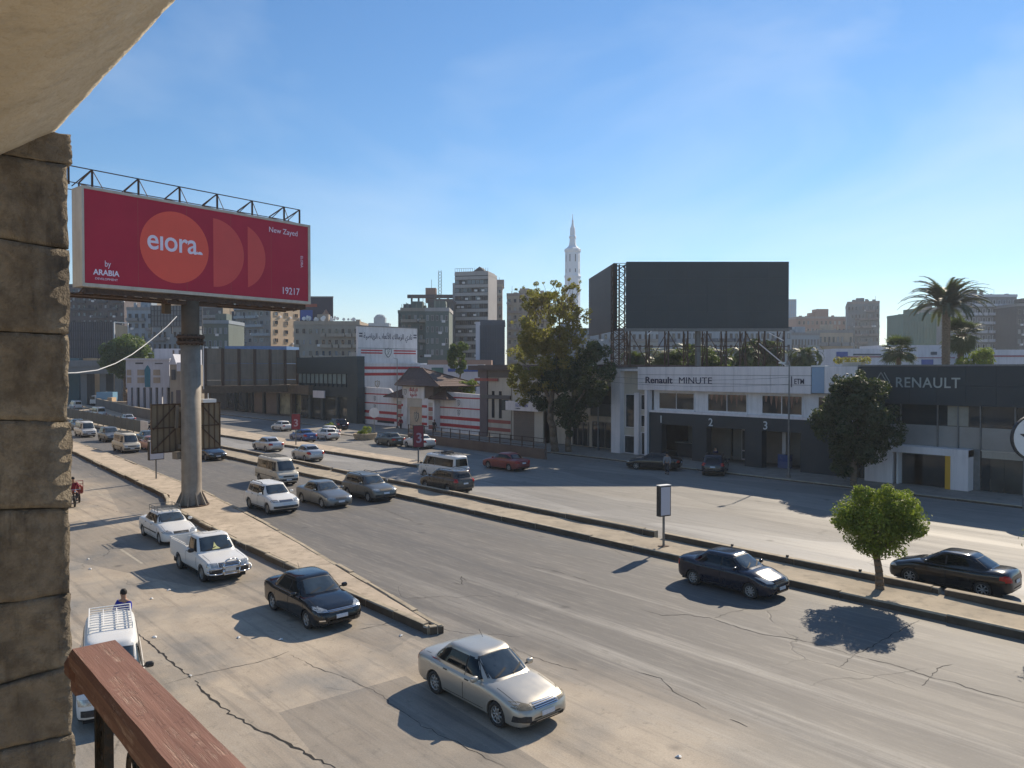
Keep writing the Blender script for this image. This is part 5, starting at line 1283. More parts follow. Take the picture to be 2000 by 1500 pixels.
# hanging cable
def cable(name, label, pts, r, mat):
    m = MB()
    for a, b in zip(pts, pts[1:]): m.tube(a, b, r, 5)
    o = m.build(name, mat); tag(o, label, 'cable')
A = P(120, 729, 34); 
cpx = [(120,729,34),(150,728,35),(190,723,36.5),(225,710,38),(258,692,39.5),(285,672,41),(306,655,42),(328,636,43),(345,618,44)]
cable('hanging_cable', 'pale sagging cable running up to the underside of the red billboard', [Vector((-47.5, 4.2, 9.6)), Vector((-43, 6.5, 8.75))] + [P(*q) for q in cpx], .022, M['white'])
for dz, lab in ((0, 'upper'), (.55, 'lower')):
    a = G(1168,882); b = G(1540,936); pts = []
    for i in range(13):
        t = i/12; q = a.lerp(b, t); pts.append((q.x, q.y, 8.0-dz-.35*4*t*(1-t)))
    cable('overhead_wire', lab + ' thin wire strung between the lamp posts in front of the garage', pts, .012, M['plastic'])

# ============================================================ PEOPLE AND MOTORCYCLES
def skin_body(name, joints, edges, mat, parent, sub=2):
    me = bpy.data.meshes.new(name); me.from_pydata([j[0] for j in joints], edges, [])
    o = bpy.data.objects.new(name, me); COL.objects.link(o)
    md = o.modifiers.new('s', 'SKIN'); o.modifiers.new('u', 'SUBSURF').levels = sub
    for i, j in enumerate(joints):
        sv = me.skin_vertices[0].data[i]; r = j[1]; sv.radius = (r, r) if not isinstance(r, tuple) else r; sv.use_root = i == 0
    m2 = bpy.data.meshes.new_from_object(o.evaluated_get(bpy.context.evaluated_depsgraph_get()))
    bpy.data.objects.remove(o); m2.materials.clear(); m2.materials.append(mat); m2.polygons.foreach_set('use_smooth', [True]*len(m2.polygons))
    return link(name, m2, parent)
def cloth(name, col): return pm(name, col, .9, var=.25, scale=6, bump=.3, bscale=30)
def person(label, loc, rz, top, legs, arms=((.25,.0,-.1),(.25,.0,-.1)), stride=.12, sit=None, group=None):
    """arms: hand position offsets relative to hip height; x is forward"""
    t = thing('person', label, 'person', loc, rz, group)
    hip = .93; z = 0
    if sit is None:
        kn = [(.05+stride*.5, .10, .50), (.02-stride*.3, -.10, .50)]; ft = [(stride, .11, .07), (-stride, -.11, .07)]
    else: hip = sit['hip']; kn = sit['knee']; ft = sit['foot']
    lean = (sit or {}).get('lean', .02)
    sh = (lean, 0, hip+.50); nk = (lean+.01, 0, hip+.58); hd = (lean+.03, 0, hip+.72)
    hands = [(a[0]+lean, s*(.24+a[1]), hip+a[2]) for a, s in zip(arms, (1, -1))]
    # one continuous body, clothing as close-fitting children over it
    J = [((0,0,hip),(.15,.12)),((lean*.5,0,hip+.25),(.15,.11)),(sh,(.16,.11)),(nk,.06),(hd,(.095,.085)),((lean+.035,0,hip+.82),(.07,.075))]
    E = [(0,1),(1,2),(2,3),(3,4),(4,5)]
    for k, s in enumerate((1, -1)):
        n = len(J); J += [((0,s*.10,hip-.06),.10), (kn[k],.065), ((ft[k][0],ft[k][1],ft[k][2]+.04),.045), ((ft[k][0]+.13,ft[k][1],ft[k][2]-.02),.04)]
        E += [(0,n),(n,n+1),(n+1,n+2),(n+2,n+3)]
        n = len(J); el = ((sh[0]+hands[k][0])/2-.05, s*.27, (sh[2]+hands[k][2])/2-.03)
        J += [((sh[0],s*.19,hip+.48),.065),(el,.048),(hands[k],.036),((hands[k][0]+.08,hands[k][1]*.97,hands[k][2]-.02),.03)]
        E += [(2,n),(n,n+1),(n+1,n+2),(n+2,n+3)]
    skin_body('body', J, E, M['skin'], t)
    S = [((0,0,hip-.05),(.175,.145)),((lean*.5,0,hip+.25),(.175,.135)),((sh[0],0,hip+.47),(.17,.125))]; SE = [(0,1),(1,2)]
    for k, s in enumerate((1, -1)):
        n = len(S); el = ((sh[0]+hands[k][0])/2-.05, s*.27, (sh[2]+hands[k][2])/2-.03)
        S += [((sh[0],s*.20,hip+.47),.085),(el,.068),(tuple(el[i]*.15+hands[k][i]*.85 for i in range(3)),.055)]; SE += [(2,n),(n,n+1),(n+1,n+2)]
    skin_body('jacket', S, SE, top, t)
    T = [((0,0,hip-.02),(.16,.135))]; TE = []
    for k, s in enumerate((1, -1)):
        n = len(T); T += [((0,s*.10,hip-.10),.115),(kn[k],.085),((ft[k][0],ft[k][1],ft[k][2]+.06),.068)]; TE += [(0,n),(n,n+1),(n+1,n+2)]
    skin_body('trousers', T, TE, legs, t)
    hair = MB().lathe([(0,.115),(.06,.105),(.093,.06),(.10,.0),(.092,-.05)], 14); ob = hair.build('hair', M['hair'], t, True, (hd[0]-.012, 0, hd[2]+.065))
    m = MB(); 
    for s in (1,-1): m.box(hd[0]+.075, hd[0]+.09, s*.032-.012, s*.032+.012, hd[2]+.04, hd[2]+.052)
    m.build('eyes', M['hair'], t); MB().prism([(hd[0]+.07,-.014),(hd[0]+.112,0),(hd[0]+.07,.014)], hd[2]-.005, hd[2]+.035).build('nose', M['skin'], t)
    for k in range(2):
        m = MB()
        for q in range(4): a = hands[k]; y = a[1]*.97-.027+.018*q; m.bar((a[0]+.08, y, a[2]-.02), (a[0]+.145-.01*abs(q-1.5), y, a[2]-.045), .014)
        m.bar((a[0]+.05, a[1]*.95, a[2]-.01), (a[0]+.10, a[1]*.82, a[2]-.02), .015); m.build('fingers', M['skin'], t)
    for k in range(2): MB().box(ft[k][0]-.06, ft[k][0]+.20, ft[k][1]-.05, ft[k][1]+.05, ft[k][2]-.07, ft[k][2]+.03).build('shoe', M['plastic'], t)
    return t
C_blue = cloth('royal_blue_cloth', (.02,.03,.28)); C_dark = cloth('dark_cloth', (.025,.025,.035)); C_grey = cloth('grey_cloth', (.22,.22,.23)); C_red = cloth('maroon_cloth', (.20,.015,.03)); C_navy = cloth('navy_cloth', (.015,.02,.06)); C_white = cloth('white_cloth', (.6,.58,.55))
person('man in a royal blue jacket standing behind the roof-racked microvan', (-25.7, 6.6, 0), math.radians(-55), C_blue, C_dark, arms=((.28,-.04,.12),(.26,-.05,.10)))
person('person in a grey top and dark trousers standing before the garage bay one', G(1303, 926), math.radians(-60), C_grey, C_dark)
person('person in a navy top standing beside the dark SUV at bay two', G(1398, 912), math.radians(-100), C_navy, C_dark)
person('person in dark clothes leaning at the gate, right of the lit doorway', onY(848, 840, 60.9) * Vector((1,1,0)), 0, C_dark, C_dark)
person('person in a maroon top standing left of the lit gate doorway', onY(783, 838, 60.7) * Vector((1,1,0)), -1, C_red, C_dark)
person('person in dark clothes crossing by the end of the median fence', (-102.6, 29.6, .2), -1.2, C_dark, C_dark)
def motorbike(label, loc, rz, col, trike=False):
    t = thing('cargo_tricycle' if trike else 'motorcycle', label, 'cargo tricycle' if trike else 'motorcycle', loc, rz)
    tm, rm = wheel_meshes(.29, .10, 'cover')
    for p in ([(.72,0,.29),(-.95,.42,.29),(-.95,-.42,.29)] if trike else [(.66,0,.29),(-.60,0,.29)]):
        w = bpy.data.objects.new('wheel', None); COL.objects.link(w); w.parent = t; w.location = p; link('tyre', tm, w); link('rim', rm, w)
    m = MB(); m.tube((.72,.07,.29),(.48,.07,1.0),.022); m.tube((.72,-.07,.29),(.48,-.07,1.0),.022); m.tube((.46,0,.95),(-.55,0,.62),.03); m.tube((.40,0,.80),(.1,0,.3),.03); m.tube((.1,0,.3),(-.60,0,.30),.03); m.build('frame', M['iron'], t)
    m = MB(); m.tube((.44,-.36,1.05),(.44,.36,1.05),.016); m.build('handlebar', M['chrome'], t)
    bm = bmesh.new(); bmesh.ops.create_uvsphere(bm, u_segments=14, v_segments=8, radius=1)
    for v in bm.verts: v.co = Vector((v.co.x*.26+.16, v.co.y*.14, v.co.z*.12+.86))
    me = bpy.data.meshes.new('fuel_tank'); bm.to_mesh(me); bm.free(); me.materials.append(col); me.polygons.foreach_set('use_smooth', [True]*len(me.polygons)); link('fuel_tank', me, t)
    m = MB(); m.box(-.55,-.02,-.13,.13,.76,.86); m.build('seat', M['black'], t); m = MB(); m.box(-.05,.28,-.13,.13,.36,.62); m.tube((.2,.12,.35),(-.7,.16,.32),.035); m.build('engine', M['steel'], t)
    MB().lathe([(.09,.0),(.10,.06),(0,.10)], 12, 'y', (.56,-.0,.93)).build('headlamp', M['chrome'], t)
    if trike:
        m = MB(); m.box(-1.75,-.62,-.58,.58,.62,.68); m.box(-1.75,-.62,-.60,-.56,.68,1.05); m.box(-1.75,-.62,.56,.60,.68,1.05); m.box(-1.78,-1.74,-.6,.6,.68,1.05)
        for z in (1.25,1.45): m.bar((-.62,-.6,z),(-.62,.6,z),.04)
        for y in (-.6,.6): m.bar((-.62,y,.68),(-.62,y,1.45),.04)
        m.build('cargo_bed', M['fadedred'], t)
    else: MB().prism_y([(.5,.6),(.88,.55),(.80,.66),(.5,.68)], -.06, .06).build('mudguard', col, t)
    return t
tr = (-54.8, 11.15, 0)
motorbike('red cargo tricycle with a railed bed coming along the service road by the stone pier', tr, math.radians(-6), PA['red'], True)
person('rider in a maroon shirt sitting on the red cargo tricycle', tr, math.radians(-6), C_red, C_dark, arms=((.52,.08,.22),(.52,.08,.22)), sit=dict(hip=.92, knee=[(.38,.20,.80),(.38,-.20,.80)], foot=[(.22,.18,.36),(.22,-.18,.36)], lean=.06)).location.x -= .12
mb_ = (-84.3, 27.3, 0)
motorbike('white motorcycle squeezed beside the blue grey sedan left of the small rusty billboard', mb_, 0, PA['white'])
person('rider in a navy jacket on the white motorcycle', mb_, 0, C_navy, C_dark, arms=((.52,.08,.22),(.52,.08,.22)), sit=dict(hip=.92, knee=[(.38,.20,.80),(.38,-.20,.80)], foot=[(.2,.18,.32),(.2,-.18,.32)], lean=.06)).location.x -= .12
# ============================================================ BUILDINGS ALONG THE AVENUE
class Bld:
    def __init__(s, name, label, cat, loc, yaw=0, group=None):
        s.r = thing(name, label, cat, loc, yaw, group); s.loc = Vector(loc); s.inv = (Matrix.Translation(s.loc) @ Matrix.Rotation(yaw, 4, 'Z')).inverted(); s.yaw = yaw
    def w(s): return MB(s.inv)            # mesh builder that takes world coordinates
    def box(s, name, mat, x0, x1, y0, y1, z0, z1): return s.w().box(x0, x1, y0, y1, z0, z1).build(name, mat, s.r)
    def L(s, v): return s.inv @ Vector(v)
FY = 60.0
def X(px, py=750, Y=FY): return onY(px, py, Y).x
def Z(px, py, Y=FY): return onY(px, py, Y).z
M['panel_white'] = pm('white_cladding_panel', (.78,.72,.70), .6, var=.05, scale=.4, bump=0, world=True, streak=True, tint=(.45,.42,.42))
M['yellow'] = pm('yellow_stripe', (.62,.33,.02), .5, var=.05, bump=0)
M['letter_grey'] = pm('silver_letters', (.36,.40,.40), .35, .5, var=.05, bump=0)
M['numwhite'] = pm('white_numerals', (.60,.64,.65), .5, var=.05, bump=0)
# garage
xl, xr = X(1200), X(1680)
g = Bld('garage_building', 'white and charcoal service garage with three numbered bays', 'garage', ((xl+xr)/2, FY, 0))
zr = 8.85
g.box('side_wall', M['cream'], xl, xl+.3, FY+.02, 82, .13, zr-.1); g.box('roof_slab', M['rampconc'], xl-3, xr, FY+.1, 84, zr-.25, zr+.02)
g.box('upper_wall', M['dirtywhite'], X(1274), xr, FY+.25, FY+.6, 4.45, zr-.3)
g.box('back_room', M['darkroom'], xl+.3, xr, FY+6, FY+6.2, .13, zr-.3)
# fascia of long white panels in three rows
rows = [(6.62,7.32),(7.34,8.1),(8.12,8.88)]; xa = X(1251); cols = [xa+(X(1589)-xa)*i/5 for i in range(6)]
for z0, z1 in rows:
    for a, b in zip(cols, cols[1:]): g.box('fascia_panel', M['panel_white'], a+.012, b-.012, FY-.45, FY+.2, z0, z1-.012)
g.box('fascia_panel', pm('pale_blue_panel', (.27,.38,.50), .5, var=.05, bump=0), X(1590), X(1614), FY-.40, FY+.2, 6.7, 8.8)
g.box('lit_coping', M['white'], X(1589), X(1616), FY-.43, FY+.5, 8.82, 8.95)
g.box('fascia_panel', M['panel_white'], X(1615), X(1679), FY-.42, FY+.2, 6.7, 8.86)
g.box('fascia_core', M['rampconc'], xa+.05, xr, FY-.30, FY+.24, 6.65, 8.84)
o = text('Renault', .86, M['logo_blue'], g.r, g.L((X(1260, Y=FY-.45), FY-.47, 7.30)), bold=.02, sx=(X(1321, Y=FY-.45)-X(1260, Y=FY-.45))/(.86*3.48))
o = text('MINUTE', .86, M['logo_blue'], g.r, g.L((X(1325, Y=FY-.45), FY-.47, 7.30)), bold=.0, sx=(X(1397.5, Y=FY-.45)-X(1325, Y=FY-.45))/(.86*3.95))
text('ETM', .62, M['logo_blue'], g.r, g.L((X(1551, Y=FY-.45), FY-.47, 7.42)), bold=.006, sx=(X(1573, Y=FY-.45)-X(1551, Y=FY-.45))/(.62*2.05))
g.box('sign_bar', M['logo_blue'], X(1545.3, Y=FY-.45), X(1546.8, Y=FY-.45), FY-.49, FY-.45, 7.15, 8.05)
for a, b in ((1289,1356),(1384,1459),(1490,1567),(1600,1660)):
    x0, x1 = X(a, Y=FY+.25), X(b, Y=FY+.25); z0, z1 = 4.85, 6.35
    m = g.w(); m.mi = 0; m.box(x0-.08, x1+.08, FY+.17, FY+.26, z0-.12, z0); m.box(x0-.08, x1+.08, FY+.17, FY+.26, z1, z1+.08); m.box(x0-.08, x0, FY+.17, FY+.26, z0, z1); m.box(x1, x1+.08, FY+.17, FY+.26, z0, z1); m.box((x0+x1)/2-.03, (x0+x1)/2+.03, FY+.18, FY+.26, z0, z1)
    f = m.build('window', M['dirtywhite'], g.r); g.w().box(x0, x1, FY+.215, FY+.235, z0, z1).build('pane', M['glass'], f)
    g.w().box(x0-.15, x1+.15, FY-.02, FY+.2, z0-.2, z0-.12).build('sill', M['dirtywhite'], f)
    # curtain folds behind the second and third panes
    m = g.w()
    for k in range(7):
        xx = x0+(x1-x0)*(.06+.13*k); m.add([(xx, FY+.21, z1-.02),(xx+.30, FY+.21, z1-.02),(xx+.16, FY+.205, z1-.55-.3*((k*7) % 3)),(xx+.05, FY+.205, z1-.5)], [(0,3,2,1)])
    if a in (1384, 1490): m.build('curtain', pm('curtain_%d' % a, (.30,.17,.12), .9, var=.2), f)
# left white frame with narrow windows
g.box('frame_post', M['panel_white'], X(1200), X(1217), FY-.5, FY+.3, .13, 8.7); g.box('frame_post', M['panel_white'], X(1266.5), X(1271.5), FY-.6, FY+.2, .13, 6.6)
g.box('frame_lintel', M['panel_white'], X(1217), X(1251), FY-.5, FY+.3, 8.45, 8.7); g.box('entrance_wall', M['cream'], X(1217), X(1267), FY+.2, FY+.5, .13, 8.5)
g.box('frame_post', M['panel_white'], X(1241), X(1250), FY-.2, FY+.21, .13, 6.3)
for a, b, ya, yb in ((1221,1240,771,834),(1251,1266,772,800),(1251,1266,812,833),(1219,1241,852,890),(1252,1267,846,890)):
    x0, x1, z1, z0 = X(a), X(b), Z((a+b)/2, ya), max(.2, Z((a+b)/2, yb))
    m = g.w(); m.box(x0-.06, x1+.06, FY+.12, FY+.19, z0-.06, z0); m.box(x0-.06, x1+.06, FY+.12, FY+.19, z1, z1+.06); m.box(x0-.06, x0, FY+.12, FY+.19, z0, z1); m.box(x1, x1+.06, FY+.12, FY+.19, z0, z1)
    f = m.build('window', M['panel_white'], g.r); g.w().box(x0, x1, FY+.16, FY+.18, z0, z1).build('pane', M['glass'], f)
# charcoal bays
bays = [(1296,1356),(1384,1459),(1492,1568)]; zb = 3.35; x0 = X(1272); 
edges = [x0]
for a, b in bays: edges += [X(a), X(b)]
edges.append(xr-.3)
for a, b in zip(edges[::2], edges[1::2]): g.box('pier', M['charcoal'], a, b, FY-.3, FY+.5, .13, 4.45)
for (a, b), z in zip(bays, (zb, zb, zb)): g.box('bay_lintel', M['charcoal'], X(a)+.002, X(b)-.002, FY-.3, FY+.5, z, 4.448)
g.box('string_course', M['panel_white'], X(1272), xr-.2, FY-.34, FY+.24, 4.46, 4.66)
for (n, px), (a, b) in zip((('1', 1287.5),('2', 1384),('3', 1490.5)), bays): text(n, 1.0, M['numwhite'], g.r, g.L((X(px, Y=FY-.3), FY-.32, 3.48)), bold=.008, extrude=.01)
M['workshop_wall'] = pm('workshop_wall', (.22,.21,.19), .9, var=.15, scale=.6, bump=0, world=True)
for i, (a, b) in enumerate(bays):
    xa_, xb_ = X(a), X(b)
    g.box('bay_wall', M['workshop_wall'], xa_+.3, xb_+1.6, FY+3.6, FY+3.8, .13, 4.4)
    if i == 0:
        g.box('bay_window', M['glass'], X(1318), X(1345), FY+3.52, FY+3.6, 1.9, 3.2); g.box('tool_bench', M['darkroom'], xa_+.5, xb_-.3, FY+1.5, FY+2.4, .13, 1.5); g.box('bench_top', M['workshop_wall'], xa_+.3, xb_-.1, FY+1.4, FY+2.5, 1.5, 1.56)
    if i == 1:
        f = g.w().box(X(1408), X(1452), FY+3.45, FY+3.6, .2, 3.1).build('glazed_door', M['panel_white'], g.r)
        for k in range(4): xx = X(1408)+(X(1452)-X(1408))*k/4; 
        for k in range(4):
            w_ = (X(1452)-X(1408))/4; xx = X(1408)+w_*k; g.w().box(xx+.07, xx+w_-.07, FY+3.42, FY+3.46, 1.1, 2.95).build('pane', M['glass'], f); g.w().box(xx+.07, xx+w_-.07, FY+3.42, FY+3.46, .3, 1.0).build('pane', M['glass'], f)
    if i == 2: g.box('column', M['panel_white'], X(1500), X(1507), FY+2.4, FY+2.8, .13, 3.3); g.box('blue_bin', PA['blue'], X(1508), X(1530), FY+1.0, FY+1.6, .13, 1.3)
# showroom
sx0, sx1 = X(1682), X(2080)
s = Bld('car_showroom', 'dark fronted glass car showroom with white portal and yellow stripe', 'showroom', ((sx0+sx1)/2, FY, 0))
SY = FY-.5
s.box('roof_slab', M['rampconc'], sx0, sx1, FY+.1, 84, zr-.2, zr+.04)
s.box('side_wall', M['charcoal'], sx0, sx0+.25, FY+.02, 82, .13, zr-.21)
fw = (sx1-sx0)/7
for i in range(7):
    for z0, z1 in ((6.05,7.45),(7.46,8.84)): s.box('fascia_panel', M['charcoal'], sx0+i*fw+.004, sx0+(i+1)*fw-.004, SY, FY+.3, z0, z1)
s.box('coping', M['steel'], sx0, sx1, SY-.05, FY+.5, 8.85, 8.97)
text('RENAULT', 1.05, M['letter_grey'], s.r, s.L((X(1748.5, Y=SY), SY-.03, 7.30)), bold=.010, sx=(X(1888, Y=SY)-X(1748.5, Y=SY))/(1.05*5.0), space=1.08)
def ring_logo(cx, cz, h, w_, mat, y):
    for k, (o, a, b) in enumerate(((-.12, 1, .8), (.12, 1, .8))):
        pts = [(0,h/2),(w_/2,0),(0,-h/2),(-w_/2,0)]
        m = s.w(); 
        q = [(cx+o*w_+p[0]*.86, cz+p[1]) for p in pts]
        seq = [(0,1),(1,2),(2,3),(3,0)]
        for i, j in seq:
            if (k == 0 and (i, j) == (1, 2)): continue
            if (k == 1 and (i, j) == (3, 0)): continue
            m.bar((q[i][0], y, q[i][1]), (q[j][0], y, q[j][1]), .10, .04)
        m.build('logo', mat, s.r)
ring_logo(X(1724, Y=SY), 7.68, 1.42, .95, M['letter_grey'], SY-.03)
mull = [X(p) for p in (1684,1722,1761,1833,1873,1917,1985,2079)]
for a, b in zip(mull, mull[1:]):
    f = s.w().box(a-.04, a+.04, FY-.15, FY+.1, 3.0, 6.03).build('mullion', M['steel'], s.r)
    s.w().box(a+.045, b-.045, FY-.02, FY+.0, 4.55, 6.03).build('glass_pane', M['glass'], s.r); s.w().box(a+.045, b-.045, FY-.02, FY+.0, 3.0, 4.54).build('glass_pane', M['spandrel'] if 'spandrel' in M else M.setdefault('spandrel', pm('frosted_spandrel', (.27,.265,.25), .25, var=.15, scale=.35, bump=0, world=True, spec=.7)), s.r)
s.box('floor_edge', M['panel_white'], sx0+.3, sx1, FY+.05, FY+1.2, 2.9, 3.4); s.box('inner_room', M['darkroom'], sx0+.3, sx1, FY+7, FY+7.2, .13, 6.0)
s.box('curtain_panel', pm('beige_blind', (.33,.30,.24), .8, var=.1), X(1852), X(1893), FY-.06, FY-.022, 4.58, 6.0)
# portal
pY = FY-1.1
s.box('portal_post', M['panel_white'], X(1690, Y=pY), X(1744, Y=pY), pY, FY+.0, .14, 2.98); s.box('portal_post', M['panel_white'], X(1858, Y=pY), X(1893, Y=pY), pY, FY+.0, .14, 2.98)
s.box('portal_beam', M['panel_white'], X(1690, Y=pY), X(1893, Y=pY), pY-.02, FY+.01, 2.5, 3.0); s.box('portal_return', M['dirtywhite'], X(1751, Y=pY), X(1755, Y=pY), pY+.1, FY, .14, 2.5)
s.box('yellow_stripe', M['yellow'], X(1847.5, Y=pY), X(1858, Y=pY), pY-.01, FY-.5, .14, 2.5)
for a, b in ((1755,1790),(1791,1847)): s.box('shop_window', M['glass'], X(a), X(b)+.6, FY-.35, FY-.30, .14, 2.5)
s.box('grey_door', M['steel'], X(1897), X(1917), FY-.1, FY+.0, .14, 3.0)
for k in range(8): s.box('louvre', M['cream'], X(1920), sx1, FY-.10, FY-.03, 2.45+.07*k, 2.505+.07*k)
for a, b in ((1919,1936),(1937,1964),(1965,2000),(2001,2078)): s.box('shop_window', M['glass_shop'] if a > 1936 else M['glass'], X(a), X(b), FY-.08, FY-.04, .16, 2.43)
# the big blank screens on steel legs over the garage roof
def quadpanel(name, label, a, b, z0, z1, th, mat):
    d = (b-a).xy.normalized(); ln = (b-a).xy.length; yaw = math.atan2(d.y, d.x); t = thing(name, label, 'screen', (a.x, a.y, z0), yaw); return t, ln
SD = 81
a = P(1224, 511, SD); b = P(1541, 511, SD); z0, z1 = P(1224, 641, SD).z, a.z
t, ln = quadpanel('led_screen', 'huge blank dark screen raised on steel legs above the garage roof', a, b, z0, z1, .5, None)
nx_, nz_ = 8, 4; mm = pm('screen_module', (.040,.052,.058), .5, 0, var=.14, scale=.22, bump=0, world=True)
MB().box(0, ln, .06, .6, 0, z1-z0).build('cabinet', M['charcoal'], t)
cw, chh = ln/nx_, (z1-z0)/nz_; me = MB().box(.004, cw-.004, 0, .06, .004, chh-.004).mesh('module', mm)
for i in range(nx_):
    for j in range(nz_): link('module', me, t, (i*cw, 0, j*chh))
MB().box(-.15, ln+.1, -.1, .75, -.3, -.02).build('bottom_beam', M['steel'], t)
for i in range(9):
    x = .4+i*(ln-.8)/8; m = MB()
    m.bar((x, .2, -.3), (x, .2, 8.85-z0), .14); m.bar((x, 2.2, 3), (x, 2.2, 8.85-z0), .12); m.bar((x, .2, -.5), (x, 2.2, 8.95-z0), .07); m.bar((x, 2.2, -.5), (x, .2, 8.95-z0), .07)
    if i < 8:
        x2 = .4+(i+1)*(ln-.8)/8
        if i % 2 == 0: m.bar((x, .2, -.4), (x2, .2, 8.95-z0), .08)
        else: m.bar((x2, 1.2, -.4), (x, 1.2, 8.95-z0), .07)
    m.build('steel_leg', M['rust'], t)
m = MB(); m.bar((.2, .2, -1.9), (ln, .2, -1.9), .08); m.bar((.2, .2, 8.9-z0), (ln, .2, 8.9-z0), .14)
for z in (.2, z1-z0-.3): m.bar((0, .7, z), (0, 2.4, z), .1)
m.build('steel_rails', M['rust'], t)
m = MB().bar((ln*.82, 0.1, -1.6), (ln*.985, .0, 9.0-z0), .1); m.bar((ln*.88, 0, -.5), (ln*.97, 0, -1.3), .08); m.bar((ln*.13, 0, -.7), (ln*.16, 0, -.2), .1); m.build('bright_brace', M['dirtywhite'], t)
MB().lathe([(.32, 8.85-z0),(.32,-.2)], 12, 'z', (ln*.455, 1, 0)).build('round_post', M['steel'], t)
a2 = P(1150, 545, 98); b2 = P(1197, 515, 84); zl, zh = P(1197, 645, 84).z, b2.z
t2, ln2 = quadpanel('led_screen', 'second blank screen turned edgeways left of the huge dark one', a2, b2, zl, zh, .5, None)
cw, chh = ln2/8, (zh-zl)/4; me = MB().box(.004, cw-.004, 0, .06, .004, chh-.004).mesh('module', pm('brown_screen_module', (.085,.07,.062), .6, 0, var=.14, scale=.22, bump=0, world=True))
MB().box(0, ln2, .06, .5, 0, zh-zl).build('cabinet', M['charcoal'], t2)
for i in range(8):
    for j in range(4): link('module', me, t2, (i*cw, 0, j*chh))
# lattice tower between the two screens
lt = thing('lattice_tower', 'open steel lattice standing between the two blank screens', 'steel lattice', P(1211, 708, 83) * Vector((1,1,0)) + Vector((0,0,8.8)), VIEWYAW)
m = MB(); R = random.Random(5); H_ = zh-8.9; w2 = .72; xs_ = (-w2, w2)
for x in xs_:
    for y in (0, 1.8): m.bar((x, y, 0), (x, y, H_), .11)
k = 11
for i in range(k):
    z0_, z1_ = H_*i/k, H_*(i+1)/k
    for y in (0, 1.8): m.bar((-w2, y, z0_), (w2, y, z1_), .06); m.bar((w2, y, z0_), (-w2, y, z1_), .06); m.bar((-w2, y, z1_), (w2, y, z1_), .06)
    for x in xs_: m.bar((x, 0, z0_), (x, 1.8, z1_), .06); m.bar((x, 1.8, z0_), (x, 0, z1_), .06)
m.bar((0, .8, 0), (0, .8, H_), .16); m.build('lattice', M['rust'], lt)
# planter and coping bits on the roof
rb = Bld('roof_planter', 'low planter with scrub on the roof edge above the blue panel', 'planter', (X(1650), FY+1.2, zr)); rb.box('box', M['cream'], X(1636), X(1672), FY+.8, FY+1.6, zr+.02, zr+.35)
leaves('scrub', [(k*.6-1.2, 0, .5, .35) for k in range(5)], 700, .09, M['leaf_autumn'], rb.r, 5)

# --- row behind the tall trees
x0, x1 = X(1000, Y=62), X(1199, Y=62)
r_ = Bld('shop_building', 'two storey brown and cream building hidden behind the tall trees', 'building', ((x0+x1)/2, 62, 0))
r_.box('wall', M['cream'], x0, x1, 62, 75, .13, 8.6); r_.box('fascia', pm('brown_fascia', (.10,.075,.07), .8, var=.2, world=True), x0-8, x1+.3, 61.4, 76, 8.55, 9.15)
for a, b, y0, y1 in ((1118,1196,755,800),(1120,1150,825,880),(1158,1196,825,882),(1060,1085,830,885)):
    xx0, xx1 = X(a, Y=62), X(b, Y=62); zz0, zz1 = max(.2, Z((a+b)/2, y1, 62)), Z((a+b)/2, y0, 62)
    m = r_.w(); 
    for k in range(4): xx = xx0+(xx1-xx0)*k/3; m.box(xx-.05, xx+.05, 61.88, 62.02, zz0, zz1)
    m.box(xx0, xx1, 61.89, 62.01, zz1, zz1+.08); f = m.build('window', M['steel'], r_.r); r_.w().box(xx0+.05, xx1-.05, 61.95, 61.97, zz0, zz1).build('pane', M['glass'], f)
r_.box('dark_sign', M['greencl'], X(1150, Y=62), X(1199, Y=62), 61.5, 61.98, 3.6, 4.9); r_.box('ledge', M['cream'], X(1095, Y=62), X(1160, Y=62), 61.4, 61.98, 3.6, 4.4)
e_ = Bld('kiosk_shop', 'small shuttered shop under a white sign with blue lettering', 'shop', (X(1022, Y=61), 61, 0))
xa_, xb_ = X(1003, Y=61), X(1045, Y=61)
for k in range(14): e_.box('shutter_slat', M['cream'] if False else M.setdefault('shutter', pm('brown_shutter', (.20,.16,.13), .7, .1, var=.12, scale=1, world=True)), xa_, xb_, 61.0, 61.06+.02*(k % 2), .2+k*.25, .44+k*.25)
e_.box('jamb', M['cream'], xb_, X(1062, Y=61), 60.9, 61.9, .13, 3.8); e_.box('shop_wall', M['cream'], xa_-.2, X(1062, Y=61), 61.1, 62, .13, 8.5)
e_.box('sign_board', M['panel_white'], X(987, Y=60.4), X(1052, Y=60.4), 60.4, 60.9, 3.75, 4.85); e_.box('sign_edge', M['greencl'], X(980, Y=60.4), X(987, Y=60.4), 60.35, 60.9, 3.7, 4.95)
text('EGYPTIAN', .55, pm('blue_letters', (.03,.05,.30), .5, var=.05, bump=0), e_.r, e_.L((X(1007, Y=60.4), 60.38, 4.22)), sx=.86, bold=.0)
text('COMPANY', .2, M['logo_blue'], e_.r, e_.L((X(1007, Y=60.4), 60.38, 3.95)), sx=.9)
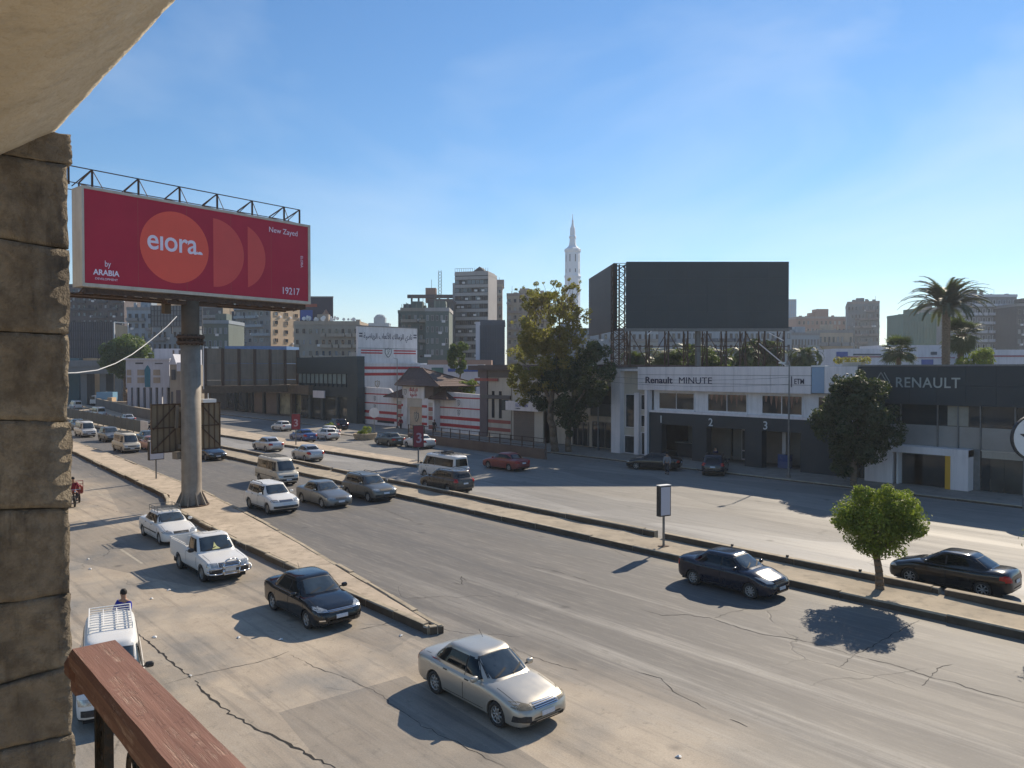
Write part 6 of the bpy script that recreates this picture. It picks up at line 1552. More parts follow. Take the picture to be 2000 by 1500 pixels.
# --- the striped club
ZY = 62.5
c = Bld('club_wall', 'long white club wall painted with red stripes and small crests', 'wall', (X(830, Y=ZY), ZY, 0))
WX0, WX1 = X(699, Y=ZY), X(998, Y=ZY)
gx0, gx1 = X(778, Y=ZY), X(850, Y=ZY)
topL = [(WX0,5.9),(X(760, Y=ZY),5.75),(X(776, Y=ZY),4.3),(gx0,4.3)]
m = c.w(); m.prism_y([(WX0,.1),(gx0,.1)] + topL[::-1], ZY, ZY+.35); m.build('wall_left', M['dirtywhite'], c.r)
m = c.w(); m.prism_y([(gx1,.1),(X(940, Y=ZY),.1),(X(940, Y=ZY),5.35),(X(868, Y=ZY),5.6),(gx1,5.6)], ZY, ZY+.35); m.build('wall_right', M['dirtywhite'], c.r)
c.box('pier', pm('dark_stone_pier', (.16,.13,.13), .85, var=.15, scale=.7, world=True), X(940, Y=ZY), X(954, Y=ZY), ZY-.25, ZY+.5, .1, 9.0)
c.box('tall_bay', M['cream'], X(954, Y=ZY), X(999, Y=ZY), ZY-.05, ZY+6, .1, 7.6); c.box('tall_bay_top', M['rampconc'], X(935, Y=ZY), X(999, Y=ZY), ZY-.15, ZY+6, 7.6, 9.2)
c.box('maroon_band', M['fadedred'], X(930, Y=ZY), X(975, Y=ZY), ZY-.28, ZY-.16, 7.15, 7.5); c.box('dark_band', M['rampconc'], X(942, Y=ZY), X(999, Y=ZY), ZY-.28, ZY-.06, 4.9, 5.4)
for px in (964, 978): c.box('slot_window', M['darkroom'], X(px-2.4, Y=ZY), X(px+2.4, Y=ZY), ZY-.1, ZY-.055, 2.5, 5.9)
for px0, px1, wd in ((699,778,0),(850,940,0),(941,998,1)):
    a, b = X(px0, Y=ZY), X(px1, Y=ZY); mt = M['red'] if not wd else M['fadedred']; yy = ZY-.012 if not wd else ZY-.27
    for z, h in ((4.75,.18),(3.35,.17)):
        if not wd: c.box('red_stripe', mt, max(a, -1e9), b if z < 4.4 or px0 > 800 else X(765, Y=ZY), yy-.01, yy+.012, z, z+h)
    for z, h in ((1.85,.42),(.85,.42)): c.box('red_stripe', mt, a, b, yy-.01 if not wd else ZY-.07, yy+.012 if not wd else ZY-.05, z, z+h)
def crest(bld, x, y, z, h, mats_, axis='y'):
    pr = [(-.36,.42),(-.12,.36),(0,.5),(.12,.36),(.36,.42),(.38,0),(.22,-.3),(0,-.5),(-.22,-.3),(-.38,0)]
    for sc_, mt, d in ((1, mats_[0], 0), (.78, mats_[1], .012)):
        m = bld.w()
        if axis == 'y': m.prism_y([(x+p*h*sc_, z+q*h*sc_) for p, q in pr][::-1], y-.03-d, y)
        else: m.add([(x+.03+d, y+p*h*sc_, z+q*h*sc_) for p, q in pr], [tuple(range(len(pr)))[::-1]])
        m.build('crest', mt, bld.r)
    m = bld.w(); s_ = h
    for (p0, q0), (p1, q1) in (((-.12,-.22),(0,.0)),((0,0),(.14,.1)),((0,0),(-.1,.2)),((.14,.1),(.05,.28)),((0,0),(.1,-.2))):
        if axis == 'y': m.bar((x+p0*s_, y-.05, z+q0*s_), (x+p1*s_, y-.05, z+q1*s_), .07*s_, .02)
        else: m.bar((x+.055, y+p0*s_, z+q0*s_), (x+.055, y+p1*s_, z+q1*s_), .07*s_, .02)
    m.build('emblem', mats_[0], bld.r)
grey_c = (M['steel'], M['dirtywhite'])
for px in (732, 896):
    for zz in (4.15, 2.85): crest(c, X(px, Y=ZY), ZY-.01, zz, .85, grey_c)
c.box('mural', M['darkroom'], X(737, Y=ZY), X(770, Y=ZY), ZY-.02, ZY-.01, .5, 1.3)
# gatehouse
gh = Bld('gatehouse', 'gatehouse with brown tiled hipped roofs, a white sign and lit doorway', 'gatehouse', ((gx0+gx1)/2, ZY, 0))
gy = ZY-1.0
tx0, tx1 = X(785, Y=gy), X(846, Y=gy)
gh.box('upper_storey', pm('brown_gate_wall', (.13,.10,.085), .85, var=.15, scale=1, world=True), tx0, tx1, gy+.02, gy+5.5, 3.9, 6.3)
gh.box('gate_wall', M['dirtywhite'], X(776, Y=gy), X(795, Y=gy), gy, gy+1.3, .1, 4.6); gh.box('gate_wall', M['dirtywhite'], X(824, Y=gy), X(848, Y=gy), gy, gy+1.3, .1, 4.6); gh.box('gate_lintel', M['cream'], X(795, Y=gy)+.002, X(824, Y=gy)-.002, gy+.01, gy+1.3, 3.3, 4.6)
gh.box('gate_door', pm('lit_gate', (.62,.47,.33), .8, var=.12, scale=1.2, world=True, tint=(.42,.32,.24)), X(796, Y=gy), X(823, Y=gy), gy+.4, gy+.45, .1, 3.3)
crest(gh, X(809, Y=gy), gy+.38, 1.9, 1.5, (M['steel'], pm('gate_cream', (.60,.50,.38), .8)))
for px in (779, 840): 
    for k in range(6): gh.box('mosaic_tile', M['cream'] if k % 2 else M['fadedred'], X(px-3, Y=gy), X(px+5, Y=gy), gy-.03, gy-.005, .4+k*.62, .95+k*.62)
for a, b in ((776,787),(824,834)):
    for z in (.85, 1.85, 3.3): gh.box('red_stripe', M['red'], X(a, Y=gy), X(b, Y=gy), gy-.02, gy-.001, z, z+.35)
sy = gy-.15
gh.box('sign_board', M['dirtywhite'], X(786, Y=sy), X(828, Y=sy), sy, gy, 4.55, 6.25)
RD = M['red']
o = text(arabic('نادي الزمالك'), .74, RD, gh.r, gh.L((X(799, Y=sy), sy-.02, 5.55)), bold=.012, sx=.60)
o = text(arabic('عضوية'), .74, RD, gh.r, gh.L((X(801, Y=sy), sy-.02, 4.85)), bold=.012, sx=.9)
crest(gh, X(791.5, Y=sy), sy, 5.4, .95, (M['steel'], M['dirtywhite']))
def hip(bld, x0, x1, y0, y1, z0, z1, rx0, rx1, name='tile_course', n=9):
    cy = (y0+y1)/2
    for k in range(n):            # overlapping courses of tile, front, back and the two hips
        t0, t1 = k/n, (k+1)/n; m = bld.w(); lift = .05
        def ring(t, dz): return [(x0+(rx0-x0)*t, y0+(cy-y0)*t, z0+(z1-z0)*t+dz),(x1+(rx1-x1)*t, y0+(cy-y0)*t, z0+(z1-z0)*t+dz),(x1+(rx1-x1)*t, y1+(cy-y1)*t, z0+(z1-z0)*t+dz),(x0+(rx0-x0)*t, y1+(cy-y1)*t, z0+(z1-z0)*t+dz)]
        A, B_ = ring(t0, lift), ring(min(1, t1+.02), 0); C_ = ring(t0, -.03)
        m.add(A+B_+C_, [(0,1,5,4),(1,2,6,5),(2,3,7,6),(3,0,4,7),(8,9,1,0),(9,10,2,1),(10,11,3,2),(11,8,0,3)]); m.build(name, M['rooftile'], bld.r)
    m = bld.w(); m.bar((x0,y0,z0+.08),(rx0,cy,z1+.06),.14); m.bar((x1,y0,z0+.08),(rx1,cy,z1+.06),.14); m.bar((x1,y1,z0+.08),(rx1,cy,z1+.06),.14); m.bar((rx0,cy,z1+.08),(rx1,cy,z1+.08),.16); m.build('ridge_tiles', M['rooftile'], bld.r)
hip(gh, X(771, Y=gy-1), X(858, Y=gy-1), gy-1, gy+6.6, 6.35, 8.75, X(800, Y=gy+2.8), X(826, Y=gy+2.8))
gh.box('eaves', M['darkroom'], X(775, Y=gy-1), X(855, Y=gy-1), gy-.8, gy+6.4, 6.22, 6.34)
hip(gh, X(751, Y=gy-.3), X(786, Y=gy-.3), gy-.5, gy+4, 4.55, 6.1, X(783, Y=gy), X(785, Y=gy), n=6)
hip(gh, X(838, Y=gy-.3), X(876, Y=gy-.3), gy-.5, gy+4, 4.55, 6.1, X(846, Y=gy), X(850, Y=gy), n=6)
# big white club building, its sign wall facing up the avenue
CX = -109.0
y0, y1, y2 = onX(699, 700, CX).y, onX(815, 700, CX).y, onX(833, 700, CX).y
cb = Bld('club_building', 'white club building wall with Arabic lettering, crest and red stripes', 'building', (CX, (y0+y1)/2, 0))
cb.box('upper_wall', M['dirtywhite'], CX-.6, CX, y0+.02, y1, 9.75, onX(699, 637, CX).z); cb.box('lower_wall', M['dirtywhite'], CX-.6, CX+.12, y0, y2, .1, 9.7)
cb.box('coping', M['steel'], CX-.6, CX+.1, y0, y1+.05, onX(699, 637, CX).z, onX(699, 637, CX).z+.15); cb.box('ledge', M['dirtywhite'], CX-.1, CX+.25, y0, y1+.1, 9.55, 9.78)
cb.box('panel_joint', M['steel'], CX, CX+.02, y0, y1, 12.05, 12.12)
za = onX(757, 658, CX).z
L_ = onX(812, 658, CX).y-onX(705, 658, CX).y
o = text(arabic('نادي الزمالك للألعاب الرياضية'), 1.25, M['logo_blue'], cb.r, cb.L((CX+.03, onX(710, 658, CX).y, za-.35)), rot=(math.pi/2, 0, math.pi/2), bold=.0)
o.scale = (min(1.2, (L_*.88)/max(.1, o.dimensions.x)), 1, 1)
for yy in (onX(704, 658, CX).y, onX(811, 658, CX).y-.1):
    for k, mt in ((0, M['logo_blue']), (1, M['logo_blue'])): cb.box('flag_bar', mt, CX, CX+.03, yy-.25, yy+.35, za-.1+.42*k, za+.1+.42*k)
yc = onX(758, 690, CX).y
for a, b in ((onX(705, 690, CX).y, onX(747, 690, CX).y),(onX(769, 690, CX).y, onX(812, 690, CX).y)):
    for z in (onX(757, 685, CX).z, onX(757, 690, CX).z): cb.box('red_stripe', M['red'], CX, CX+.03, a, b, z-.1, z+.12)
crest(cb, CX, yc, onX(757, 689, CX).z, 1.75, (M['steel'], M['white']), 'x')
for py in (718, 730): z = onX(760, py, CX).z; cb.box('red_stripe', M['red'], CX+.12, CX+.15, y0, onX(819, py, CX).y, z-.28, z+.18)
crest(cb, CX+.12, onX(736, 750, CX).y, onX(736, 750, CX).z, 1.25, (pm('gold_crest', (.34,.24,.12), .6), M['dirtywhite']), 'x')
# --- dark green glass-fronted building
dg = Bld('green_building', 'dark green clad building with a row of upper windows and glass shopfront', 'building', (-116, 61, 0))
DY = 61.0; dx0, dx1 = X(580, Y=DY), X(698, Y=DY)
dg.box('wall', M['greencl'], dx0, -109.8, DY+.3, DY+16, 4.2, 10.7); dg.box('wall', M['greencl'], -109.79, dx1, DY+.3, DY+1.3, .1, 10.7); dg.box('parapet', M['greencl'], dx0, dx1, DY, DY+.3, 7.9, 10.7); dg.box('band', M['greencl'], dx0, dx1, DY, DY+.3, 4.2, 5.8)
dg.box('right_pier', M['greencl'], X(678, Y=DY), dx1, DY, DY+.3, 5.8, 7.9); dg.box('roof_hut', M['cream'], X(640, Y=DY), X(676, Y=DY), DY+4, DY+7, 10.7, 11.5)
for k in range(11):
    xx0 = dx0+.3+(X(676, Y=DY)-dx0-.4)*k/11; xx1 = xx0+(X(676, Y=DY)-dx0-.4)/11
    f = dg.w().box(xx1-.10, xx1, DY+.05, DY+.3, 5.8, 7.9).build('window', M['greencl'], dg.r); dg.w().box(xx0, xx1-.1, DY+.20, DY+.28, 6.3, 7.9).build('pane', M.setdefault('pale_blind', pm('pale_blind', (.21,.27,.255), .4, var=.25, scale=.5, world=True)), f)
for k, (a, b) in enumerate(((582,602),(604,626),(630,655),(658,692))):
    dg.box('shopfront_pane', M['glass_shop'], X(a, Y=DY), X(b, Y=DY), DY+.5, DY+.55, .3, 4.15); dg.box('pillar', M['greencl'], X(b, Y=DY), X(b+4, Y=DY), DY, DY+.8, .13, 4.19)
dg.box('back_room', M['darkroom'], dx0, dx1, DY+4, DY+4.2, .13, 4.15)
sgn = Bld('shop_sign', 'small white hanging sign on the dark green building', 'sign', (X(623, Y=DY-.6), DY-.6, 4.0)); sgn.box('board', M['panel_white'], X(612, Y=DY-.6), X(634, Y=DY-.6), DY-.7, DY-.5, 3.9, 5.1)
text('SHOP', .4, M['logo_blue'], sgn.r, sgn.L((X(616, Y=DY-.6), DY-.72, 4.4))) if False else None
# --- shop row and gantry with the big blank board
sr = Bld('shop_row', 'low row of shuttered and lit shops beneath a long rusty canopy', 'shops', (-148, 62, 0))
xs0, xs1 = X(404, Y=62), dx0
sr.box('wall', M['rampconc'], xs0-20, xs1, 62.3, 74, .13, 6.0); sr.box('canopy', pm('rusty_canopy', (.17,.125,.08), .85, var=.25, scale=.5, world=True, streak=True, tint=(.08,.06,.05)), xs0-18, xs1+6, 60.2, 62.3, 4.35, 5.9)
for a, b, mt in ((440,459,'glass_shop'),(462,480,'glass_shop'),(484,492,'darkroom'),(494,514,'shutter'),(518,542,'shutter'),(544,573,'lit_shop'),(575,590,'lit_shop')):
    if mt == 'lit_shop' and mt not in M: M[mt] = pm('yellowish_reflection', (.36,.34,.22), .5, var=.5, scale=.4, bump=0, world=True, tint=(.10,.11,.09))  # yellowish reflection painted into the shop window colour
    x0_, x1_ = X(a, Y=62), X(b, Y=62)
    if mt == 'shutter':
        for k in range(10): sr.box('shutter_slat', M['shutter'], x0_, x1_, 62.15+.02*(k % 2), 62.28, .2+.4*k, .58+.4*k)
    else: sr.box('shop_window', M[mt], x0_, x1_, 62.2, 62.28, .4, 4.2)
    sr.box('pillar', M['greencl'], x1_+.05, x1_+.6, 61.8, 62.28, .13, 4.34)
p0 = P(401, 750, 127); p1 = P(581, 750, 138); d = (p1-p0).xy; yw = math.atan2(d.y, d.x)
gb = thing('large_billboard', 'large blank grey brown billboard in eight ribbed sheets above the shop canopy', 'billboard', (p0.x, p0.y, 0), yw)
lz0, lz1 = P(401, 753, 127).z, P(401, 680, 127).z; LL = d.length
wds = [0, 1.1/6.2, 2.15/6.2, 3.2/6.2, 4.25/6.2, 5.3/6.2, 1]
gm = pm('blank_brown_sheet', (.23,.195,.15), .85, var=.15, scale=.5, bump=.05, streak=True, tint=(.08,.07,.06))
for i in range(6):
    a, b = wds[i]*LL, wds[i+1]*LL
    for z0_, z1_ in ((lz0, lz0+(lz1-lz0)*.14), (lz0+(lz1-lz0)*.145, lz0+(lz1-lz0)*.60), (lz0+(lz1-lz0)*.605, lz1)): MB().box(a+.2, b-.2, 0, .1, z0_, z1_-.02).build('sheet', gm, gb)
    MB().box(a-.22, a+.19, -.25, .15, lz0-.1, lz1).build('rib', M['rust'], gb)
MB().box(LL-.2, LL+.25, -.25, .15, lz0-.1, lz1).build('rib', M['rust'], gb)
m = MB().box(.3, 1.0, .2, .9, 0, lz0); m.box(LL-1, LL-.3, .2, .9, 0, lz0); m.box(-.3, LL+.3, -.2, .8, lz0-1.3, lz0-.12); m.build('gantry', M['polebrown'], gb)
m = MB().bar((-.35,-.2,lz0-.6),(-.35,-.2,lz1+.3),.12); m.build('edge_tube', M['dirtywhite'], gb)

# ============================================================ CITY BEHIND
def win_mesh(w, h, pane, frame, kind):
    m = MB(); m.mi = 0; fw_ = .09
    m.box(-w/2, w/2, -.14, .02, h-fw_, h); m.box(-w/2, w/2, -.20, .02, 0, fw_); m.box(-w/2, -w/2+fw_, -.14, .02, fw_, h-fw_); m.box(w/2-fw_, w/2, -.14, .02, fw_, h-fw_)
    if kind == 'mid': m.box(-fw_/3, fw_/3, -.12, .0, fw_, h-fw_)
    m.mi = 1; m.add([(-w/2+fw_, -.03, fw_), (w/2-fw_, -.03, fw_), (w/2-fw_, -.03, h-fw_), (-w/2+fw_, -.03, h-fw_)], [(0,1,2,3)])
    return m.mesh('window', [frame, pane])
def colr(n, c, **k): return pm(n, c, .88, var=.14, scale=.12, bump=0, world=True, streak=True, tint=tuple(x*.62 for x in c), **k)
HZ = {k: colr('far_'+k, tuple(min(.8, q*1.12) for q in c)) for k, c in dict(brown=(.105,.085,.085), beige=(.50,.37,.24), sand=(.30,.26,.21), grey=(.20,.20,.20), blue=(.24,.28,.32), dkblue=(.05,.07,.10), green=(.115,.14,.125), dark=(.07,.07,.075), pink=(.27,.215,.19), brick=(.28,.17,.13), stripe=(.34,.32,.31), teal=(.075,.16,.14), white=(.50,.50,.54), glass=(.06,.085,.12), tan=(.36,.29,.22)).items()}
PANES = [M['glass'], M['darkroom'], glassy('pale_far_glass', (.16,.19,.21), .2, .6), pm('closed_shutter', (.17,.15,.12), .8, var=.2, bump=0), pm('pale_shutter', (.34,.34,.33), .8, var=.2, bump=0)]
def facade(root, M_, w, h, fl, cols, style, seed, mat, mat2, z0=0, skip=.04):
    """windows, balconies and bands on one face; M_ maps (along, out, up) to the root frame"""
    R = random.Random(seed); fh = h/fl; cw = w/cols; rot = M_.to_euler()
    def obj(name, m, mt): return m.build(name, mt, root)
    if style == 'strip':
        for f in range(fl):
            z = z0+f*fh
            m = MB(M_).box(.0, w, -.35, -.001, z+fh*.62, z+fh*1.0-.001); obj('spandrel', m, mat2)
            for c in range(cols):
                me = _win(cw*.97, fh*.58, R, mat); link('window', me, root, M_ @ Vector((cw*(c+.5), 0, z+fh*.03)), rot)
    elif style in ('punch', 'balcony'):
        wsz = min(cw*.5, 1.7); whs = fh*.48
        mes = [_win2(wsz, whs, R, k, mat2) for k in range(5)]
        for f in range(fl):
            z = z0+f*fh; c = 0
            for c in range(cols):
                if R.random() < skip: continue
                me = mes[R.choice((0,0,1,1,2,3,4))]; link('window', me, root, M_ @ Vector((cw*(c+.5), 0, z+fh*.28)), rot)
            if style == 'balcony':
                m = MB(M_); c = 0
                while c < cols:
                    k = R.choice((1,2,2,3)); k = min(k, cols-c)
                    if R.random() < .72:
                        a, b = c*cw+.2, (c+k)*cw-.2
                        m.box(a, b, -1.2, -.001, z+.0, z+.14); m.box(a, b, -1.2, -1.1, z+.14, z+fh*.30); m.box(a, a+.08, -1.1, -.001, z+.14, z+fh*.30); m.box(b-.08, b, -1.1, -.001, z+.14, z+fh*.30)
                    c += k
                if m.v: obj('balcony', m, mat2)
    elif style == 'grid':
        m = MB(M_)
        for c in range(cols+1): m.box(cw*c-.09, cw*c+.09, -.25, -.001, z0, z0+h)
        for f in range(fl+1): m.box(.09, w-.09, -.18, -.001, z0+f*fh-.09, z0+f*fh+.09)
        obj('mullion_grid', m, mat2)
    if style != 'grid':
        m = MB(M_)
        for _ in range(fl*cols//5):
            c = R.randrange(cols); f = R.randrange(fl); x = cw*(c+.5)+R.choice((-1,1))*cw*.36; m.box(x-.42, x+.42, -.42, -.01, z0+f*fh+fh*.12, z0+f*fh+fh*.12+.6)
        if m.v: obj('air_conditioners', m, M['dirtywhite'])
def _win(w, h, R, fr): return win_mesh(w, h, R.choice(PANES[:3]), fr, 'mid')
def _win2(w, h, R, k, fr): return win_mesh(w, h, PANES[k], fr, 'mid' if k % 2 else '')
def clutter(root, w, d, z, seed, mat, n=8):
    R = random.Random(seed); m = MB()
    for _ in range(n):
        x, y = R.uniform(1, w-2), R.uniform(.5, d*.6); s_ = R.uniform(.4, 1.4); hh = R.uniform(.5, 2.4); m.box(x, x+s_, y, y+s_, z, z+hh)
    for _ in range(n//2): x = R.uniform(.5, w-1); m.tube((x, R.uniform(0, 3), z), (x, 1, z+R.uniform(1.5, 4)), .06, 4)
    m.box(w*.3, w*.3+3, d*.3, d*.3+4, z, z+2.8)
    m.build('roof_clutter', mat, root)
def tower(name, label, px0, px1, ytop, D, mat, mat2, fl, cols, style='punch', depth=12, yaw=0, side=None, seed=1, roof=True, cat='building', group=None, sidemat=None, scols=3):
    """px0..px1: front face; yaw turns it so that the right-hand side shows"""
    if yaw == 0:
        p = P(px0, 750, D); w = (px1-px0)/FO*D; loc = (p.x, p.y, 0)
    else:          # right-hand corner nearest, at px1
        pc = P(px1, 750, D); ya = VIEWYAW - math.radians(yaw); d = Vector((math.cos(ya), math.sin(ya)))
        a = (px0-1000)/FO; r = Vector(toW(a, 1)); det = d.x*r.y-d.y*r.x; w = (pc.x*r.y-pc.y*r.x)/det; loc = (pc.x-d.x*w, pc.y-d.y*w, 0)
    h = P(px0 if yaw == 0 else px1, ytop, D).z
    t = thing(name, label, cat, loc, VIEWYAW - math.radians(yaw), group)
    MB().box(0, w, 0, depth, 0, h).build('wall', mat, t) if not sidemat else None
    if sidemat:
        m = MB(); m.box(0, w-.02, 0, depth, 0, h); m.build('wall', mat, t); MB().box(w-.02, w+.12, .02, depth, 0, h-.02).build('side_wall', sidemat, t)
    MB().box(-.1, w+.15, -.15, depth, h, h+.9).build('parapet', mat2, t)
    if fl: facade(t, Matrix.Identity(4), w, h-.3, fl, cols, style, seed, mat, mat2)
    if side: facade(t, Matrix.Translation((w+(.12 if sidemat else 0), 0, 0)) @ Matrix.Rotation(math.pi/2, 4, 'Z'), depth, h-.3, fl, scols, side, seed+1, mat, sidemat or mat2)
    if roof: clutter(t, w, depth, h+.1, seed, mat, 6)
    return t, w, h
T = tower
T('apartment_block', 'dark brown apartment block under the left end of the red billboard', 120, 244, 560, 262, HZ['brown'], HZ['dark'], 14, 12, 'balcony', seed=3)
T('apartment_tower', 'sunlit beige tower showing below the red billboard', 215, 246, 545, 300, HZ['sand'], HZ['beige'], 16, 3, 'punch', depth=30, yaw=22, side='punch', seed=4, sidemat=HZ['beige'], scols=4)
T('apartment_block', 'pale blue and white narrow apartment block beside the sunlit beige tower', 249, 300, 606, 222, HZ['blue'], HZ['grey'], 9, 4, 'balcony', seed=5)
T('apartment_block', 'pale grey block beneath the rooftop lattice hoarding', 298, 368, 640, 205, HZ['blue'], HZ['grey'], 6, 7, 'balcony', seed=6)
t, w, h = T('apartment_block', 'bluish block right of the thick pole with a rooftop shed', 396, 447, 632, 205, HZ['green'], HZ['blue'], 6, 5, 'punch', seed=7)
T('apartment_tower', 'grey stepped tower peeping above the bluish block right of the pole', 390, 436, 600, 262, HZ['dark'], HZ['grey'], 9, 4, 'balcony', yaw=20, depth=14, seed=8, sidemat=HZ['beige'])
T('apartment_block', 'narrow dark blue building in the gap left of the tall balcony tower', 444, 462, 622, 240, HZ['dkblue'], HZ['dark'], 8, 2, 'punch', seed=9)
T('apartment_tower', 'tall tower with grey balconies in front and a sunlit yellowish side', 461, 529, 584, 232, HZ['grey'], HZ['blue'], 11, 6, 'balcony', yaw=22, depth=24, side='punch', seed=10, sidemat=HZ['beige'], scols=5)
t8, w8, h8 = T('apartment_block', 'beige six storey apartment block with satellite dishes on its flat roof', 575, 702, 634, 198, HZ['sand'], HZ['tan'], 7, 10, 'balcony', seed=11)
R = random.Random(8); m = MB()
for _ in range(26):
    x, y, z = R.uniform(2, w8-1), R.uniform(.2, 3), h8+1; c_ = Vector((x, y, z+R.uniform(.3, 1.1))); n_ = 8; s_ = R.uniform(.3, .55)
    m.add([c_+Vector((s_*math.cos(i*math.pi/4), .12, s_*math.sin(i*math.pi/4))) for i in range(8)]+[c_+Vector((0,.3,0))], [((i+1) % 8, i, 8) for i in range(8)]+[tuple(range(8))])
m.build('satellite_dishes', M['white'], t8)
t, w, h = T('far_building', 'faint stepped building alone on the horizon above the club wall', 720, 760, 633, 620, HZ['blue'], HZ['blue'], 3, 6, 'punch', depth=10, roof=False)
MB().box(w*.25, w*.8, 1, 8, h, h+5.5).build('upper_tier', HZ['blue'], t); MB().lathe([(4.2,h+5.5),(3.8,h+6.9),(2.4,h+7.8),(0,h+8.2)], 10, 'z', (w*.52,4,0)).build('dome', HZ['blue'], t)
T('apartment_block', 'dark greenish terrace block left of the tall striped office tower', 783, 840, 608, 200, HZ['green'], HZ['sand'], 9, 5, 'balcony', seed=13)
T('apartment_block', 'narrow darker block on the left of the greenish terrace block', 778, 800, 612, 215, HZ['dark'], HZ['green'], 8, 2, 'punch', seed=14)
T('office_block', 'greenish block with white window strips before the dark stepped tower', 831, 877, 608, 192, HZ['green'], HZ['stripe'], 8, 5, 'punch', seed=15)
t, w, h = T('apartment_tower', 'dark tower with rooftop beams and antennas left of the striped office tower', 836, 884, 590, 222, HZ['dark'], HZ['brown'], 10, 5, 'punch', seed=16, roof=False)
MB().box(-.8, 2.2, 1, 4, h, h+4.2).build('lift_house', HZ['brick'], t); MB().box(-6, w, .4, 1.2, h+1.2, h+2.2).build('pergola_beam', HZ['brown'], t); m = MB()
for x in (-5, -3, 3, 5.5): m.box(x, x+.5, .5, 1.1, h-2, h+1.2)
for i in range(8): z = h+2+i*.9; m.bar((3.0,.5,z),(3.9,.5,z+.9),.08); m.bar((3.9,.5,z),(3.0,.5,z+.9),.08)
m.bar((3,.5,h+2),(3,.5,h+9),.12); m.bar((3.9,.5,h+2),(3.9,.5,h+9),.12); m.bar((1,.5,h+4),(1,.5,h+6.5),.1); m.build('antennas', HZ['dark'], t)
t, w, h = T('office_tower', 'tall office tower with horizontal pale and dark bands', 889, 953, 537, 232, HZ['dark'], HZ['stripe'], 15, 8, 'strip', yaw=14, depth=10, seed=17, sidemat=HZ['stripe'], roof=False)
MB().box(0, w, -.2, 8, h+.9, h+1.2).build('roof_rim', HZ['stripe'], t); m = MB()
for i in range(16): x = w*i/15; m.bar((x, 0, h+1.2), (x, 0, h+2.2), .08)
m.bar((0,0,h+2.2),(w*.55,0,h+2.2),.08); m.prism_y([(w*.55,h+1.2),(w*.9,h+1.2),(w*.75,h+2.6)], 0, 4); m.build('roof_railing', HZ['dark'], t)
MB().box(-1.1, -.02, 1, 8, 0, h-2).build('stair_shaft', HZ['stripe'], t)
T('apartment_tower', 'pinkish balcony tower just right of the banded office tower', 962, 981, 560, 270, HZ['pink'], HZ['tan'], 13, 2, 'balcony', seed=18)
t, w, h = T('office_block', 'blue glass office block with a pale edge in front of the banded tower', 938, 985, 633, 172, HZ['glass'], HZ['dkblue'], 6, 14, 'grid', seed=19, roof=False); MB().box(-1.0, -.01, -.2, 10, 0, h+.5).build('pale_edge', HZ['white'], t)
T('apartment_tower', 'beige block showing faintly behind the top of the yellowing tree', 990, 1075, 578, 255, HZ['tan'], HZ['pink'], 12, 8, 'balcony', seed=20)
# white minaret
mp = P(1118, 750, 300); mn = thing('minaret', 'slender white minaret with a pointed crown rising behind the tree', 'minaret', (mp.x, mp.y, 0))
def mz(py): return P(1118, py, 300).z
M['minaret'] = pm('minaret_white', (.82,.83,.85), .8, var=.05, scale=.2, bump=0, world=True)
MB().lathe([(3.0,0),(3.0,mz(545)),(3.25,mz(540)),(2.95,mz(536)),(2.9,mz(494)),(3.2,mz(491)),(3.2,mz(487)),(2.3,mz(484)),(1.5,mz(480)),(1.25,mz(474)),(1.15,mz(466)),(1.45,mz(465)),(1.4,mz(462)),(1.05,mz(460)),(1.05,mz(452)),(.95,mz(446)),(.5,mz(440)),(.34,mz(434)),(.42,mz(431)),(.16,mz(428)),(.10,mz(418)),(0,mz(418))], 8).build('shaft', M['minaret'], mn)
m = MB()
for k in range(8):
    a = (k+.5)*math.pi/4; c_, s_ = math.cos(a), math.sin(a); r_m = 2.73
    for ya, yb in ((498,512),(526,533),(516,524)):
        for o in (-.0,): 
            x, y = c_*r_m, s_*r_m; u_ = Vector((-s_, c_, 0)); n_ = Vector((c_, s_, 0)); b0 = Vector((x, y, 0))+n_*.04
            for q in ((0,) if ya != 516 else ()):
                e = b0+u_*q; m.add([e-u_*.13+Vector((0,0,mz(yb))), e+u_*.13+Vector((0,0,mz(yb))), e+u_*.13+Vector((0,0,mz(ya))), e-u_*.13+Vector((0,0,mz(ya)))], [(0,1,2,3)])
m.build('slit_windows', M['darkroom'], mn)
# right-hand skyline
T('glass_tower', 'far blue glass tower just right of the huge dark screen', 1535, 1554, 587, 520, pm('far_blue_glass', (.16,.30,.45), .3, var=.2, scale=.05, bump=0, world=True), HZ['blue'], 18, 5, 'grid', seed=22, roof=False)
t, w, h = T('brick_block', 'reddish brick block with a square roof tower on the right skyline', 1556, 1660, 622, 360, HZ['brick'], HZ['pink'], 9, 12, 'punch', seed=23); MB().box(w*.40, w*.62, 2, 8, h, h+4.6).build('roof_tower', HZ['brick'], t)
T('apartment_block', 'low bluish block under the brick skyline block', 1545, 1600, 655, 240, HZ['blue'], HZ['grey'], 5, 9, 'balcony', seed=24); T('apartment_block', 'low tan block below the corner apartment block at right', 1598, 1665, 650, 250, HZ['tan'], HZ['grey'], 5, 8, 'balcony', seed=25)
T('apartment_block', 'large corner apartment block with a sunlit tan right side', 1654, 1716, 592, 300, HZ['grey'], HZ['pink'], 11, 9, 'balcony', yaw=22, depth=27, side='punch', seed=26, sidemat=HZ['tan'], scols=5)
T('netted_building', 'building wrapped in green scaffold netting left of the tall date palm', 1762, 1832, 618, 285, HZ['teal'], HZ['teal'], 8, 12, 'grid', seed=27); T('apartment_block', 'grey block behind the green netted building', 1795, 1860, 605, 330, HZ['grey'], HZ['sand'], 9, 8, 'punch', seed=28)
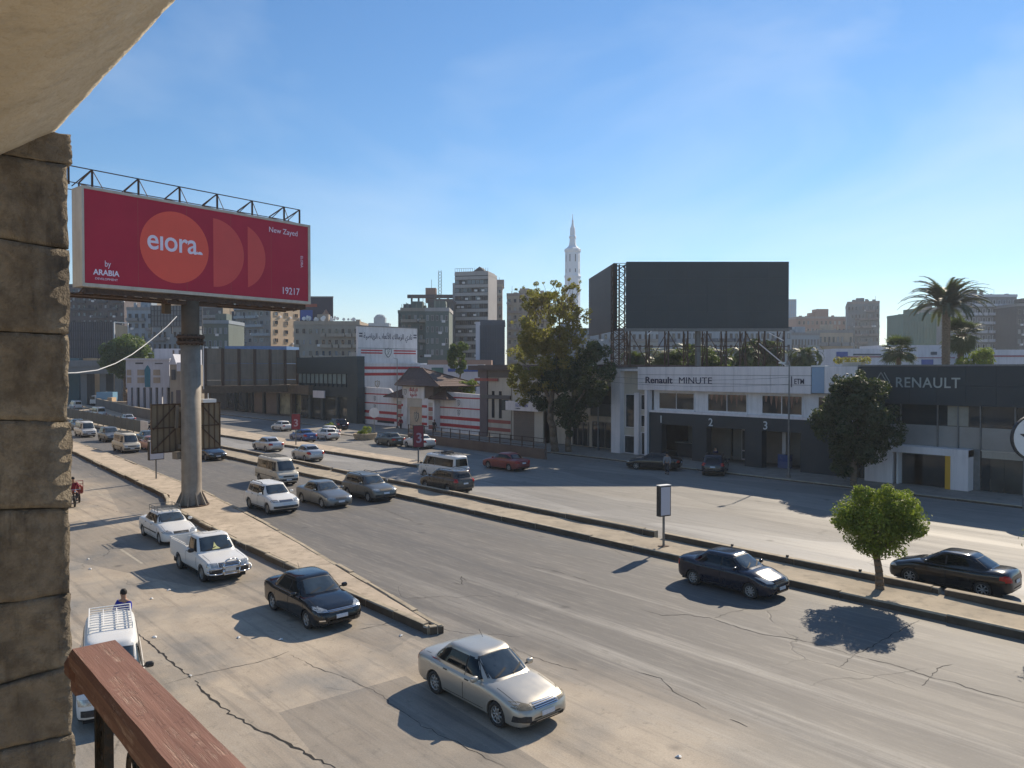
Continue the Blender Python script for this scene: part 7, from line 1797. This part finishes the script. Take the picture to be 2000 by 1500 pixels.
T('apartment_block', 'wide grey block with white balcony bands right of the palms', 1866, 1984, 580, 262, HZ['grey'], HZ['white'], 11, 12, 'balcony', seed=29); T('apartment_block', 'dark block at the right border of the skyline', 1984, 2070, 598, 250, HZ['dark'], HZ['grey'], 9, 8, 'punch', seed=30)
T('apartment_block', 'bluish grey block seen through the steel legs, left half', 1010, 1300, 646, 260, HZ['blue'], HZ['grey'], 6, 26, 'balcony', seed=31); T('apartment_block', 'bluish grey block seen through the steel legs, right half', 1300, 1545, 644, 235, HZ['blue'], HZ['dkblue'], 6, 24, 'balcony', seed=32)
# white low compound
def lowblock(name, label, px0, px1, ytop, D, mat, bands=(), depth=10):
    p = P(px0, 750, D); w = (px1-px0)/FO*D; h = P(px0, ytop, D).z; t = thing(name, label, 'building', (p.x, p.y, 0), VIEWYAW); MB().box(0, w, 0, depth, 0, h).build('wall', mat, t)
    for a, b, y0_, y1_, mt in bands: MB().box((a-px0)/FO*D, (b-px0)/FO*D, -.12, -.001, P(px0, y1_, D).z, P(px0, y0_, D).z).build('band', mt, t)
    return t
fb = pm('far_blue_panel', (.03,.08,.30), .6, var=.1, bump=0); fr_ = pm('far_red_band', (.25,.06,.09), .7, var=.1, bump=0)
lowblock('white_hall', 'low white hall with blue panels at its left end beyond the showroom roof', 1631, 1722, 681, 150, HZ['white'], [(1633,1655,687,700,fb),(1633,1722,696,698,fr_),(1666,1720,691,694,HZ['dkblue'])])
lowblock('white_hall', 'middle low white hall with a small dark window and blue gate behind palms', 1722, 1905, 674, 155, HZ['white'], [(1725,1760,690,694,HZ['dkblue']),(1817,1829,687,693,HZ['dkblue']),(1725,1905,698,699.5,fr_),(1799,1822,702,712,fb)])
lowblock('white_hall', 'long low white hall with a red stripe at the right border', 1905, 2060, 683, 148, HZ['white'], [(1930,2058,694,697,fr_)])
lowblock('court_building', 'low white and blue building with a dark panel beyond the gatehouse', 820, 945, 712, 125, HZ['white'], [(843,866,718,735,HZ['teal']),(875,940,720,726,fb),(868,930,752,764,fb)])
lowblock('yard_wall', 'low red brown roof strip behind the club gatehouse', 820, 960, 703, 160, HZ['brick'])
lowblock('sports_hall', 'pale blue low roof behind the large blank brown billboard', 440, 560, 676, 170, pm('far_blue_roof', (.07,.17,.36), .6, var=.2, bump=0, world=True))
# rooftop hoardings
def hoarding(label, px0, px1, ya, yb, D, mat, ribs, legs=True, cat='hoarding', gm_=None):
    p = P(px0, 750, D); w = (px1-px0)/FO*D; z0, z1 = P(px0, yb, D).z, P(px0, ya, D).z; t = thing('hoarding', label, cat, (p.x, p.y, z0-2 if legs else 0), VIEWYAW); o = z0-2 if legs else 0
    MB().box(0, w, .1, .3, z0-o, z1-o).build('sheet', mat, t); m = MB()
    for i in range(ribs+1): m.bar((w*i/ribs, 0, z0-o), (w*i/ribs, 0, z1-o), .16)
    for i in range(5): z = z0-o+(z1-z0)*i/4; m.bar((0, -.1, z), (w, -.1, z), .14)
    m.build('lattice', gm_ or HZ['dark'], t)
    if legs: m = MB(); [m.bar((w*i/5, .2, 0), (w*i/5, .2, 2), .3) for i in range(6)]; m.build('legs', HZ['dark'], t)
    return t, w, z0-o, z1-o
hoarding('back of a wide lattice hoarding on the roof left of the thick pole', 296, 396, 597, 637, 200, HZ['grey'], 16)
t, w, z0, z1 = hoarding('ribbed back of a big hoarding at the far left above the flyover', 136, 222, 629, 699, 190, colr('hoarding_sheet', (.17,.16,.17)), 20, False)
m = MB(); m.bar((w+.3,0,z0),(w+.3,0,z1),.25); m.bar((w+.3,0,z1),(w+2.2,3,z1-.1),.2); m.bar((w+2.2,3,z0),(w+2.2,3,z1-.1),.2); m.build('bright_frame', M['white'], t)
MB().add([(w+.4,.5,z0),(w+2.2,3.2,z0),(w+2.2,3.2,z1-.9),(w+.4,.5,z1-.5)], [(0,1,2,3)]).build('tan_sheet', HZ['beige'], t); 
t, w, z0, z1 = hoarding('dark rooftop hoarding with an orange print beyond the red billboard', 586, 651, 581, 627, 204, pm('dark_poster', (.035,.03,.05), .6, var=.3, scale=.1, bump=0, world=True), 1)
for ch in list(t.children):
    if ch.name.startswith('lattice'): bpy.data.objects.remove(ch)
text('HOMES', 1.1, pm('orange_print', (.36,.08,.03), .6, var=.1, bump=0), t, (.3, .06, z1-2.6), sx=1.4) if False else None
MB().prism_y([(.2,z1-1.7),(4.6,z1-1.7),(4.6,z1-2.5),(.2,z1-2.5)][::-1], .02, .09).build('print_band', pm('orange_print', (.33,.07,.03), .6, var=.3, scale=.8, bump=0, world=True), t); MB().prism_y([(5,z0),(8.4,z0),(8,z0+1.6),(7,z0+3.2),(6,z0+1.9)], .02, .09).build('print_shape', HZ['brick'], t); MB().box(.2, 3.4, .02, .09, z0+.3, z0+2.9).build('print_window', fb, t)
MB().box(-.1, w+.1, -.15, .35, z1, z1+.3).build('top_edge', HZ['grey'], t)
# corner shop, flyover, yellow wall at far left
cs_ = thing('corner_shop', 'pale two storey corner shop with a teal pointed arch and shaded arcade', 'shop building', P(246, 750, 150)*Vector((1,1,0)), VIEWYAW)
D_ = 150; k_ = D_/FO
def q(px): return (px-246)*k_
def zz(py): return P(246, py, D_).z
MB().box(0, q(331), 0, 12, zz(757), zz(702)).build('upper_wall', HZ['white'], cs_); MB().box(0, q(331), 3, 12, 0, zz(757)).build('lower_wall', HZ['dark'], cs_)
for px in (252, 263, 276, 288, 300, 312, 322): MB().box(q(px)-.35, q(px)+.35, 0, .6, 0, zz(757)).build('pillar', HZ['white'], cs_)
tp = pm('teal_arch', (.02,.17,.24), .5, var=.15, bump=0); MB().prism_y([(q(283.5),zz(756)),(q(293.5),zz(756)),(q(294),zz(722)),(q(291.5),zz(717)),(q(288.5),zz(713)),(q(285.5),zz(717)),(q(283),zz(722))][::-1], -.1, .02).build('arch_panel', tp, cs_)
for px, wd in ((252,3.5),(275,6),(306,6)):
    for a, b in ((748,737),(733,722)): m = MB().box(q(px)-.1*wd, q(px)+.1*wd+.1, -.12, .02, zz(a), zz(b)); m.build('window', HZ['tan'], cs_)
MB().box(q(265), q(280), -.08, .0, zz(711), zz(708)).build('lettering_band', HZ['dark'], cs_); MB().box(q(303), q(318), -.08, .0, zz(711), zz(709)).build('lettering_band', HZ['dark'], cs_)
MB().box(q(246)-.2, q(331)+.2, -.3, .3, zz(703), zz(700)).build('cornice', HZ['white'], cs_)
th_ = thing('gabled_house', 'small grey stone house with a dark oriel window right of the corner shop', 'house', P(332, 750, 146)*Vector((1,1,0)), VIEWYAW); k2 = 146/FO
MB().box(0, 30*k2, 0, 9, 0, P(332, 712, 146).z).build('wall', HZ['sand'], th_); z_ = P(332, 712, 146).z; MB().prism_y([(-.2,z_),(14*k2,z_),(7*k2,z_+2.0)], -.2, 6).build('gable', HZ['white'], th_); MB().box(5*k2, 11*k2, -.5, .02, P(332, 742, 146).z, P(332, 722, 146).z).build('oriel', HZ['dark'], th_)
MB().box(16*k2, 31*k2, -.6, 3, P(332, 725, 146).z, P(332, 708, 146).z).build('roof_box', HZ['white'], th_); MB().box(2*k2, 6*k2, -.05, 0, 0, P(332, 765, 146).z).build('door', HZ['dark'], th_); MB().box(12*k2, 28*k2, -.05, 0, 0, P(332, 762, 146).z).build('shutter', HZ['brown'], th_)
lowblock('roof_house', 'pale rooftop house with an outside ladder above the corner shop', 302, 358, 681, 165, HZ['white'], [(338,341,684,700,HZ['brown']),(350,353,684,700,HZ['brown'])])
lowblock('yellow_wall', 'sunlit yellowish building below the far left hoarding', 153, 216, 690, 200, HZ['beige'], [(153,180,690,694,HZ['sand'])]); lowblock('teal_block', 'small teal grey building beside the stone pier under the hoarding', 128, 154, 682, 198, pm('far_teal_wall', (.07,.15,.19), .8, var=.1, bump=0))
fo = thing('flyover', 'grey concrete flyover deck crossing at the far left', 'flyover', P(128, 750, 185)*Vector((1,1,0)), VIEWYAW-.10); k3 = 185/FO
MB().box(-30, 98*k3, 0, 9, P(128, 730, 185).z, P(128, 705, 185).z).build('deck', HZ['grey'], fo); MB().box(-30, 98*k3, -.3, .0, P(128, 716, 185).z, P(128, 704, 185).z).build('parapet', HZ['white'] if False else HZ['grey'], fo)
for px in (20, 60, 92): MB().box(px*k3, px*k3+1.6, 2, 5, 0, P(128, 730, 185).z).build('column', HZ['grey'], fo)
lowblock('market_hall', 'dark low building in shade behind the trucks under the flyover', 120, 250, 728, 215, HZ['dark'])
tk = thing('box_truck', 'sky blue box truck parked under the flyover at the far left', 'truck', P(203, 750, 178)*Vector((1,1,0)), VIEWYAW)
MB().box(-1.8, 2.0, 0, 2.2, .8, 3.4).build('cargo_box', PA['truckblue'], tk); MB().prism_y([(-3.4,.7),(-1.9,.7),(-1.9,2.6),(-2.9,2.6),(-3.3,1.7)], .1, 2.1).build('cab', M['white'], tk)
for x in (-2.7, 1.1): MB().lathe([(.45,0),(.45,.3),(0,.3)], 12, 'y', (x,-.05,.45)).build('wheel', M['tyre'], tk)
MB().box(-3.25, -2.2, .06, .095, 1.7, 2.4).build('side_window', M['glass'], tk)
tk2 = thing('flatbed_truck', 'tan flatbed truck standing right of the sky blue box truck', 'truck', P(232, 750, 168)*Vector((1,1,0)), VIEWYAW)
MB().box(-1.5, 1.8, 0, 2.1, .8, 1.6).build('flatbed', HZ['tan'], tk2); MB().prism_y([(-2.9,.7),(-1.6,.7),(-1.6,2.5),(-2.5,2.5),(-2.8,1.7)], .1, 2.0).build('cab', HZ['beige'], tk2)
for x in (-2.2, 1.0): MB().lathe([(.45,0),(.45,.3),(0,.3)], 12, 'y', (x,-.05,.45)).build('wheel', M['tyre'], tk2)

# the near side of the avenue, beyond the pier
def near_block(label, x0, x1, h, mat, fl, cols, seed):
    t = thing('apartment_block', label, 'building', (x0, 4.0, 0)); w = x1-x0
    MB().box(0, w, -14, 0, 0, h).build('wall', mat, t); MB().box(-.1, w+.1, -14.1, .15, h, h+.9).build('parapet', HZ['white'], t)
    facade(t, Matrix.Translation((w, 0, 0)) @ Matrix.Rotation(math.pi, 4, 'Z'), w, h-.3, fl, cols, 'balcony', seed, mat, HZ['tan'])
    facade(t, Matrix.Translation((w, -14, 0)) @ Matrix.Rotation(math.pi/2, 4, 'Z'), 14, h-.3, fl, 4, 'punch', seed+1, mat, HZ['tan'])
near_block('sand coloured apartment block on our side of the street, nearest behind the pier', -66, -46, 19, HZ['sand'], 5, 6, 61)
near_block('grey apartment block on our side of the street, second behind the pier', -94, -68, 25, HZ['grey'], 7, 8, 62)
near_block('tan apartment block on our side of the street, third behind the pier', -128, -96, 22, HZ['tan'], 6, 10, 63)
near_block('pinkish apartment block on our side of the street, farthest behind the pier', -170, -130, 28, HZ['pink'], 8, 12, 64)
# ============================================================ AIR
if HAZE > 0:
    t = bpy.data.materials.new('air'); t.use_nodes = True; n_ = t.node_tree; n_.nodes.remove(n_.nodes['Principled BSDF'])
    v = n_.nodes.new('ShaderNodeVolumePrincipled'); v.inputs['Color'].default_value = (.80,.88,1,1); v.inputs['Density'].default_value = HAZE; v.inputs['Anisotropy'].default_value = .35
    n_.links.new(v.outputs[0], n_.nodes['Material Output'].inputs['Volume'])
    o = MB().box(-1950, 1950, -1950, 1950, -1.05, 85).build('haze', t); o['kind'] = 'stuff'
